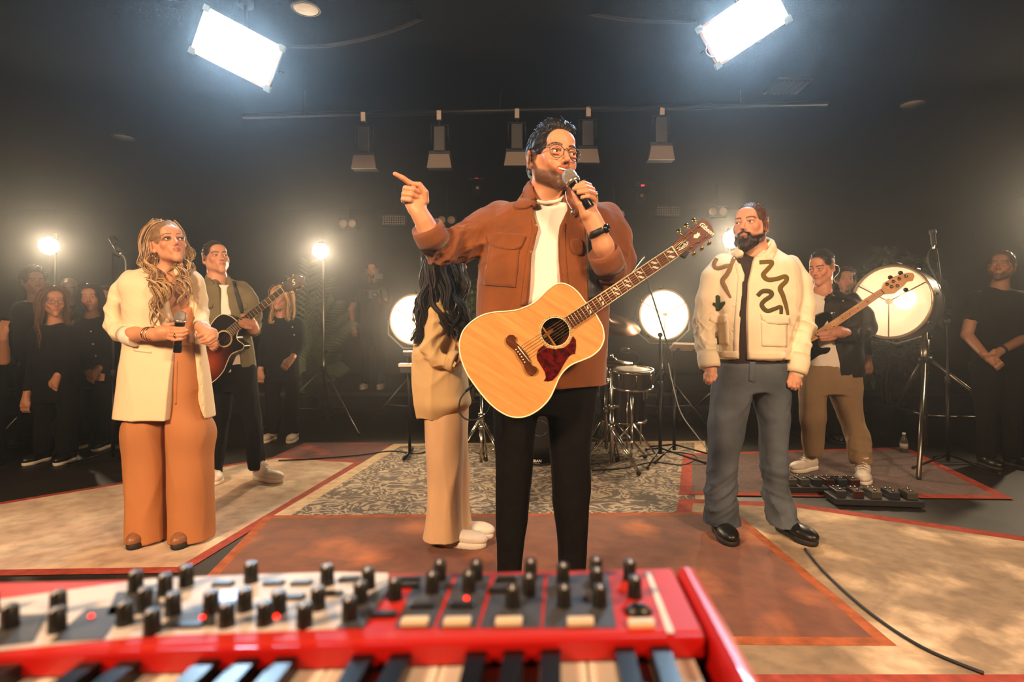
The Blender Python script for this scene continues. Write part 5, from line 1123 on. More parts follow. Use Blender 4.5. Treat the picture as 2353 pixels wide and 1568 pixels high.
hand_px(bl, BH, hd([(-330, 700, .09, 17), (-150, 690, .05, 15.5), (60, 690, .01, 14), (180, 690, 0, 13)]), [hd([(200, 690, 0, 13), (330, 650, -.005, 13.5), (420, 640, -.005, 12)]), hd([(230, 730, 0, 11), (400, 730, .0, 9.5)])],
        [hd([(430, 580, .0, 5.6), (560, 590, -.026, 5.4), (660, 595, -.034, 4.9), (745, 585, -.026, 4.1)]), hd([(440, 640, -.004, 5.8), (580, 655, -.032, 5.4), (700, 650, -.036, 4.9), (785, 625, -.026, 4.1)]), hd([(440, 700, -.004, 5.8), (580, 720, -.032, 5.4), (700, 715, -.034, 4.8), (780, 680, -.024, 4)]), hd([(430, 750, 0, 5.4), (560, 790, -.028, 4.9), (680, 780, -.03, 4.3), (745, 745, -.022, 3.6)]), hd([(300, 600, .0, 6), (430, 530, .012, 5.6), (560, 510, .02, 4.8)])], .0034, .0045)
hand_px(bl, BH, hd([(1010, 560, .06, 12.5), (1080, 600, .02, 12), (1130, 640, 0, 12)]), [hd([(1130, 650, 0, 14), (1210, 690, -.005, 14), (1230, 740, -.005, 13)])],
        [hd([(1160, 640, -.02, 5.8), (1080, 690, -.032, 5.2), (1000, 730, -.022, 4.2)]), hd([(1210, 690, -.022, 5.8), (1120, 760, -.034, 5.2), (1030, 800, -.022, 4.2)]), hd([(1260, 740, -.02, 5.8), (1170, 810, -.032, 5.1), (1040, 840, -.02, 4.1)]), hd([(1280, 790, -.012, 5.4), (1200, 850, -.024, 4.8), (1100, 865, -.016, 3.8)]), hd([(1110, 620, -.012, 5.4), (1040, 680, -.01, 4.9), (985, 720, -.006, 4)])], .0034, .0045)
bra = M('gold_bracelet', 'd6a25a', .2, 1.0); wdir = P(330+180/7.84, 680+690/7.84, BH)-P(330-150/7.84, 680+690/7.84, BH+.05)
for k, (c, m_) in enumerate(((80, bra), (110, M('brown_leather_band', '4a2a18', .5)), (150, bra))): band(bl, 'bracelet', P(330+c/7.84, 680+690/7.84, BH+.008), wdir, .0335, .006, m_, rad=.003)
band(bl, 'ring', P(*hd([(580, 722)])[0], BH-.032), (1, 0, 0), .0128, .006, bra, rad=.002)
a = np.arange(24)/24*2*math.pi; er = Hb.w((-.079, .012, -.043)); obj('hoop_earring', MB().tube(np.stack([er[0]+.004*np.sin(a), er[1]+.016*np.cos(a), er[2]-.016+.018*np.sin(a)], 1), .0016, 6, True), bra, bl.root, True)
nkl = MB(); nkl.tube(crs([P(362, 632, BY-.055), P(380, 655, BY-.085), P(400, 664, BY-.10), P(410, 640, BY-.07)], 6), .0009, 5); nkl.box(P(399.5, 670, BY-.105), (.0022, .0015, .012)); nkl.box(P(399.5, 668, BY-.105), (.008, .0015, .0022)); obj('cross_necklace', nkl, M('gold_bracelet', ''), bl.root, True)
t_ = Field(*bounds([], [tor]), .015); t_.loft([(z, x, y, rx-.055, ry-.045) for z, x, y, rx, ry in tor if P(0, 800, BY)[2] < z < P(0, 640, BY)[2]], .01); v, f = t_.mesh(); bl.add_skin(v, f); bl.finish()
microphone('black handheld microphone with a silver grille held by the blonde woman', P(*hd([(665, 365)])[0], BH-.012), P(*hd([(605, 1025)])[0], BH-.008), .0285)

# --- acoustic guitarist in the olive overshirt
QY = 4.2; FOOT_Z[0] = .005
olive = M('olive_overshirt', '6f6448', .85, noise=(6, .1), bump=(300, .2)); black_jeans = M('black_jeans', '141618', .9, spec=.15, noise=(8, .4), bump=(240, .3))
gp = Person('man with short hair in an olive overshirt playing a sunburst guitar', (P(525, 700, QY)[0], QY, 0), 'c58c6e')
Hg = Head(dict(eyeR=(495.4, 586.6), eyeL=(517.8, 585.4), nose=(511.5, 597), mouth=(512.5, 607.5), chin=(511, 624), earR=(467, 601), top=(491, 556)), QY-.02, math.radians(32), 1.02)
nk = P(499, 642, QY)
v, f = head_field(Hg, .0036, nk, fat=.3, squint=.4, neckr=.06, chest=[(P(499, 648, QY), .065), (P(502, 675, QY+.02), .09)]).mesh(); v = relax(v, f, 1, .4)
gp.add_skin(v, f, paint_head(Hg, v, 'c58c6e', lip='a8604e', brow='2a1a12', scalp=('33241a', .7))); add_eyes(gp, Hg, (.2, -1, -.15))
short_hair(gp, Hg, .004, '2e2017', top=.010, side=.002, back=.004, tufts=220, seed=19, tl=.022, tr=.0028, amp=.0015, facecut=(0, -.120, -.030, .088, .094, .108), nape=-.06, lift=.3, tz=.05)
tor = sil(QY, [(637, 478, 522, .05, .02), (645, 462, 545, .08, .02), (656, 450, 565, .11), (690, 452, 574, .13), (740, 456, 572, .135), (800, 456, 578, .14), (854, 456, 584, .145)])
aL = pc([(556, 662, .02, 17), (570, 690, .0, 20), (580, 725, .0, 20), (581, 755, -.03, 18), (576, 752, -.09, 16), (574, 745, -.13, 14)], QY); aR = pc([(466, 660, .02, 16), (450, 698, -.04, 18), (438, 736, -.16, 17), (450, 760, -.28, 15), (464, 774, -.315, 12)], QY)
fj = Field(*bounds([aR, aL], [tor]), .006); fj.loft(tor, .01, p=2.5); fj.chain(aR, .018); fj.chain(aL, .018); oq = lambda p: D((440, 530), 4.239, p)
fj.polycut(poly_xz(oq([(165, 420), (350, 420), (345, 500), (330, 560), (345, 700), (370, 820), (440, 1100), (470, 1450), (300, 1450), (290, 1000), (282, 800), (275, 640), (265, 560)]), QY-.13), QY-.6, QY-.02, .004)
jk, qjb = gp.cloth('overshirt', fj, olive, [('w', .004, 10, 91), ('f', .010, 13, 92, (0, 0, 1)), ('fl', .016, 26, 93, (1, 0, .3), P(580, 745, QY-.03), .12)])
ft = Field(*bounds([], [tor]), .008); ft.loft([(z, x, y, rx-.02, ry-.018) for z, x, y, rx, ry in tor if z < P(0, 645, QY)[2]], .01, p=2.4); ft.ell(P(502, 641, QY-.02), (.052, .075, .030), None, .012, True); gp.cloth('t_shirt', ft, white_tee, [('f', .008, 16, 94, (.2, 0, 1))])
patch_px('collar', oq([(158, 420), (135, 480), (118, 520), (160, 530), (200, 540), (215, 520), (185, 470)]), qjb, .012, olive, gp.root, 4); patch_px('collar', oq([(348, 430), (345, 500), (350, 540), (378, 530), (418, 555), (400, 500)]), qjb, .012, olive, gp.root, 4)
patch_px('pocket_flap', oq([(120, 690), (208, 712), (208, 750), (165, 765), (118, 780)]), qjb, .008, olive, gp.root, 5); patch_px('pocket_flap', oq([(496, 712), (546, 708), (550, 752), (512, 780)]), qjb, .008, olive, gp.root, 5)
g1 = sil(QY, [(845, 470, 535, .11), (920, 478, 530, .10), (1000, 476, 520, .085), (1098, 472, 508, .075)]); g2 = sil(QY, [(845, 520, 584, .11), (920, 545, 592, .10), (1000, 566, 602, .085), (1080, 572, 606, .075, -.02)])
fp = Field(*bounds([], [g1, g2]), .010); fp.loft(g1, .02); fp.loft(g2, .03); fp.loft(sil(QY, [(820, 474, 580, .12), (855, 472, 584, .12), (900, 480, 586, .10)]), .02); gp.cloth('jeans', fp, black_jeans, [('f', .008, 16, 95, (0, 0, 1)), ('w', .006, 18, 96)])
for hx, tx, hy, ty in ((492, 496, QY+.10, QY-.16), (586, 646, QY+.02, QY-.10)): a_, b_ = P(hx, 1100, hy), P(tx, 1100, ty); shoe(gp, 'sneaker', a_[:2], b_[:2], .105, .12, white_leather, white_sole, lace=white_lace)
GH = QY-.24; GS = QY-.31
hand_px(gp, GH, oq([(605, 960, .08, 12.5), (585, 920, .05, 12), (560, 900, .02, 12)]), [oq([(575, 900, .02, 12), (545, 880, .02, 12)])], [oq([(590, 880, .02, 5), (545, 872, -.015, 4.6), (505, 868, -.014, 4)]), oq([(580, 905, .01, 5), (530, 895, -.02, 4.6), (475, 885, -.012, 3.8)]), oq([(575, 925, .01, 5), (520, 918, -.02, 4.5), (470, 905, -.012, 3.8)]), oq([(575, 948, .01, 4.7), (525, 942, -.018, 4.2), (480, 925, -.01, 3.6)]), oq([(545, 860, .02, 5), (515, 828, .0, 4.6), (488, 830, -.01, 4)])], .004, .005)
hand_px(gp, GS, oq([(90, 1030, .0, 11), (130, 1055, .0, 11), (190, 1090, .015, 11)]), [oq([(190, 1090, .015, 11), (215, 1100, .018, 10)])], [oq([(220, 1085, .018, 5), (245, 1098, .012, 4.4), (262, 1112, .036, 3.8)]), oq([(215, 1110, .018, 5), (238, 1122, .012, 4.4), (250, 1134, .038, 3.8)]), oq([(205, 1130, .018, 5), (225, 1142, .014, 4.4), (235, 1154, .038, 3.8)]), oq([(190, 1140, .018, 4.8), (205, 1155, .016, 4.2), (215, 1168, .038, 3.6)]), oq([(205, 1080, .02, 5), (235, 1072, .03, 4.4), (255, 1082, .042, 3.8)])], .004, .005)
t_ = Field(*bounds([], [tor]), .02); t_.loft([(z, x, y, rx-.05, ry-.045) for z, x, y, rx, ry in tor if z < P(0, 660, QY)[2]], .01); v, f = t_.mesh(); gp.add_skin(v, f)
ie = Hg.w((-.080, .004, -.008)); obj('in_ear_monitor', MB().sphere(ie, (.007, .008, .009), 10, 8), M('black_plastic', '0c0c0d', .3), gp.root, True); gp.finish()
sb = thing('acoustic_guitar', 'dark sunburst cutaway acoustic guitar with cream binding', 'guitar', P(480, 885, QY-.24)); SY = QY-.245
sun = M('sunburst_top', '5a1d0e', .2, coat=.6)
_N, _L = sun.node_tree.nodes, sun.node_tree.links; _tc = _N.new('ShaderNodeTexCoord'); _vm = _N.new('ShaderNodeVectorMath'); _vm.operation = 'DISTANCE'; _vm.inputs[1].default_value = tuple(P(*oq([(175, 1290)])[0], QY-.245)-P(480, 885, QY-.24)); _L.new(_tc.outputs['Object'], _vm.inputs[0])
_rp = _N.new('ShaderNodeValToRGB'); _rp.color_ramp.elements[0].position = .03; _rp.color_ramp.elements[0].color = (*lin('8a3a1a'), 1); _rp.color_ramp.elements[1].position = .20; _rp.color_ramp.elements[1].color = (*lin('140a07'), 1); _e = _rp.color_ramp.elements.new(.11); _e.color = (*lin('4a1a0e'), 1); _L.new(_vm.outputs['Value'], _rp.inputs[0]); _L.new(_rp.outputs[0], _N['Principled BSDF'].inputs['Base Color']); dkw = M('dark_guitar_wood', '150d09', .3, coat=.5)
guitar(sb, SY, oq([(180, 935), (215, 880), (260, 835), (310, 815), (370, 830), (420, 862), (452, 900), (466, 950), (448, 1000), (440, 1040), (458, 1075), (500, 1105), (512, 1130), (490, 1160), (430, 1182), (380, 1215), (345, 1290), (310, 1370), (240, 1450), (155, 1505), (70, 1510), (0, 1460), (-30, 1370), (0, 1260), (50, 1180), (110, 1090), (160, 1000)]), oq([(315, 1055)])[0], 70/4.239, .09, sun, dkw, oq([(868, 552), (905, 600)]), oq([(338, 965), (392, 1030)]), oq([(120, 1170), (180, 1240)]), oq([(868, 552), (930, 485), (1000, 430), (1055, 438), (1082, 452), (1106, 430), (1092, 500), (1070, 530), (960, 592), (905, 600)]), 20, None, board_m=M('ebony', '1c1310', .4), head_m=dkw, rosette=True, string_posts=None, fret_r=.0018, binding=ivory)
obj('logo', text_mesh('S', .05, P(*oq([(990, 512)])[0], SY-.003), (.82, 0, .57), (-.57, 0, .82), shear=.4), M('pearl_logo', ''), sb)
for p, b in zip([(905, 540), (957, 500), (1008, 462), (945, 580), (998, 546), (1052, 512)], [(888, 512), (938, 474), (988, 436), (970, 606), (1022, 576), (1078, 542)]): tuner(sb, oq([p])[0], oq([b])[0], SY, .006, .010, M('gold_tuner', ''))
patch_px('strap', oq([(398, 495), (420, 600), (445, 700), (475, 800), (505, 800), (500, 740), (470, 640), (438, 545), (428, 500)]), qjb, .006, M('black_strap_leather', ''), sb, 5)

# --- bass player
KY = 4.35; FOOT_Z[0] = .009
khaki = M('khaki_trousers', '8f7556', .85, noise=(5, .2), bump=(260, .25)); bomber = M('dark_bomber_jacket', '1c1915', .6, spec=.3, noise=(8, .4), bump=(60, .2))
bp_ = Person('bass player in a dark bomber jacket and khaki trousers', (P(1915, 700, KY)[0], KY, 0), 'c1856a')
Hk = Head(dict(eyeR=(1863.4, 619.6), eyeL=(1884, 617), nose=(1870.5, 631), mouth=(1876, 641.5), chin=(1879, 655), earL=(1914, 614), top=(1886, 579)), KY-.02, math.radians(-32), 1.02)
nk = P(1889, 672, KY)
v, f = head_field(Hk, .0036, nk, fat=.3, smile=.35, neckr=.06, chest=[(P(1889, 678, KY), .065), (P(1888, 705, KY+.02), .09)]).mesh(); v = relax(v, f, 1, .4)
bp_.add_skin(v, f, paint_head(Hk, v, 'c1856a', lip='a05a48', brow='1a100c', scalp=('2a1c14', .65))); add_eyes(bp_, Hk, (-.2, -1, 0))
short_hair(bp_, Hk, .004, '150f0c', top=.014, side=.002, back=.004, tufts=260, seed=29, tl=.028, tr=.003, amp=.0016, facecut=(0, -.120, -.030, .090, .094, .104), nape=-.05, lift=.25, tz=.055)
tor = sil(KY, [(664, 1862, 1916, .05, .02), (674, 1850, 1938, .08, .02), (688, 1844, 1962, .11), (730, 1846, 1978, .13), (790, 1850, 1978, .14), (835, 1852, 1982, .145), (868, 1858, 1976, .13)])
aL = pc([(1958, 690, .02, 19), (1980, 722, .0, 22), (1992, 752, -.03, 21), (1980, 765, -.09, 20), (1955, 772, -.14, 18), (1928, 772, -.19, 15)], KY); aR = pc([(1852, 695, .02, 18), (1838, 740, .0, 20), (1836, 790, -.05, 18), (1846, 820, -.12, 14)], KY)
fj = Field(*bounds([aR, aL], [tor]), .007); fj.loft(tor, .01, p=2.5); fj.chain(aR, .016); fj.chain(aL, .016); ok_ = lambda p: D((1820, 560), 4.612, p)
fj.polycut(poly_xz(ok_([(235, 470), (405, 460), (395, 540), (355, 650), (350, 760), (440, 1000), (500, 1280), (520, 1500), (100, 1500), (170, 1100), (215, 800), (215, 620)]), KY-.13), KY-.6, KY-.02, .004)
jk, kjb = bp_.cloth('bomber_jacket', fj, bomber, [('w', .005, 10, 101), ('f', .010, 13, 102, (0, 0, 1)), ('fl', .020, 24, 103, (.2, 0, 1), P(1960, 768, KY-.1), .14)])
ft = Field(*bounds([], [tor]), .008); ft.loft([(z, x, y, rx-.02, ry-.018) for z, x, y, rx, ry in tor if z < P(0, 672, KY)[2]], .01, p=2.4); ft.ell(P(1890, 668, KY-.02), (.052, .075, .032), None, .012, True); bp_.cloth('t_shirt', ft, white_tee, [('f', .008, 16, 104, (.2, 0, 1))])
patch_px('collar', ok_([(405, 462), (440, 420), (470, 440), (420, 540), (375, 640), (358, 600)]), kjb, .010, bomber, bp_.root, 4)
b1 = sil(KY, [(845, 1850, 1915, .11), (900, 1840, 1898, .105), (960, 1843, 1896, .09), (1010, 1847, 1892, .085, .05), (1046, 1849, 1888, .08, .08)]); b2 = sil(KY, [(845, 1900, 1970, .11), (900, 1904, 1974, .105), (960, 1926, 1982, .095), (1010, 1944, 1996, .09, -.05), (1066, 1958, 2004, .085, -.10)])
fp = Field(*bounds([], [b1, b2]), .009); fp.loft(b1, .02); fp.loft(b2, .03); fp.loft(sil(KY, [(838, 1852, 1968, .12), (860, 1848, 1972, .125), (905, 1842, 1972, .11)]), .02); bp_.cloth('trousers', fp, khaki, [('f', .012, 13, 105, (0, 0, 1)), ('w', .008, 15, 106), ('fl', .02, 20, 107, (1, 0, .3), P(1985, 1040, KY-.1), .14)])
for hx, tx, hy, ty in ((1874, 1822, KY+.16, KY+.02), (1982, 1984, KY-.06, KY-.33)): a_, b_ = P(hx, 1100, hy), P(tx, 1100, ty); shoe(bp_, 'sneaker', a_[:2], b_[:2], .11, .14, white_leather, white_sole, lace=white_lace)
KH = KY-.25
hand_px(bp_, KH, ok_([(560, 950, .07, 13), (510, 940, .03, 12.5), (470, 940, .01, 12.5)]), [ok_([(480, 935, .01, 13), (420, 950, .0, 12)])], [ok_([(460, 910, .0, 5.5), (400, 930, -.028, 4.8), (330, 945, -.026, 4), (285, 945, -.02, 3.4)]), ok_([(440, 940, -.005, 5.5), (370, 965, -.03, 4.8), (300, 972, -.026, 4), (260, 965, -.02, 3.4)]), ok_([(440, 970, -.005, 5.4), (370, 995, -.028, 4.6), (300, 1000, -.024, 3.8)]), ok_([(450, 1000, -.002, 5), (380, 1020, -.024, 4.3), (310, 1022, -.02, 3.6)]), ok_([(440, 890, .01, 5.5), (400, 850, .02, 5), (375, 820, .02, 4.4)])], .004, .005)
t_ = Field(*bounds([], [tor]), .02); t_.loft([(z, x, y, rx-.05, ry-.045) for z, x, y, rx, ry in tor if z < P(0, 690, KY)[2]], .01); v, f = t_.mesh(); bp_.add_skin(v, f)
cab = MB(); cab.tube(crs([Hk.w((.080, .010, .015)), P(*ok_([(490, 240)])[0], KY+.02), P(*ok_([(500, 300)])[0], KY+.03), P(*ok_([(445, 370)])[0], KY-.0), P(*ok_([(460, 410)])[0], KY-.02)], 6), .0022, 6); obj('earpiece_cable', cab, M('clear_cable', 'c9b9a2', .4), bp_.root, True); bp_.finish()
bs_ = thing('bass_guitar', 'black electric bass with a pale maple neck', 'guitar', P(1850, 830, KH)); VY = KH-.0
black_gloss = M('black_gloss', ''); maple = wood('maple', 'd0a070', 'b88456', -33, 24)
obj('body', MB().prism(PL(ok_([(400, 745), (368, 722), (300, 742), (220, 800), (120, 900), (30, 960), (-60, 1080), (-60, 1230), (20, 1300), (120, 1290), (210, 1240), (290, 1185), (370, 1165), (405, 1130), (400, 1100), (340, 1108), (290, 1095), (275, 1050), (300, 960), (380, 900), (420, 840), (425, 780)]), VY, 3), (0, .04, 0)), black_gloss, bs_, bevel=.006)
obj('pickguard', MB().prism(PL(ok_([(340, 870), (375, 815), (385, 840), (330, 930), (250, 1000), (235, 960)]), VY-.002), (0, .002, 0)), M('cream_pickguard', 'd9c2a0', .4), bs_)
obj('neck', MB().prism(PL(ok_([(945, 480), (985, 535), (300, 995), (60, 1120), (30, 1075), (265, 925)]), VY-.012), (0, .018, 0)), maple, bs_, bevel=.003)
obj('headstock', MB().prism(PL(ok_([(945, 485), (975, 420), (1100, 345), (1180, 322), (1235, 306), (1285, 312), (1302, 345), (1280, 398), (1225, 405), (1180, 455), (1090, 528), (1000, 540), (980, 535)]), VY-.008), (0, .014, 0)), maple, bs_, bevel=.002)
obj('nut', MB().tube([P(*ok_([(942, 486)])[0], VY-.014), P(*ok_([(982, 534)])[0], VY-.014)], .003, 6), M('dark_nut', '2a2018', .4), bs_, True)
for k in range(4): q = .14+.24*k; a_ = np.array(ok_([(945, 485)])[0])*(1-q)+np.array(ok_([(983, 534)])[0])*q; b_ = np.array(ok_([(40, 1080)])[0])*(1-q)+np.array(ok_([(62, 1118)])[0])*q; obj('string', MB().tube([P(*a_, VY-.018), P(*b_, VY-.018)], .0011, 5), string_m, bs_, True)
for k in range(1, 13): fr = frets_frac(k)*1.35; a_ = np.array(ok_([(945, 482)])[0])+fr*(np.array(ok_([(40, 1085)])[0])-np.array(ok_([(945, 482)])[0])); b_ = np.array(ok_([(985, 535)])[0])+fr*(np.array(ok_([(62, 1125)])[0])-np.array(ok_([(985, 535)])[0])); obj('fret', MB().tube([P(*a_, VY-.0125), P(*b_, VY-.0125)], .0012, 5), M('fret_wire', ''), bs_, True) if k < 11 else None
for p in [(800, 617), (698, 684), (608, 743), (533, 795), (442, 880), (356, 916)]: obj('dot_inlay', MB().lathe([(.004, 0), (.004, .001)], P(*ok_([p])[0], VY-.012), (0, -1, 0), 12), black_gloss, bs_)
for p in [(1004, 432), (1070, 402), (1132, 374), (1202, 346), (1050, 458), (1112, 447)]: obj('tuning_post', MB().lathe([(.013, 0), (.013, .004), (.007, .006), (.007, .016)], P(*ok_([p])[0], VY-.008), (0, -1, 0), 14), chrome, bs_, True)
for p in [(1042, 360), (1150, 312), (1205, 490)]: obj('tuning_key', MB().sphere(P(*ok_([p])[0], VY+.012), (.020, .006, .016), 12, 8), M('dark_chrome', '3a3530', .25, .9), bs_, True)
obj('knob', MB().lathe([(.012, 0), (.012, .014), (.009, .016)], P(*ok_([(420, 742)])[0], VY-.004), (0, -1, 0), 14), chrome, bs_, True)

# --- woman with long black hair, seen from behind
WY = 2.92; FOOT_Z[0] = .012
beige = M('beige_shirt', 'dab681', .85, noise=(5, .12), bump=(320, .2)); tan_pants = M('tan_trousers', 'd8b086', .85, noise=(5, .12), bump=(300, .2))
wm_ = Person('woman with long black hair in a beige shirt turned away beside the singer', (P(1025, 700, WY)[0], WY, 0), 'c48a6a')
Hw = Head(dict(nose=(1073, 618), chin=(1054, 652), earL=(1030, 612), top=(1022, 548)), WY, math.radians(105), .98); nk = P(1018, 668, WY+.01)
v, f = head_field(Hw, .004, nk, fem=1.0, neckr=.054, chest=[(P(1016, 676, WY+.01), .06), (P(1014, 700, WY+.02), .09)]).mesh(); v = relax(v, f, 1, .4)
wm_.add_skin(v, f, paint_head(Hw, v, 'c48a6a', lip='a05040', brow='140d0a', fem=1)); add_eyes(wm_, Hw)
HB = ['120d0b', '1c1410', '0c0908', '2a1c15']; mb = MB()
short_hair(wm_, Hw, .004, '140e0c', top=.012, side=.014, back=.014, tufts=40, seed=39, tl=.03, tr=.002, facecut=(0, -.118, -.045, .079, .088, .122), nape=-.07, name='hair_crown', lift=.02)
ow = lambda p: D((600, 520), 2.5707, p)
def gw(pts): return [P(a, b, WY+c) for a, b, c in ow(pts)]
bundle(mb, gw([(1060, 130, 0), (1020, 220, -.06), (1000, 320, -.09), (985, 420, -.12), (960, 520, -.13), (935, 620, -.13), (915, 700, -.12), (875, 715, -.11)]), [.03, .05, .05, .045, .035, .025, .02, .016], 110, .0045, HB, (.016, .2), 111)
bundle(mb, gw([(1080, 130, 0), (1060, 220, -.08), (1050, 320, -.10), (1060, 420, -.13), (1090, 520, -.15), (1130, 620, -.16), (1150, 680, -.16)]), [.03, .05, .05, .045, .04, .03, .02], 115, .0045, HB, (.016, .2), 112)
bundle(mb, gw([(1110, 130, .0), (1150, 230, -.06), (1165, 340, -.09), (1170, 440, -.13), (1175, 540, -.15), (1165, 640, -.15), (1150, 690, -.15)]), [.03, .03, .025, .022, .025, .03, .02], 85, .0045, HB, (.018, .18), 113)
bundle(mb, gw([(1060, 130, .06), (1040, 300, .09), (1030, 440, .10), (1040, 560, .10)]), [.04, .07, .08, .07], 30, .010, HB, (.01, .2), 114)
bundle(mb, gw([(1100, 130, -.02), (1105, 240, -.09), (1110, 330, -.12), (1120, 420, -.15), (1135, 500, -.16), (1140, 580, -.165)]), [.03, .05, .05, .045, .04, .03], 90, .0045, HB, (.012, .2), 115)
bundle(mb, gw([(1090, 130, .02), (1100, 240, .02), (1110, 340, .02), (1115, 440, .0), (1120, 520, -.03)]), [.04, .07, .07, .06, .05], 60, .006, HB, (.01, .2), 116)
obj('hair', mb, HAIR(), wm_.root, True)
tor = sil(WY, [(668, 985, 1045, .05, .02), (680, 970, 1052, .09, .01), (700, 962, 1056, .12), (760, 955, 1062, .15), (830, 948, 1074, .16), (900, 950, 1082, .165), (930, 952, 1086, .165), (958, 956, 1060, .15, .03)])
aA = pc([(1005, 690, -.08, 24), (1008, 725, -.12, 27), (1000, 765, -.14, 26), (992, 800, -.16, 25), (1006, 826, -.18, 22), (1030, 830, -.19, 19), (1044, 830, -.20, 17)], WY)
fj = Field(*bounds([aA], [tor]), .0065); fj.loft(tor, .01, p=2.2); fj.chain(aA, .018)
jk, wjb = wm_.cloth('beige_shirt', fj, beige, [('w', .005, 9, 121), ('f', .012, 12, 122, (.1, 0, 1)), ('fl', .024, 26, 123, (1, 0, .5), P(1005, 800, WY-.18), .13), ('fl', .012, 26, 124, (.6, 0, 1), P(1015, 730, WY-.14), .1)])
cuff(wm_, 'rolled_cuff', P(1034, 828, WY-.195), P(1050, 832, WY-.21), .046, beige); obj('cuff_tab', MB().box(P(1037, 834, WY-.245), (.022, .004, .012), Ry(.5)), beige, wm_.root)
hand_px(wm_, WY-.20, [(1044, 830, 0, 12), (1066, 816, .0, 11), (1084, 800, 0, 10)], [[(1084, 800, 0, 11), (1096, 792, 0, 10)]], [[(1096, 786, 0, 5), (1112, 782, -.01, 4)], [(1098, 792, 0, 5), (1114, 790, -.01, 4)], [(1098, 798, 0, 5), (1112, 798, -.01, 4)]], .004)
hand_px(wm_, WY-.1, [(1060, 790, 0, 12), (1066, 765, 0, 11)], [[(1066, 765, 0, 11), (1072, 748, 0, 11)]], [[(1066, 744, -.01, 5), (1078, 738, -.02, 4)], [(1072, 748, -.01, 5), (1086, 744, -.02, 4)], [(1072, 754, -.01, 5), (1086, 752, -.02, 4)]], .004)
w1 = sil(WY, [(920, 974, 1072, .12), (1000, 978, 1066, .12), (1080, 982, 1064, .118), (1160, 978, 1064, .118), (1236, 970, 1068, .12)]); w2 = sil(WY+.12, [(920, 990, 1078, .11), (1000, 996, 1078, .11), (1080, 1000, 1082, .11), (1160, 1002, 1082, .11), (1224, 1004, 1088, .11)])
fp = Field(*bounds([], [w1, w2]), .0085); fp.loft(w1, .01); fp.loft(w2, .012); wm_.cloth('wide_trousers', fp, tan_pants, [('f', .010, 11, 125, (0, 0, 1)), ('w', .006, 9, 126)])
for px, dy in ((1030, 0), (1050, .13)): q = P(px, 1250, WY+dy); shoe(wm_, 'sneaker', (q[0]-.06, WY+dy), (q[0]+.19, WY+dy-.05), .09, .10, white_leather, white_sole)
t_ = Field(*bounds([], [tor]), .02); t_.loft([(z, x, y, rx-.05, ry-.05) for z, x, y, rx, ry in tor if z < P(0, 690, WY)[2]], .01); v, f = t_.mesh(); wm_.add_skin(v, f); wm_.finish()
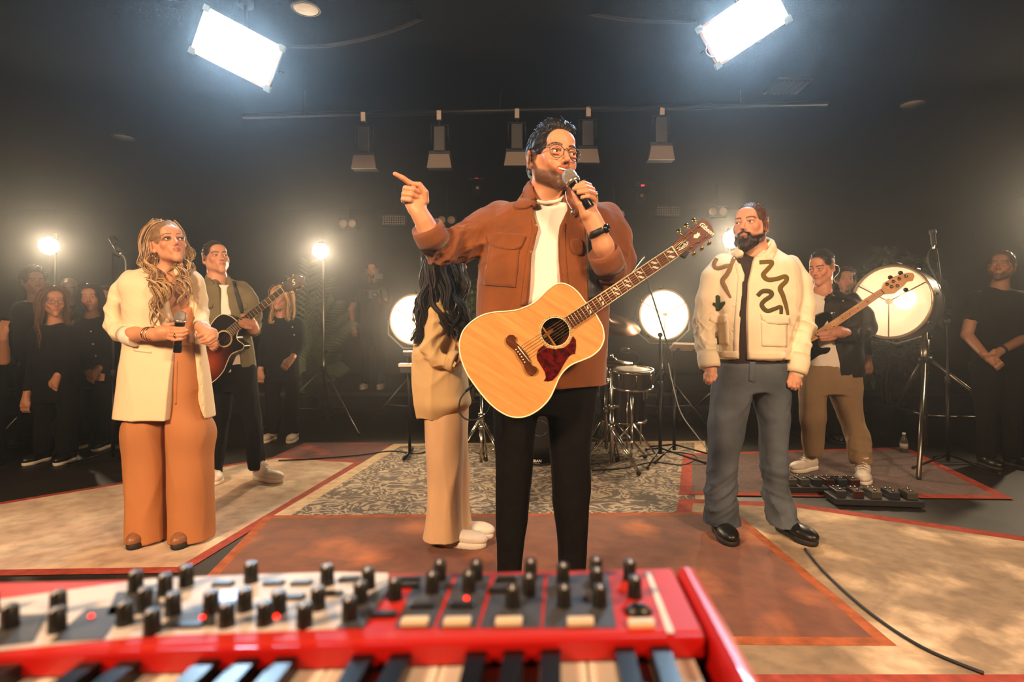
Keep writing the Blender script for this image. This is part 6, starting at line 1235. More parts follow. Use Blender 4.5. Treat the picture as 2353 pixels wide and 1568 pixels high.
# ------------------------------------------------------------------ people in the background
blk_tee = M('black_cotton', '0d0d0e', .95, spec=.1, bump=(300, .15)); blk_den = M('dark_denim', '101317', .9, spec=.12, noise=(10, .3), bump=(260, .3)); blk_tr = M('black_trousers', '')
FOOT_Z[0] = 0.0
def crowd(label, lm, Y, yaw, hair=('short', '1a120e'), fem=0, skin='b98468', s0=1.0, floor=0.0, top=blk_tee, arms=None, short_sleeve=False, shoes=None, wide=1.0, beardv=None, smilev=.2, h=.0055, glasses=False, extra=None, legs=True, gaze=(0, -1, 0), turn=0.0, group=None, body_dx=0.0, neckline=True):
    H = Head(lm, Y, math.radians(yaw), s0); c = H.c; S = 1.0; pr = Person(label, (c[0]+body_dx, Y+.03, floor), skin, group=group)
    bx, by, zc = c[0]+body_dx, Y+.03, c[2]; nkp = np.array([c[0]*.6+bx*.4, by-.005, zc-.165*H.s])
    v, f = head_field(H, h, nkp, fem=fem, smile=smilev, fat=.2*(1-fem), neckr=.055, chest=[(nkp+[0, 0, -.02], .06), (np.array([bx, by, zc-.27]), .09)]).mesh(); v = relax(v, f, 1, .4)
    sc_ = (hair[1], .8) if hair[0] in ('short', 'curly') else None
    pr.add_skin(v, f, paint_head(H, v, skin, lip='a35b4a', brow='22150f', fem=fem, beard=bool(beardv), beard_col='20140e', stub=beardv or .8, scalp=sc_)); add_eyes(pr, H, gaze)
    hm_ = h*1.25
    if hair[0] == 'short': short_hair(pr, H, hm_, hair[1], top=.010, side=.003, back=.004, tufts=120, seed=int(abs(bx)*100)+3, tl=.016, tr=.003, facecut=(0, -.120, -.030, .088, .094, .106), nape=-.06, tz=.04, lift=.2)
    if hair[0] == 'curly':
        short_hair(pr, H, hm_, hair[1], top=.016, side=.012, back=.014, tufts=20, seed=5, facecut=(0, -.120, -.034, .086, .094, .106), nape=-.06, tz=.0); mb = MB(); rg = np.random.default_rng(8)
        for _ in range(230):
            a, b = rg.uniform(0, 6.28), rg.uniform(-.05, 1.0); n_ = np.array([math.cos(a)*math.sqrt(max(0, 1-b*b)), math.sin(a)*math.sqrt(max(0, 1-b*b)), b]); p0 = np.array([0, .018, .04])+n_*np.array([.088, .106, .096])
            if p0[1] < -.05 and p0[2] < .085: continue
            if abs(p0[0]) > .06 and p0[2] < .0: continue
            t1, t2 = nrm(np.cross(n_, [.3, .2, 1])), nrm(np.cross(n_, [1, .1, .2])); an = np.linspace(0, 7, 12); r_ = .008; mb.tube(H.w(p0+n_*(an/7*.014)[:, None]+r_*np.cos(an)[:, None]*t1+r_*np.sin(an)[:, None]*t2), .0034, 5, col=tuple(np.array(lin(hair[1]))*rg.uniform(.7, 1.8)))
        obj('curls', mb, HAIR(), pr.root, True)
    if hair[0] == 'long':
        short_hair(pr, H, hm_, hair[1], top=.010, side=.012, back=.014, tufts=30, seed=6, tl=.03, tr=.002, facecut=(.0, -.118, -.045, .078, .088, .118), nape=-.06, lift=.02, name='hair_crown', comb=lambda p: np.stack([np.sign(p[:, 0])*.9, np.full(len(p), .4), np.full(len(p), -.8)], 1))
        mb = MB(); cols = [tuple(np.array(lin(hair[1]))*k) for k in (.6, 1, 1.4, 1.9)]; L_ = hair[2] if len(hair) > 2 else .34
        for x in (-1, 1):
            bundle(mb, [H.w(q) for q in ((x*.01, -.03, .118), (x*.055, -.045, .085), (x*.082, -.03, .02), (x*.086, -.025, -.06), (x*.092, -.04, -.14), (x*.098, -.075, -.24), (x*.090, -.085, -.10-L_))], [.01, .016, .02, .024, .028, .028, .02], 40, .005, cols, (.008, .18), 10+x)
            bundle(mb, [H.w(q) for q in ((x*.01, .05, .115), (x*.075, .05, .05), (x*.085, .06, -.05), (x*.08, .05, -.15), (x*.08, .03, -.26))], [.02, .03, .035, .04, .04], 30, .007, cols, (.008, .2), 20+x)
        obj('hair', mb, HAIR(), pr.root, True)
    if glasses:
        gm = MB(); a = np.arange(20)/20*2*math.pi
        for x in (-1, 1): gm.tube(H.w(np.stack([x*.034+.025*np.cos(a), np.full(20, -.104), .0+.021*np.sin(a)], 1)), .0016, 5, True); gm.tube(H.w(np.array([(x*.059, -.1, .006), (x*.08, -.02, .004), (x*.08, .015, .002)])), .0016, 5)
        gm.tube(H.w(np.array([(-.009, -.104, .004), (.009, -.104, .004)])), .0016, 5); obj('glasses', gm, M('dark_frame', '2a120e', .3), pr.root, True)
    W_ = wide*(1-.10*fem); R_ = lambda z, rx, ry: (zc-z, bx, by, rx*W_, ry)
    tor = [R_(.165, .070, .06), R_(.19, .125, .085), R_(.225, .185, .105), R_(.34, .195, .125), R_(.50, .175, .12), R_(.66, .175, .125), R_(.84, .185, .13)]
    chains = []; hands = []
    for i, x in enumerate((-1, 1)):
        sh = (np.array([bx+x*.165*W_, by, zc-.245]), .056); a = (arms or {}).get('L' if x < 0 else 'R')
        if a is None: el = np.array([bx+x*.235*W_, by+.02, zc-.54]); wr = np.array([bx+x*.225*W_, by-.05, zc-.78]); hd_ = wr+[0, -.02, -.09]
        else: el, wr, hd_ = (P(q[0], q[1], Y+q[2]) for q in a)
        if short_sleeve: chains.append([sh, (sh[0]*.45+el*.55, .062)]); skin_ch = [(sh[0]*.5+el*.5, .046), (el, .042), (wr, .029)]
        else: chains.append([sh, (el, .052), (el*.25+wr*.75, .042)]); skin_ch = [(el*.4+wr*.6, .033), (wr, .027)]
        d = nrm(hd_-wr); sd = nrm(np.cross(d, [0, 1, .15])); up = np.cross(d, sd); pl_ = wr+d*.055; fing = []
        for k in range(4): b = wr+d*.085+sd*(-.027+.018*k); m_ = b+d*.030-up*.012; fing.append([(b, .0095), (m_, .009), (m_+d*.018-up*.020, .0075)])
        th = [(wr+d*.03+sd*-x*.02, .012), (wr+d*.065+sd*-x*.036, .010), (wr+d*.09+sd*-x*.032-up*.01, .008)]
        allc = [skin_ch+[(pl_, .028)], [(wr+d*.03-sd*.012, .022), (wr+d*.08-sd*.018, .020)], [(wr+d*.03+sd*.012, .022), (wr+d*.08+sd*.018, .019)]]+fing+[th]
        limb(pr, allc, max(.0045, h*.9), .008)
    fb = Field(*bounds(chains, [tor]), .014); fb.loft(tor, .01, p=2.4)
    for ch in chains: fb.chain(ch, .018)
    fb.ell(nkp+[0, -.03, .015], (.062, .085, .04), None, .012, True)
    o, bvh = pr.cloth('shirt', fb, top, [('f', .010, 13, 7, (0, 0, 1)), ('w', .006, 14, 8)])
    if legs:
        ls = []
        for x in (-1, 1): ls.append([(zc-.78, bx+x*.085*W_, by, .10*W_, .12), (zc-1.05, bx+x*.09*W_, by, .085, .09), (floor+.45, bx+x*.10, by, .07, .08), (floor+.07, bx+x*.105, by, .062, .075)])
        fp = Field(*bounds([], ls), .018); fp.loft(ls[0], .02); fp.loft(ls[1], .03); pr.cloth('trousers', fp, blk_tr, [('f', .008, 15, 9, (0, 0, 1))])
        sm, so = shoes or (M('black_leather', ''), M('dark_sole', ''))
        for x in (-1, 1): shoe(pr, 'shoe', (bx+x*.105, by+.07), (bx+x*.13, by-.17), .09, .08, sm, so, h=.009) if floor == 0 else shoe_at(pr, bx+x*.12, by, floor, sm, so)
    if extra: extra(pr, bvh, H)
    t_ = Field(*bounds([], [tor]), .025); t_.loft([(z, x, y, max(.03, rx-.05), max(.03, ry-.05)) for z, x, y, rx, ry in tor if z < zc-.2], .01); v, f = t_.mesh(); pr.add_skin(v, f)
    pr.finish(); return pr
def shoe_at(pr, x, y, z, sm, so):
    n0 = len(bpy.data.objects); b0 = pr.base.copy(); pr.base = b0-np.array([0, 0, z]); o = shoe(pr, 'shoe', (x, y+.07), (x+.0, y-.17), .09, .08, sm, so, h=.009); pr.base = b0
    return o
canvas_w = M('white_canvas', 'c9b9a6', .7); canvas_s = M('white_canvas_sole', 'd8cab8', .7)
def btns(px): return lambda pr, bvh, H: button_px(pr.root, bvh, px, .008, M('pale_button', 'cfc2b0', .35))
crowd('curly haired man in a black top standing under a lamp', dict(eyeR=(73.7, 642), eyeL=(96, 644), nose=(90, 655), mouth=(88, 664), chin=(87, 682), top=(75, 616)), 5.4, 18, ('curly', '3a261a'), skin='8f6450', s0=1.04, arms=dict(L=((22, 778, 0), (46, 826, -.05), (50, 842, -.06))))
crowd('woman with glasses and long auburn hair in a black top', dict(eyeR=(118.3, 689.7), eyeL=(140.6, 691), nose=(131, 703), mouth=(129.5, 713.5), chin=(127.5, 728), top=(121, 661)), 4.75, 12, ('long', '5a3a26', .30), 1, 'b9805f', s0=1.02, glasses=True, smilev=.6, arms=dict(R=((166, 836, 0), (132, 864, -.08), (121, 892, -.09))), wide=1.02, shoes=(M('black_leather', ''), canvas_s))
crowd('woman with long dark brown hair in a buttoned black shirt', dict(eyeR=(192, 680), eyeL=(215, 678.6), nose=(205.4, 693.3), mouth=(205.4, 704.5), chin=(207, 719), top=(203, 655)), 5.28, 4, ('long', '1c120e', .28), 1, 'b27d60', s0=1.02, top=blk_den, arms=dict(L=((182, 830, -.02), (205, 860, -.14), (222, 866, -.16)), R=((248, 820, -.02), (226, 848, -.16), (212, 866, -.18))), extra=btns([(214, 791), (220, 818), (209, 762)]), shoes=(M('black_leather', ''), canvas_s))
crowd('bald man in dark clothes standing at the back of the crowd', dict(eyeR=(148, 664), eyeL=(167, 664), nose=(158, 674), chin=(157, 694), top=(156, 638)), 6.2, 5, ('none', '000000'), skin='8a6450', s0=1.0, glasses=True, h=.007, shoes=None)
crowd('dark haired woman half hidden behind the buttoned black shirt', dict(eyeR=(232, 682), eyeL=(249, 682), nose=(243, 693), chin=(242, 712), top=(236, 660)), 6.0, 20, ('long', '1a120f', .2), 1, 'a87c66', s0=.98, h=.007)
crowd('woman in dark clothes half hidden behind the microphone stand', dict(eyeR=(252, 686), eyeL=(268, 686), nose=(261, 696), chin=(260, 712), top=(258, 664)), 6.4, 8, ('long', '3a281c', .15), 1, 'a87c66', s0=.96, h=.007)
crowd('person in black at the edge of the crowd with a raised hand', dict(eyeR=(-62, 668), eyeL=(-40, 668), nose=(-50, 680), chin=(-52, 705), top=(-54, 640)), 4.6, 15, ('short', '1a120e'), 0, 'b07a5c', h=.007, short_sleeve=True, arms=dict(R=((8, 828, -.03), (8, 778, -.14), (6, 752, -.16))))
crowd('blonde woman in a dark buttoned shirt beside the palm', dict(eyeR=(622, 682), eyeL=(640, 680), nose=(628, 692), mouth=(630, 700), chin=(640, 712), top=(645, 661)), 5.65, -30, ('long', '9a7a52', .06), 1, 'b07f66', s0=1.0, top=blk_den, arms=dict(L=((606, 800, 0), (599, 850, -.03), (598, 866, -.03)), R=((692, 790, .0), (672, 822, -.16), (660, 836, -.18))), extra=btns([(629, 739), (665, 735), (672, 752), (676, 770), (660, 722)]), shoes=(canvas_w, canvas_s))
cmn = crowd('bearded camera operator in black standing on the low stage', dict(eyeR=(846, 618), eyeL=(862, 618), nose=(853, 626), mouth=(853, 633), chin=(853, 642), top=(855, 602)), 8.1, -8, ('short', '1a120e'), 0, '9a705a', floor=.26, beardv=.8, h=.007, short_sleeve=True, arms=dict(L=((806, 712, 0), (812, 752, -.05), (814, 768, -.05)), R=((888, 700, .0), (872, 690, -.28), (864, 682, -.32))), shoes=(canvas_w, canvas_s))
crowd('man with cropped hair in a black t-shirt with clasped hands', dict(eyeR=(2285.4, 604.4), eyeL=(2306, 603.6), nose=(2290, 617), mouth=(2292, 627), chin=(2293, 646), earL=(2331, 617), top=(2308, 579)), 4.6, -24, ('short', '4a3626'), 0, '8f6650', s0=1.02, beardv=.75, short_sleeve=True, wide=1.12, arms=dict(L=((2222, 770, -.02), (2262, 815, -.20), (2278, 826, -.23)), R=((2368, 770, -.02), (2300, 806, -.22), (2278, 822, -.25))), extra=lambda pr, b, H: band(pr, 'watch', P(2304, 804, 4.38), (1, 0, .4), .033, .02, M('black_strap', ''))) 
crowd('curly dark haired woman half hidden behind the bass player', dict(eyeR=(1936, 639), eyeL=(1954, 641), nose=(1944, 650), chin=(1944, 668), top=(1948, 618)), 5.6, -8, ('curly', '1c120e'), 1, '9a6c56', s0=.98, h=.007)
crowd('person with dark hair almost hidden behind the cream jacket sleeve', dict(eyeR=(1858, 668), eyeL=(1874, 668), nose=(1866, 676), chin=(1866, 692), top=(1866, 648)), 5.9, 0, ('long', '1a100c', .1), 1, '9a6c56', s0=.98, h=.007)
# camera rig held by the operator
cr_ = thing('video_camera', 'compact video camera with a top monitor held by the operator', 'camera', P(862, 685, 7.7)); cb = P(862, 676, 7.72)
obj('body', MB().box(cb, (.075, .05, .055)), dark_plastic, cr_, bevel=.006); obj('lens', MB().lathe([(.045, 0), (.045, .06), (.052, .065), (.052, .12), (.040, .122), (.035, .10)], cb+[.03, -.05, -.01], (0, -1, -.05), 20), dark_plastic, cr_, True); obj('lens_glass', MB().lathe([(.036, 0), (.02, .008), (.001, .01)], cb+[.03, -.155, -.015], (0, -1, 0), 18), M('lens_glass', '1a2028', .05, coat=1), cr_, True)
obj('monitor_arm', MB().tube([cb+[.02, 0, .055], cb+[.03, 0, .20]], .008, 6), black_metal, cr_); obj('monitor', MB().box(cb+[.05, -.02, .24], (.06, .012, .035)), dark_plastic, cr_, bevel=.004); obj('side_handle', MB().tube([cb+[-.08, 0, .04], cb+[-.14, 0, .05], cb+[-.15, 0, -.06]], .012, 8), dark_plastic, cr_, True)
# ------------------------------------------------------------------ ceiling rig and back wall lights
t = thing('lighting_rail', 'black ceiling rail carrying the row of hanging soft lights', 'rail', (P(1180, 250, 5.3)[0], 5.3, P(1180, 250, 5.3)[2]))
obj('rail_tube', MB().tube([P(560, 268, 5.45), P(1900, 238, 5.15)], .028, 10), black_metal, t, True)
for px in (700, 1150, 1700): q = P(px, 266-(px-560)*.0224, 5.3); obj('drop_rod', MB().tube([q, (q[0], q[1], CEIL)], .012, 6), black_metal, t)
diff_off = M('soft_light_diffuser', '6a5f58', .8); hk = M('hook_clamp', 'b7aaa0', .35, .8)
for i, (px, py, dy, wd) in enumerate(((835, 387, 0, 57), (1009, 385, 0, 57), (1188, 380, 0, 60), (1352, 373, 0, 52), (1521, 366, 0, 60))):
    Y = 5.42-(px-560)*.0002; c = P(px, py-16, Y); top_ = P(px, 266-(px-560)*.0224, Y+.0)
    l = thing('hanging_soft_light', ['hanging soft light at the lamp stand end of the rail', 'hanging soft light second along the rail from the lamp stand end', 'hanging soft light directly behind the singer\'s hair', 'hanging soft light partly hidden by the singer\'s glasses', 'hanging soft light at the far end of the rail past the microphone'][i], 'stage light', c)
    hw = wd/2*Y/F; q = [c+[-hw*.8, 0, .06], c+[hw*.8, 0, .06], c+[hw, 0, -.065], c+[-hw, 0, -.065]]; obj('diffuser', MB().prism(q, (0, .02, 0)), diff_off, l)
    obj('hood', MB().prism([c+[-hw*.86, .02, .10], c+[hw*.86, .02, .10], c+[hw*1.02, .02, -.06], c+[-hw*1.02, .02, -.06]], (0, .12, 0)), black_metal, l, bevel=.004)
    b = c+[0, .05, .21]; obj('lamp_body', MB().box(b, (.055, .05, .12)), dark_plastic, l, bevel=.01); obj('yoke', MB().tube([b+[-.08, 0, -.02], b+[-.08, 0, .14], b+[.08, 0, .14], b+[.08, 0, -.02]], .008, 6), black_metal, l, True)
    obj('clamp', MB().box([top_[0], top_[1], top_[2]-.04], (.022, .02, .045)), hk, l, bevel=.004); obj('stem', MB().tube([b+[0, 0, .12], (top_[0], top_[1], top_[2])], .010, 6), black_metal, l)
led_off = M('led_lens_off', 'b9aca0', .3)
for i, (px, py) in enumerate(((905, 506), (1536, 485))):
    l = thing('led_wash_bar', ['led wash light grid beside the pointing hand', 'led wash light grid above the guitar headstock'][i], 'stage light', P(px, py, 8.8)); c = P(px, py, 8.8); obj('housing', MB().box(c+[0, .05, 0], (.19, .045, .09)), black_metal, l, bevel=.008)
    for r_ in range(4):
        for k in range(10): obj('led', MB().lathe([(.0115, 0), (.009, .006), (.001, .007)], c+[-.16+.0355*k, .004, .055-.037*r_], (0, -1, 0), 8), led_off, l, True)
    obj('hanger', MB().tube([c+[0, .05, .08], (c[0], c[1]+.05, CEIL)], .012, 6), black_metal, l)
bl_off = M('blinder_glass', 'c9b7a4', .3)
for i, (px, py, s_) in enumerate(((799, 514, 21), (1026, 506, 22), (1413, 493, 26), (1650, 486, 24))):
    l = thing('blinder_light', ['twin blinder light beside the lamp stand', 'twin blinder light above the raised sleeve', 'twin blinder light behind the singer\'s shoulder', 'twin blinder light beside the cropped head'][i], 'stage light', P(px, py, 8.8)); c = P(px, py, 8.8); obj('housing', MB().box(c+[0, .06, 0], (.15, .045, .085)), black_metal, l, bevel=.01)
    for x in (-1, 1): b = c+[x*s_/2*8.8/F*1.0, .0, 0]; obj('reflector', MB().lathe([(.062, 0), (.058, .012), (.02, .004), (.001, .008)], b, (0, -1, 0), 20), bl_off, l, True)
    obj('hanger', MB().tube([c+[0, .06, .08], (c[0], c[1]+.06, CEIL)], .012, 6), black_metal, l)
red_led = M('red_status_led', 'ff3030', .3, emit=('ff2a30', 2.5))
for i, (px, py, qx, qy) in enumerate(((1095, 408, 1097, 431), (1340, 399, 1343, 415), (1477, 426, 1476, 449))):
    l = thing('moving_head_light', ['small moving light with a glinting lens above the rust collar', 'small moving light with a red led beside the singer\'s microphone', 'small moving light with a red led above the guitar neck'][i], 'stage light', P(px, py, 8.4)); c = P(px, py, 8.4)
    obj('base', MB().box(c+[0, .06, .02], (.12, .05, .05)), black_metal, l, bevel=.01); obj('status_led', MB().box(c+[0, .005, .0], (.022, .006, .010)), red_led, l); q = P(qx, qy, 8.4); obj('head', MB().sphere(q+[0, .09, 0], (.08, .08, .09), 16, 10), black_metal, l, True)
    obj('lens', MB().lathe([(.034, 0), (.02, .012), (.001, .016)], q+[0, .012, 0], (0, -1, 0), 16), M('glint_lens', 'c9a888', .08, .6, coat=1), l, True); obj('hanger', MB().tube([c+[0, .06, .06], (c[0], c[1]+.06, CEIL)], .012, 6), black_metal, l)
vent = thing('ceiling_vent', 'dark ceiling air vent between an LED panel and a round downlight', 'vent', (P(1810, 195, 5.2)[0], 5.2, CEIL))
vp = P(1810, 195, (CEIL-CH)*F/(HY-195)); vent.location = (vp[0], vp[1], CEIL)
obj('frame', MB().box((vp[0], vp[1], CEIL-.01), (.16, .16, .01)), M('vent_metal', '3a3a3c', .5), vent)
for k in range(7): obj('louvre', MB().box((vp[0]-.12+.04*k, vp[1], CEIL-.024), (.012, .14, .003), Ry(.6)), M('vent_metal', ''), vent)
cbl = M('black_cable', '1c1c1e', .6)
for lab, pts in (('bundled power cable drooping from the LED panel next to the downlight', [(655, 108, 3.8), (760, 104, 3.9), (880, 78, 4.0), (980, 38, 4.1), (1060, -6, 4.2)]), ('thin cable running along the ceiling from the LED panel with the looped cable', [(1600, 52, 3.7), (1450, 46, 3.9), (1300, 22, 4.1), (1170, -4, 4.2)])):
    m_ = MB()
    for o_ in (-3, 0, 3): m_.tube(crs([P(a, b+o_*(1 if 0 < i < 4 else .3), c) for i, (a, b, c) in enumerate(pts)], 6), .004, 6)
    tag(obj('hanging_cable', m_, cbl, None, True), lab, 'cable')
m_ = MB(); m_.tube(crs([P(1628, 98, 3.55), P(1622, 118, 3.55), P(1632, 130, 3.55), P(1646, 131, 3.56)], 6), .004, 6); tag(obj('hanging_cable', m_, M('grey_cable', '8a8a8e', .5), None, True), 'short looped cable under the corner of an LED panel', 'cable')

# ------------------------------------------------------------------ microphone stands
def mic_stand(label, pole_px, base_y, top_py, Y, boom=None, angs=(200, 320, 80), spread=.32, mat=None, r=.010):
    mat = mat or black_metal; x = (pole_px-CX)/F*Y; zt = P(0, top_py, Y)[2]; t = thing('microphone_stand', label, 'stand', (x, Y, 0))
    obj('pole', MB().tube([(x, Y, .06), (x, Y, zt)], r, 8), mat, t, True); obj('lower_tube', MB().tube([(x, Y, .06), (x, Y, min(.75, zt*.6))], r*1.5, 8), mat, t, True); obj('clutch', MB().lathe([(r*2, -.03), (r*2.1, .03)], (x, Y, min(.75, zt*.6)), n=12), rubber, t, True)
    for a in angs: a = math.radians(a); f_ = np.array([x+math.cos(a)*spread, Y+math.sin(a)*spread, .020]); lg = obj('leg', MB().tube([(x, Y, .11), f_], r*.8, 6), mat, t, True); obj('foot', MB().sphere(f_, .014, 8, 6), rubber, lg, True)
    if boom: b0, b1 = P(*boom[0]), P(*boom[1]); obj('boom_arm', MB().tube([b0, b1], r*.75, 8), mat, t, True); obj('boom_clamp', MB().sphere((x, Y, zt), .022, 10, 8), rubber, t, True)
    return t
ms1 = mic_stand('black microphone stand beside the blonde woman holding a condenser microphone', 260, 0, 582, 4.7)
cm = thing('condenser_microphone', 'large black condenser microphone on its stand beside the blonde woman', 'microphone', P(268, 580, 4.7)); ca, cb_ = P(257, 545, 4.68), P(277, 580, 4.68); ax = ca-cb_; Lm = np.linalg.norm(ax)
obj('body', MB().lathe([(.018, 0), (.027, .01), (.027, Lm*.55)], cb_, ax, 16), dark_plastic, cm, True); obj('grille', MB().lathe([(.027, Lm*.55), (.028, Lm*.6), (.028, Lm*.95), (.015, Lm*1.05)], cb_, ax, 16), M('dark_grille', '2a2725', .5, .6, bump=(500, .6)), cm, True); obj('shock_mount', MB().tube([cb_, P(274, 592, 4.7), P(262, 585, 4.7)], .008, 6), chrome, cm, True)
m_ = MB(); m_.tube(crs([P(280, 586, 4.68), P(288, 600, 4.68), P(288, 640, 4.68), P(283, 700, 4.68)], 5), .005, 6); tag(obj('microphone_cable', m_, M('grey_cable', ''), None, True), 'cable hanging from the condenser microphone beside the blonde woman', 'cable')
mic_stand('black boom microphone stand beside the man in a black t-shirt', 2178, 0, 738, 4.55, ((2176, 745, 4.55), (2150, 566, 4.5)), (190, 310, 70))
rm = thing('boom_microphone', 'small black microphone on the boom beside the man in a black t-shirt', 'microphone', P(2147, 560, 4.5)); obj('body', MB().lathe([(.014, 0), (.018, .02), (.018, .09), (.024, .10), (.024, .13), (.008, .145)], P(2146, 566, 4.5), (-.1, 0, 1), 16), dark_plastic, rm, True); obj('clip', MB().box(P(2150, 568, 4.5), (.02, .015, .015)), chrome, rm, bevel=.003)
m_ = MB(); m_.tube(crs([P(2143, 565, 4.5), P(2132, 585, 4.5), P(2134, 610, 4.5), P(2150, 640, 4.52), P(2166, 680, 4.54)], 6), .004, 6); tag(obj('microphone_cable', m_, cbl, None, True), 'black cable curving off the boom microphone near the potted tree', 'cable')
mic_stand('black boom stand reaching up past the guitar neck with a pencil microphone', 1517, 0, 770, 4.8, ((1540, 812, 4.8), (1486, 640, 4.6)), (240, 335, 95), .36)
pm = thing('pencil_microphone', 'silver pencil microphone peeking above the guitar neck', 'microphone', P(1460, 622, 4.6)); obj('body', MB().lathe([(.010, 0), (.011, .02), (.011, .16), (.008, .17)], P(1452, 628, 4.6), P(1480, 589, 4.6)-P(1452, 628, 4.6), 12), M('silver', ''), pm, True); obj('mic_clip', MB().tube([P(1487, 643, 4.6), P(1476, 626, 4.6), P(1462, 614, 4.6)], .008, 6), black_metal, pm, True); obj('tip', MB().lathe([(.011, 0), (.011, .03), (.006, .034)], P(1474, 596, 4.6), P(1480, 589, 4.6)-P(1452, 628, 4.6), 12), black_metal, pm, True)
mic_stand('black stand carrying the small white mixer', 1549, 0, 806, 4.95, None, (230, 350, 110), .36)
mx_ = thing('mixer', 'small white personal mixer clamped to a stand beside the cream jacket', 'mixer', P(1570, 800, 4.95)); mc = P(1569, 797, 4.9); Rm = Rx(-.42)@Rz(.1); obj('panel', MB().box(mc, (.105, .07, .010), Rm), M('mixer_white', 'cfc4b6', .4), mx_, bevel=.004)
for k in range(4):
    for j in range(2): obj('knob', MB().lathe([(.010, 0), (.009, .018)], mc+Rm@np.array([-.075+.05*k, -.03+.05*j, .010]), Rm[:, 2], 10), M('knob_dark', '2a2826', .4), mx_, True)
obj('clamp', MB().tube([mc+[-.03, 0, -.01], P(1549, 812, 4.95)], .012, 6), black_metal, mx_, True)
m_ = MB(); m_.tube(crs([P(1536, 835, 4.8), P(1545, 880, 4.75), P(1565, 950, 4.7), P(1600, 1000, 4.65), P(1626, 1035, 4.6), (P(1640, 1060, 4.6)[0], 4.5, .016), (P(1660, 1060, 4.6)[0], 4.3, .014)], 6), .005, 6); tag(obj('audio_cable', m_, M('grey_cable', ''), None, True), 'pale cable falling from the boom stand to the floor beside the jeans', 'cable')
for lab, pts in (('dark cable snaking across the red rug behind the black haired woman', [(640, 1062), (720, 1058), (820, 1050), (900, 1040), (960, 1046), (1010, 1030)]), ('dark cable coiled on the patterned rug by the stands', [(1360, 1085), (1430, 1080), (1500, 1066), (1570, 1072), (1600, 1052), (1540, 1042), (1470, 1052)]), ('thin dark cable crossing the sand coloured rug', [(1850, 1270), (1900, 1330), (2000, 1420), (2120, 1500), (2260, 1560)])):
    m_ = MB(); m_.tube(crs([np.array([*gz(a, b), .017 if 'sand' in lab else .012]) for a, b in pts], 6), .006, 6); tag(obj('floor_cable', m_, cbl, None, True), lab, 'cable')

# ------------------------------------------------------------------ drum kit
bronze = M('bronze_cymbal', '7a4a22', .3, .95, wave=(60, .25, 'Z', .5), noise=(4, .5)); drum_blk = M('black_drum_shell', '0e0e10', .25, coat=.5)
def cymbal(label, c, r, axis, standx=None, Y=None):
    t = thing('cymbal', label, 'cymbal', c); obj('plate', MB().lathe([(.012, .030), (.035, .026), (.045, .012), (r*.5, .004), (r, -.012), (r, -.014), (r*.5, .001), (.045, .008), (.010, .024)], c, axis, 44), bronze, t, True); obj('wing_nut', MB().lathe([(.012, .03), (.012, .05), (.006, .055)], c, axis, 10), chrome, t, True); return t
def drum_stand(label, px, Y, top_py, angs, spread=.30, hub=.42, double=True):
    x = (px-CX)/F*Y; zt = P(0, top_py, Y)[2]; t = thing('cymbal_stand', label, 'stand', (x, Y, 0)); obj('pole', MB().tube([(x, Y, .10), (x, Y, zt)], .011, 10), chrome, t, True); obj('lower_tube', MB().tube([(x, Y, .06), (x, Y, zt*.55)], .016, 10), chrome, t, True)
    obj('memory_lock', MB().lathe([(.024, -.02), (.026, .02)], (x, Y, zt*.55), n=12), chrome, t, True); obj('wing_bolt', MB().box((x+.035, Y, zt*.55), (.022, .005, .009)), chrome, t, bevel=.003); obj('hub', MB().lathe([(.026, -.03), (.026, .03)], (x, Y, hub), n=12), chrome, t, True)
    for a in angs:
        a = math.radians(a); d = np.array([math.cos(a), math.sin(a), 0])
        for o_ in ((-1, 1) if double else (0,)): sd = np.array([-d[1], d[0], 0])*.012*o_; lg = obj('leg', MB().tube([np.array([x, Y, hub])+sd, np.array([x, Y, .03])+d*spread+sd], .007, 6), chrome, t, True)
        obj('brace', MB().tube([(x, Y, .12), np.array([x, Y, hub*.45])+d*spread*.55], .006, 6), chrome, t, True); obj('foot', MB().sphere(np.array([x, Y, .026])+d*spread, (.02, .02, .02), 10, 6), rubber, t, True)
    return t
cymbal('large bronze crash cymbal tilted behind the singer\'s guitar', P(1392, 738, 5.0), .31, (.16, -.34, .9)); cymbal('thin bronze hi-hat cymbal beside the singer\'s jacket hem', P(1405, 830, 4.5), .165, (.02, -.05, 1)); cymbal('lower bronze hi-hat cymbal beside the singer\'s jacket hem', P(1405, 837.5, 4.5), .165, (.02, .05, -1))
drum_stand('chrome cymbal stand beside the singer\'s jacket holding the crash cymbal', 1393, 5.0, 742, (215, 335, 95), .34, .40); drum_stand('chrome hi-hat stand beside the singer\'s knee', 1406, 4.5, 815, (190, 310, 70), .26, .34); drum_stand('chrome cymbal stand behind the spruce guitar\'s lower bout', 1106, 4.5, 900, (205, 325, 85), .26, .42)
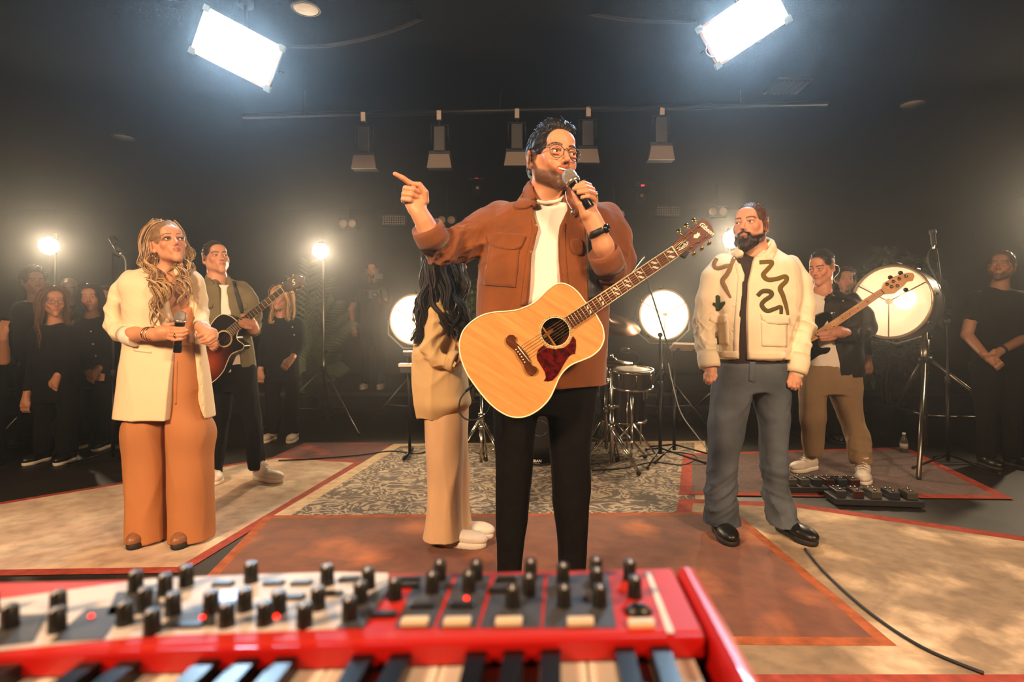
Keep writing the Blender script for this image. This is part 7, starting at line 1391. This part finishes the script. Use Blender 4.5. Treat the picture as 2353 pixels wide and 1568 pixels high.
def drum(name, label, c, r, dep, axis, head_m, lugs=8):
    t = thing(name, label, 'drum', (c[0], c[1], max(0, c[2]-r))); ax = nrm(axis); c = np.asarray(c); obj('shell', MB().lathe([(r, 0), (r, -dep)], c, ax, 36), drum_blk, t, True, auto=35); a = np.arange(36)/36*2*math.pi; u = nrm(np.cross(ax, [0, 0, 1] if abs(ax[2]) < .9 else [1, 0, 0])); w_ = np.cross(ax, u)
    for o_ in (0, -dep): obj('hoop', MB().tube(c+ax*o_+r*1.02*(np.cos(a)[:, None]*u+np.sin(a)[:, None]*w_), .011, 6, True), chrome if name != 'bass_drum' else drum_blk, t, True)
    obj('head', MB().lathe([(r*.99, .002), (r*.5, .004), (.001, .004)], c, ax, 36), head_m, t, True)
    for k in range(lugs): d = math.cos(2*math.pi*k/lugs)*u+math.sin(2*math.pi*k/lugs)*w_; obj('lug', MB().tube([c+d*(r+.012)+ax*.0, c+d*(r+.012)-ax*dep*.45], .007, 6), chrome, t, True)
    return t
bd = drum('bass_drum', 'black bass drum with white lettering seen between the singer\'s legs', P(1242, 992, 4.6)*[1, 1, 0]+[0, 0, .295], .27, .38, (0, -1, .02), M('black_drum_head', '121112', .35))
obj('lettering', text_mesh('SABIAN', .030, P(1230, 1060, 4.588), (1, 0, 0), (0, 0, 1), bold=.0006), M('white_print', 'd8cfc4', .6), bd); obj('lettering', text_mesh('CYMBALS', .015, P(1231, 1066.5, 4.588), (1, 0, 0), (0, 0, 1)), M('white_print', ''), bd); obj('port_ring', MB().tube([P(1240+18*math.cos(k/24*6.283), 985+18*math.sin(k/24*6.283), 4.592) for k in range(24)], .006, 6, True), M('drum_ring', '4a4744', .3, .7), bd, True)
sn = drum('snare_drum', 'black snare drum with chrome hoops beside the hi-hat', P(1452, 850, 4.70), .17, .14, (0, -.12, 1), M('coated_drum_head', 'b8aa98', .6)); tm = drum('floor_tom', 'black floor tom behind the cymbal stand', P(1432, 905, 5.15)+[0, 0, .12], .20, .36, (0, 0, 1), M('coated_drum_head', ''))
for k in range(3): a = k*2.09+.5; x_, y_ = P(1432, 905, 5.15)[0]+.205*math.cos(a), 5.15+.205*math.sin(a); obj('leg', MB().tube([(x_, y_, .62), (x_, y_, .05)], .008, 6), chrome, tm, True)
x_, y_ = P(1452, 850, 4.70)[0], 4.70; obj('basket_stand', MB().tube([(x_, y_, .66), (x_, y_, .12)], .012, 8), chrome, sn, True)
for k in range(3): a = k*2.09+.3; obj('stand_leg', MB().tube([(x_, y_, .34), (x_+.24*math.cos(a), y_+.24*math.sin(a), .04)], .008, 6), chrome, sn, True)
cmc = thing('clip_microphone', 'small clip-on drum microphone above the snare', 'microphone', P(1440, 812, 4.75)); obj('body', MB().lathe([(.018, 0), (.022, .02), (.022, .06), (.012, .07)], P(1446, 806, 4.75), (-1, 0, .1), 12), dark_plastic, cmc, True); obj('gooseneck', MB().tube(crs([P(1450, 808, 4.75), P(1466, 815, 4.75), P(1468, 830, 4.75), P(1455, 838, 4.78)], 5), .005, 6), cbl, cmc, True)
# stage piano behind the black haired woman
kb2 = thing('stage_piano', 'small stage piano on a stand behind the black haired woman', 'keyboard', P(945, 850, 4.9)*[1, 1, 0]); kc = P(968, 846, 4.9); obj('case', MB().box(kc+[0, 0, 0], (.16, .13, .035)), dark_plastic, kb2, bevel=.006)
for k in range(10): obj('white_key', MB().box(kc+[-.155+.0235*k, -.10, .034], (.0112, .055, .012)), M('ivory_key', 'e6d8c4', .35), kb2)
obj('upper_tier', MB().box(kc+[.02, .08, .12], (.17, .09, .022)), dark_plastic, kb2, bevel=.006)
for k in range(10): obj('white_key', MB().box(kc+[-.14+.0235*k, -.005, .142], (.0112, .03, .006)), M('ivory_key', ''), kb2)
for x in (-.12, .12): obj('stand_leg', MB().tube([kc+[x, .05, .1], (kc[0]+x, kc[1]+.12, .02)], .014, 8), black_metal, kb2, True); obj('stand_foot', MB().tube([(kc[0]+x, kc[1]-.16, .03), (kc[0]+x, kc[1]+.25, .03)], .014, 8), black_metal, kb2, True)
# pedalboards and bottles
def pedalboard(label, px, py, w_, d_, n, rot=0):
    q = gz(px, py); R = Rz(rot); c = np.array([q[0], q[1], .030]); t = thing('pedalboard', label, 'pedalboard', (q[0], q[1], .010)); obj('board', MB().box(c+[0, 0, .0], (w_, d_, .02), R), dark_plastic, t, bevel=.004)
    rg = random.Random(px); cols = ['2a2e34', '3a1c18', '4a463e', '202a22', '5a4a30']
    for k in range(n):
        x = -w_+.05+(2*w_-.1)*k/max(1, n-1); o = c+R@np.array([x, .0, .04]); p_ = obj('pedal', MB().box(o, (.032, .055, .022), R), M('pedal_%d' % rg.randrange(5), rg.choice(cols), .35, .4), t, bevel=.004); obj('footswitch', MB().lathe([(.009, 0), (.008, .012)], o+R@np.array([0, -.03, .022]), n=10), chrome, p_, True)
        for j in (-1, 1): obj('knob', MB().lathe([(.007, 0), (.006, .012)], o+R@np.array([j*.014, .03, .022]), n=8), chrome, p_, True)
pedalboard('pedalboard of small effects at the bass player\'s feet', 1870, 1128, .30, .10, 7, -.05); pedalboard('dark pedalboard on the red bordered rug past the jeans', 2005, 1158, .26, .09, 5, -.12)
def bottle(label, px, py, s_=1.0, z0=0.0):
    q = gz(px, py); t = thing('water_bottle', label, 'bottle', (q[0], q[1], z0)); m_ = M('clear_plastic', 'c8d0d2', .08, trans=.9, spec=.6); obj('body', MB().lathe([(r_*s_, z*s_) for r_, z in ((.028, 0), (.032, .006), (.032, .10), (.030, .12), (.014, .155), (.012, .17))], (q[0], q[1], z0), n=18), m_, t, True); obj('label_band', MB().lathe([(.0325*s_, .045*s_), (.0325*s_, .09*s_)], (q[0], q[1], z0), n=18), M('bottle_label', 'a89c90', .6), t, True); obj('cap', MB().lathe([(.014*s_, .168*s_), (.014*s_, .185*s_)], (q[0], q[1], z0), n=14), M('white_cap', 'ddd6cc', .5), t, True)
bottle('clear water bottle on the floor under the large drum lamp', 2077, 1042); bottle('clear water bottle on the floor behind the apricot trousers', 387, 1068)

# ------------------------------------------------------------------ plants
leaf_g = M('palm_leaf', '3a4c2a', .5, noise=(8, .4)); leaf_d = M('ficus_leaf', '3a4a26', .45, noise=(8, .4)); bark = M('bark', '4a3828', .9, noise=(20, .4), bump=(60, .5)); pot_m = M('dark_pot', '1c1a19', .6)
def leaf(mb, base, d, up, L_, wd, droop=.25):
    d = nrm(d); s_ = nrm(np.cross(d, up)); n_ = np.cross(s_, d); ts = np.array([0, .3, .65, 1.0]); ws = np.array([.05, .9, .75, .02])*wd; V = []
    for t_, w_ in zip(ts, ws): c = base+d*L_*t_-np.array([0, 0, 1])*droop*L_*t_*t_; V += [c-s_*w_, c+n_*w_*.25, c+s_*w_]
    mb.add(V, [(3*i+j, 3*i+j+1, 3*i+j+4, 3*i+j+3) for i in range(3) for j in range(2)])
pt = thing('potted_palm', 'tall potted palm behind the lamp stand', 'plant', P(700, 1000, 7.02)*[1, 1, 0]); pb = np.array([P(705, 960, 7.02)[0], 7.02, 0]); obj('pot', MB().lathe([(.13, 0), (.17, .30), (.18, .31), (.15, .30)], pb, n=20), pot_m, pt, True)
rg = np.random.default_rng(5)
for i, (ex, ey, mx__, my) in enumerate(((752, 640, 706, 800), (800, 735, 730, 800), (676, 640, 690, 800), (640, 720, 680, 820), (710, 600, 704, 800), (780, 830, 730, 850), (728, 690, 715, 830), (690, 860, 700, 900), (770, 690, 718, 800))):
    dY = rg.uniform(-.3, .2); st_ = crs([pb+[0, 0, .3], P(mx__, my, 7.02+dY*.4), P(ex, ey, 7.02+dY)], 9); fr = obj('frond_stem', MB().tube(st_, [.009, .006, .003], 6), leaf_g, pt, True); n_ = len(st_); lm_ = MB()
    for k in range(5, n_):
        d = nrm(st_[k]-st_[k-1]); q = (k-5)/(n_-5); 
        for j in range(2):
            b = st_[k-1]+(st_[k]-st_[k-1])*j*.5
            for x in (-1, 1): sd = nrm(np.cross(d, [0, 1, .3]))*x; leaf(lm_, b, sd*.8+d*.75, (0, -1, .3), .33*(1-.55*q), .014, .25)
    obj('fronds', lm_, leaf_g, fr, True)
def leafy(label, trunk, blobs, seed, Y, pot=True, L_=.085, wd=.022):
    base = np.array([trunk[0][0], trunk[0][1], 0]); t = thing('potted_tree', label, 'plant', base); rg = np.random.default_rng(seed); obj('pot', MB().lathe([(.14, 0), (.18, .28), (.19, .30), (.16, .29)], base, n=20), pot_m, t, True)
    for k in range(3): o_ = np.array([.03*math.cos(k*2.1), .03*math.sin(k*2.1), 0]); obj('trunk', MB().tube(crs([np.asarray(p)+o_*(1+.4*i) for i, p in enumerate(trunk)], 5), [.022, .018, .012], 8), bark, t, True)
    for c, r_, n_ in blobs:
        m_ = MB(); tw = MB(); top_ = np.asarray(trunk[-1])
        tw.tube(crs([top_, (top_+np.asarray(c))/2+[0, 0, .04], c], 4), [.01, .006, .004], 5); br = obj('branch', tw, bark, t, True)
        for _ in range(n_):
            p_ = np.asarray(c)+nrm(rg.normal(size=3))*r_*rg.uniform(.3, 1)**.5; d = nrm(p_-np.asarray(c)+rg.normal(size=3)*r_*.6+[0, -.02, -.02]); leaf(m_, p_, d, (0, -.5, 1), L_*rg.uniform(.7, 1.3), wd*rg.uniform(.8, 1.2), .3)
        obj('leaves', m_, leaf_d, br, True)
TY = 6.3
leafy('potted ficus tree with dense leaves behind the large drum lamp', [np.array([P(2040, 970, TY)[0], TY, .25]), P(2036, 900, TY), P(2038, 850, TY)], [(P(a, b, TY+c), r_, n_) for a, b, c, r_, n_ in ((2010, 800, 0, .17, 70), (2060, 810, -.05, .18, 70), (2095, 790, 0, .14, 50), (1995, 840, 0, .13, 45), (2045, 600, .1, .16, 60), (2100, 612, .1, .13, 40), (2010, 640, .1, .13, 40), (2085, 740, .1, .16, 50), (2140, 640, .1, .10, 25), (2110, 830, 0, .13, 40), (1980, 640, .1, .10, 20), (2150, 720, .1, .12, 25))], 15, TY, L_=.11, wd=.028)
leafy('bushy potted plant between the black haired woman and the singer', [np.array([P(1080, 980, 6.6)[0], 6.6, .25]), P(1080, 860, 6.6), P(1080, 760, 6.6)], [(P(a, b, 6.6), r_, n_) for a, b, r_, n_ in ((1070, 670, .15, 80), (1085, 700, .15, 80), (1080, 735, .12, 50), (1100, 680, .12, 40))], 16, 6.6, L_=.09)
# ------------------------------------------------------------------ the red stage keyboard in the foreground
KZ = .925; KH_ = CH-KZ
def kp(px, py, z=KZ): Y = (CH-z)*F/(py-HY); return np.array([(px-CX)/F*Y, Y, z])
u_ = np.array([math.cos(.05), math.sin(.05), 0]); v_ = np.array([math.sin(.075), math.cos(.075), 0]); up_ = np.array([0, 0, 1.])
RB = kp(1545, 1305); PD = .098       # back right corner of the panel, panel depth
def KL(a, b, z=0): return RB+u_*a-v_*b+up_*z     # a along the length (negative = left), b towards the player
red = M('red_lacquer', 'b3130d', .35, coat=.15, noise=(3, .06)); red_pl = M('red_panel', 'b8281c', .5, spec=.25); grey_p = M('grey_panel', '3c3a3a', .5); pale_p = M('pale_panel', 'c9bdb2', .5); blkp = M('knob_black', '14120f', .38); bei = M('beige_button', 'd8bd96', .45)
key_w = M('white_piano_key', 'efe4d2', .45); key_b = M('black_piano_key', '0c0b0b', .3); prn = M('white_panel_print', 'd9cfc4', .6)
LEN = 1.02
kbd = thing('stage_keyboard', 'red stage keyboard with black knobs across the foreground', 'keyboard', (KL(-LEN/2, .1)[0], KL(-LEN/2, .1)[1], 0))
def quad_box(a0, a1, b0, b1, z0, z1): q = [KL(a0, b0, z1), KL(a1, b0, z1), KL(a1, b1, z1), KL(a0, b1, z1)]; return MB().prism(q, (0, 0, z0-z1))
obj('panel_body', quad_box(-LEN, 0, 0, PD, -.0135, 0), red_pl, kbd, bevel=.002); obj('front_lip', quad_box(-LEN, 0, PD, PD+.004, -.015, -.001), red, kbd, bevel=.0015); obj('chassis', quad_box(-LEN, 0, 0, PD+.17, -.085, -.036), red, kbd, bevel=.004); obj('rear_body', quad_box(-LEN, 0, 0, PD-.004, -.04, -.012), M('black_chassis', '121112', .5), kbd)
ck = MB().prism([KL(.003, -.004, .001), KL(.019, -.004, .001), KL(.019, PD+.18, .001), KL(.003, PD+.18, .001)], (0, 0, -.09)); obj('end_cheek', ck, red, kbd, bevel=.006)
ck = MB().prism([KL(-LEN-.026, -.004, .001), KL(-LEN-.003, -.004, .001), KL(-LEN-.003, PD+.18, .001), KL(-LEN-.026, PD+.18, .001)], (0, 0, -.09)); obj('end_cheek', ck, red, kbd, bevel=.006)
# keys: 43 white, E to E
pit = .0232; kz = -.0165
wk = None; bk = None; names = ['E', 'D', 'C', 'B', 'A', 'G', 'F']
for i in range(43):
    a1 = -.006-i*pit; q = [KL(a1-pit+.0008, PD-.02, kz), KL(a1-.0008, PD-.02, kz), KL(a1-.0008, PD+.145, kz), KL(a1-pit+.0008, PD+.145, kz)]
    if wk is None: wk = obj('white_key', MB().prism(q, (0, 0, -.016)), key_w, kbd, bevel=.0012); w0 = KL(a1, 0)
    else: c = wk.copy(); COL.objects.link(c); c.location = Vector(KL(a1, 0)-w0); wk_ = c
    if names[i % 7] in ('E', 'D', 'B', 'A', 'G') and i < 42:
        ab = a1-pit; q = [KL(ab-.0062, PD-.02, kz+.0105), KL(ab+.0062, PD-.02, kz+.0105), KL(ab+.0062, PD+.092, kz+.0105), KL(ab-.0062, PD+.092, kz+.0105)]
        if bk is None: bk = obj('black_key', MB().prism(q, (0, 0, -.015)), key_b, kbd, bevel=.0018); b0 = KL(ab, 0)
        else: c = bk.copy(); COL.objects.link(c); c.location = Vector(KL(ab, 0)-b0)
k6 = lambda p: (850+p[0]/2.614, 1230+p[1]/2.614); k5 = lambda p: (p[0]/2.614, 1230+p[1]/2.614)
def decal(name, pts, fn, mat, z=.0006, th=.0006): return obj(name, MB().prism([kp(*fn(p), KZ+z) for p in pts], (0, 0, -th)), mat, kbd)
for q in ([(150, 555), (290, 240), (500, 237), (375, 555)], [(400, 555), (528, 240), (725, 237), (640, 555)], [(660, 555), (760, 240), (1045, 237), (1022, 555)], [(1040, 555), (1072, 240), (1430, 235), (1478, 555)]): decal('effect_section', q, k6, grey_p)
decal('organ_section', [(-300, 720), (-100, 400), (900, 262), (1500, 238), (2010, 222), (2330, 228), (2330, 300), (2150, 556), (870, 605), (0, 690)], k5, pale_p)
for q in ([(300, 640), (520, 440), (760, 420), (620, 625)], [(2020, 556), (2170, 380), (2340, 290), (2330, 330), (2180, 556)], [(640, 480), (700, 340), (950, 330), (960, 470)], [(-200, 690), (100, 480), (280, 470), (200, 640)], [(940, 560), (1060, 470), (1290, 440), (1290, 545)]): decal('dark_section', q, k5, grey_p, .0012)
decal('display', [(1290, 400), (1330, 330), (1440, 325), (1420, 390)], k5, M('blue_display', 'a9b8e0', .3, emit=('8fa4e8', .6)), .002)
for q in ([(1655, 222), (1685, 222), (1830, 585), (1785, 585)],): decal('panel_stripe', q, k6, prn)
KR, KHt = .0052, .0150
def knob(p, fn, s_=1.0): c = kp(*fn(p)); ki = obj('knob', MB().lathe([(KR*1.05*s_, 0), (KR*s_, .003), (KR*.92*s_, KHt*s_*.92), (KR*.75*s_, KHt*s_)], c, n=18), blkp, kbd, True, auto=40); obj('pointer', MB().box(c+[0, -KR*s_*.6, KHt*s_], (.0006, KR*s_*.45, .0006)), prn, ki)
for p in ((375, 345), (420, 268), (595, 340), (640, 270), (855, 432), (955, 358), (965, 262), (1165, 430), (1160, 288), (1380, 428), (1362, 318), (1358, 250), (1590, 372), (1560, 265), (150, 385)): knob(p, k6)
for p in ((815, 340), (1120, 305), (992, 360), (1508, 285), (1965, 300), (1268, 470), (350, 470), (345, 580), (752, 540), (870, 450), (1040, 482), (915, 590), (1362, 548), (1470, 455), (1590, 540), (1675, 470), (1830, 550), (1910, 445), (2100, 510), (2165, 410), (2212, 320), (60, 560), (-60, 470)): knob(p, k5, 1.02)
def btn(p, fn, wd, dp, h_, mat, name='button'): c = kp(*fn(p)); obj(name, MB().prism([c-u_*wd+v_*dp+up_*h_, c+u_*wd+v_*dp+up_*h_, c+u_*wd-v_*dp+up_*h_, c-u_*wd-v_*dp+up_*h_], (0, 0, -h_)), mat, kbd, bevel=.0008)
for p in ((270, 535), (525, 535), (835, 535), (1265, 535), (1630, 545)): btn(p, k6, .0088, .0038, .0036, bei)
for p in ((315, 435), (555, 435), (85, 490), (820, 275), (780, 345), (235, 275), (225, 312)): btn(p, k6, .0085, .0028, .003, blkp)
for p in ((1340, 305), (1645, 300), (1810, 300), (1765, 385), (1990, 365), (2100, 275), (1150, 555)): btn(p, k5, .0075, .003, .003, blkp)
c = kp(*k6((1612, 470))); obj('dome_switch', MB().sphere(c, (.0095, .007, .007), 14, 8), blkp, kbd, True)
led_r = M('red_panel_led', 'ff2010', .3, emit=('ff1808', 6.0))
for p, fn in (((580, 390), k6), ((1215, 508), k5), ((548, 500), k5), ((1660, 500), k5)): c = kp(*fn(p)); obj('led', MB().sphere(c+[0, 0, .001], .0018, 8, 6), led_r, kbd, True)
for s_, p, fn, sz in (('ON', (180, 520), k6, .004), ('ON', (430, 520), k6, .004), ('ON', (740, 520), k6, .004), ('ON', (1165, 520), k6, .004), ('EFFECT 1', (380, 222), k6, .0045), ('EFFECT 2', (600, 222), k6, .0045), ('DELAY', (880, 222), k6, .0045), ('REVERB', (1240, 222), k6, .0045)): pass
# its stand
for x in (-.08, -LEN+.08):
    b_ = KL(x, .14, -.085); obj('stand_leg', MB().tube([b_, np.array([b_[0], b_[1]-.02, .03])], .018, 10), black_metal, kbd, True); obj('stand_foot', MB().tube([(b_[0], b_[1]-.22, .02), (b_[0], b_[1]+.2, .02)], .018, 10), black_metal, kbd, True)
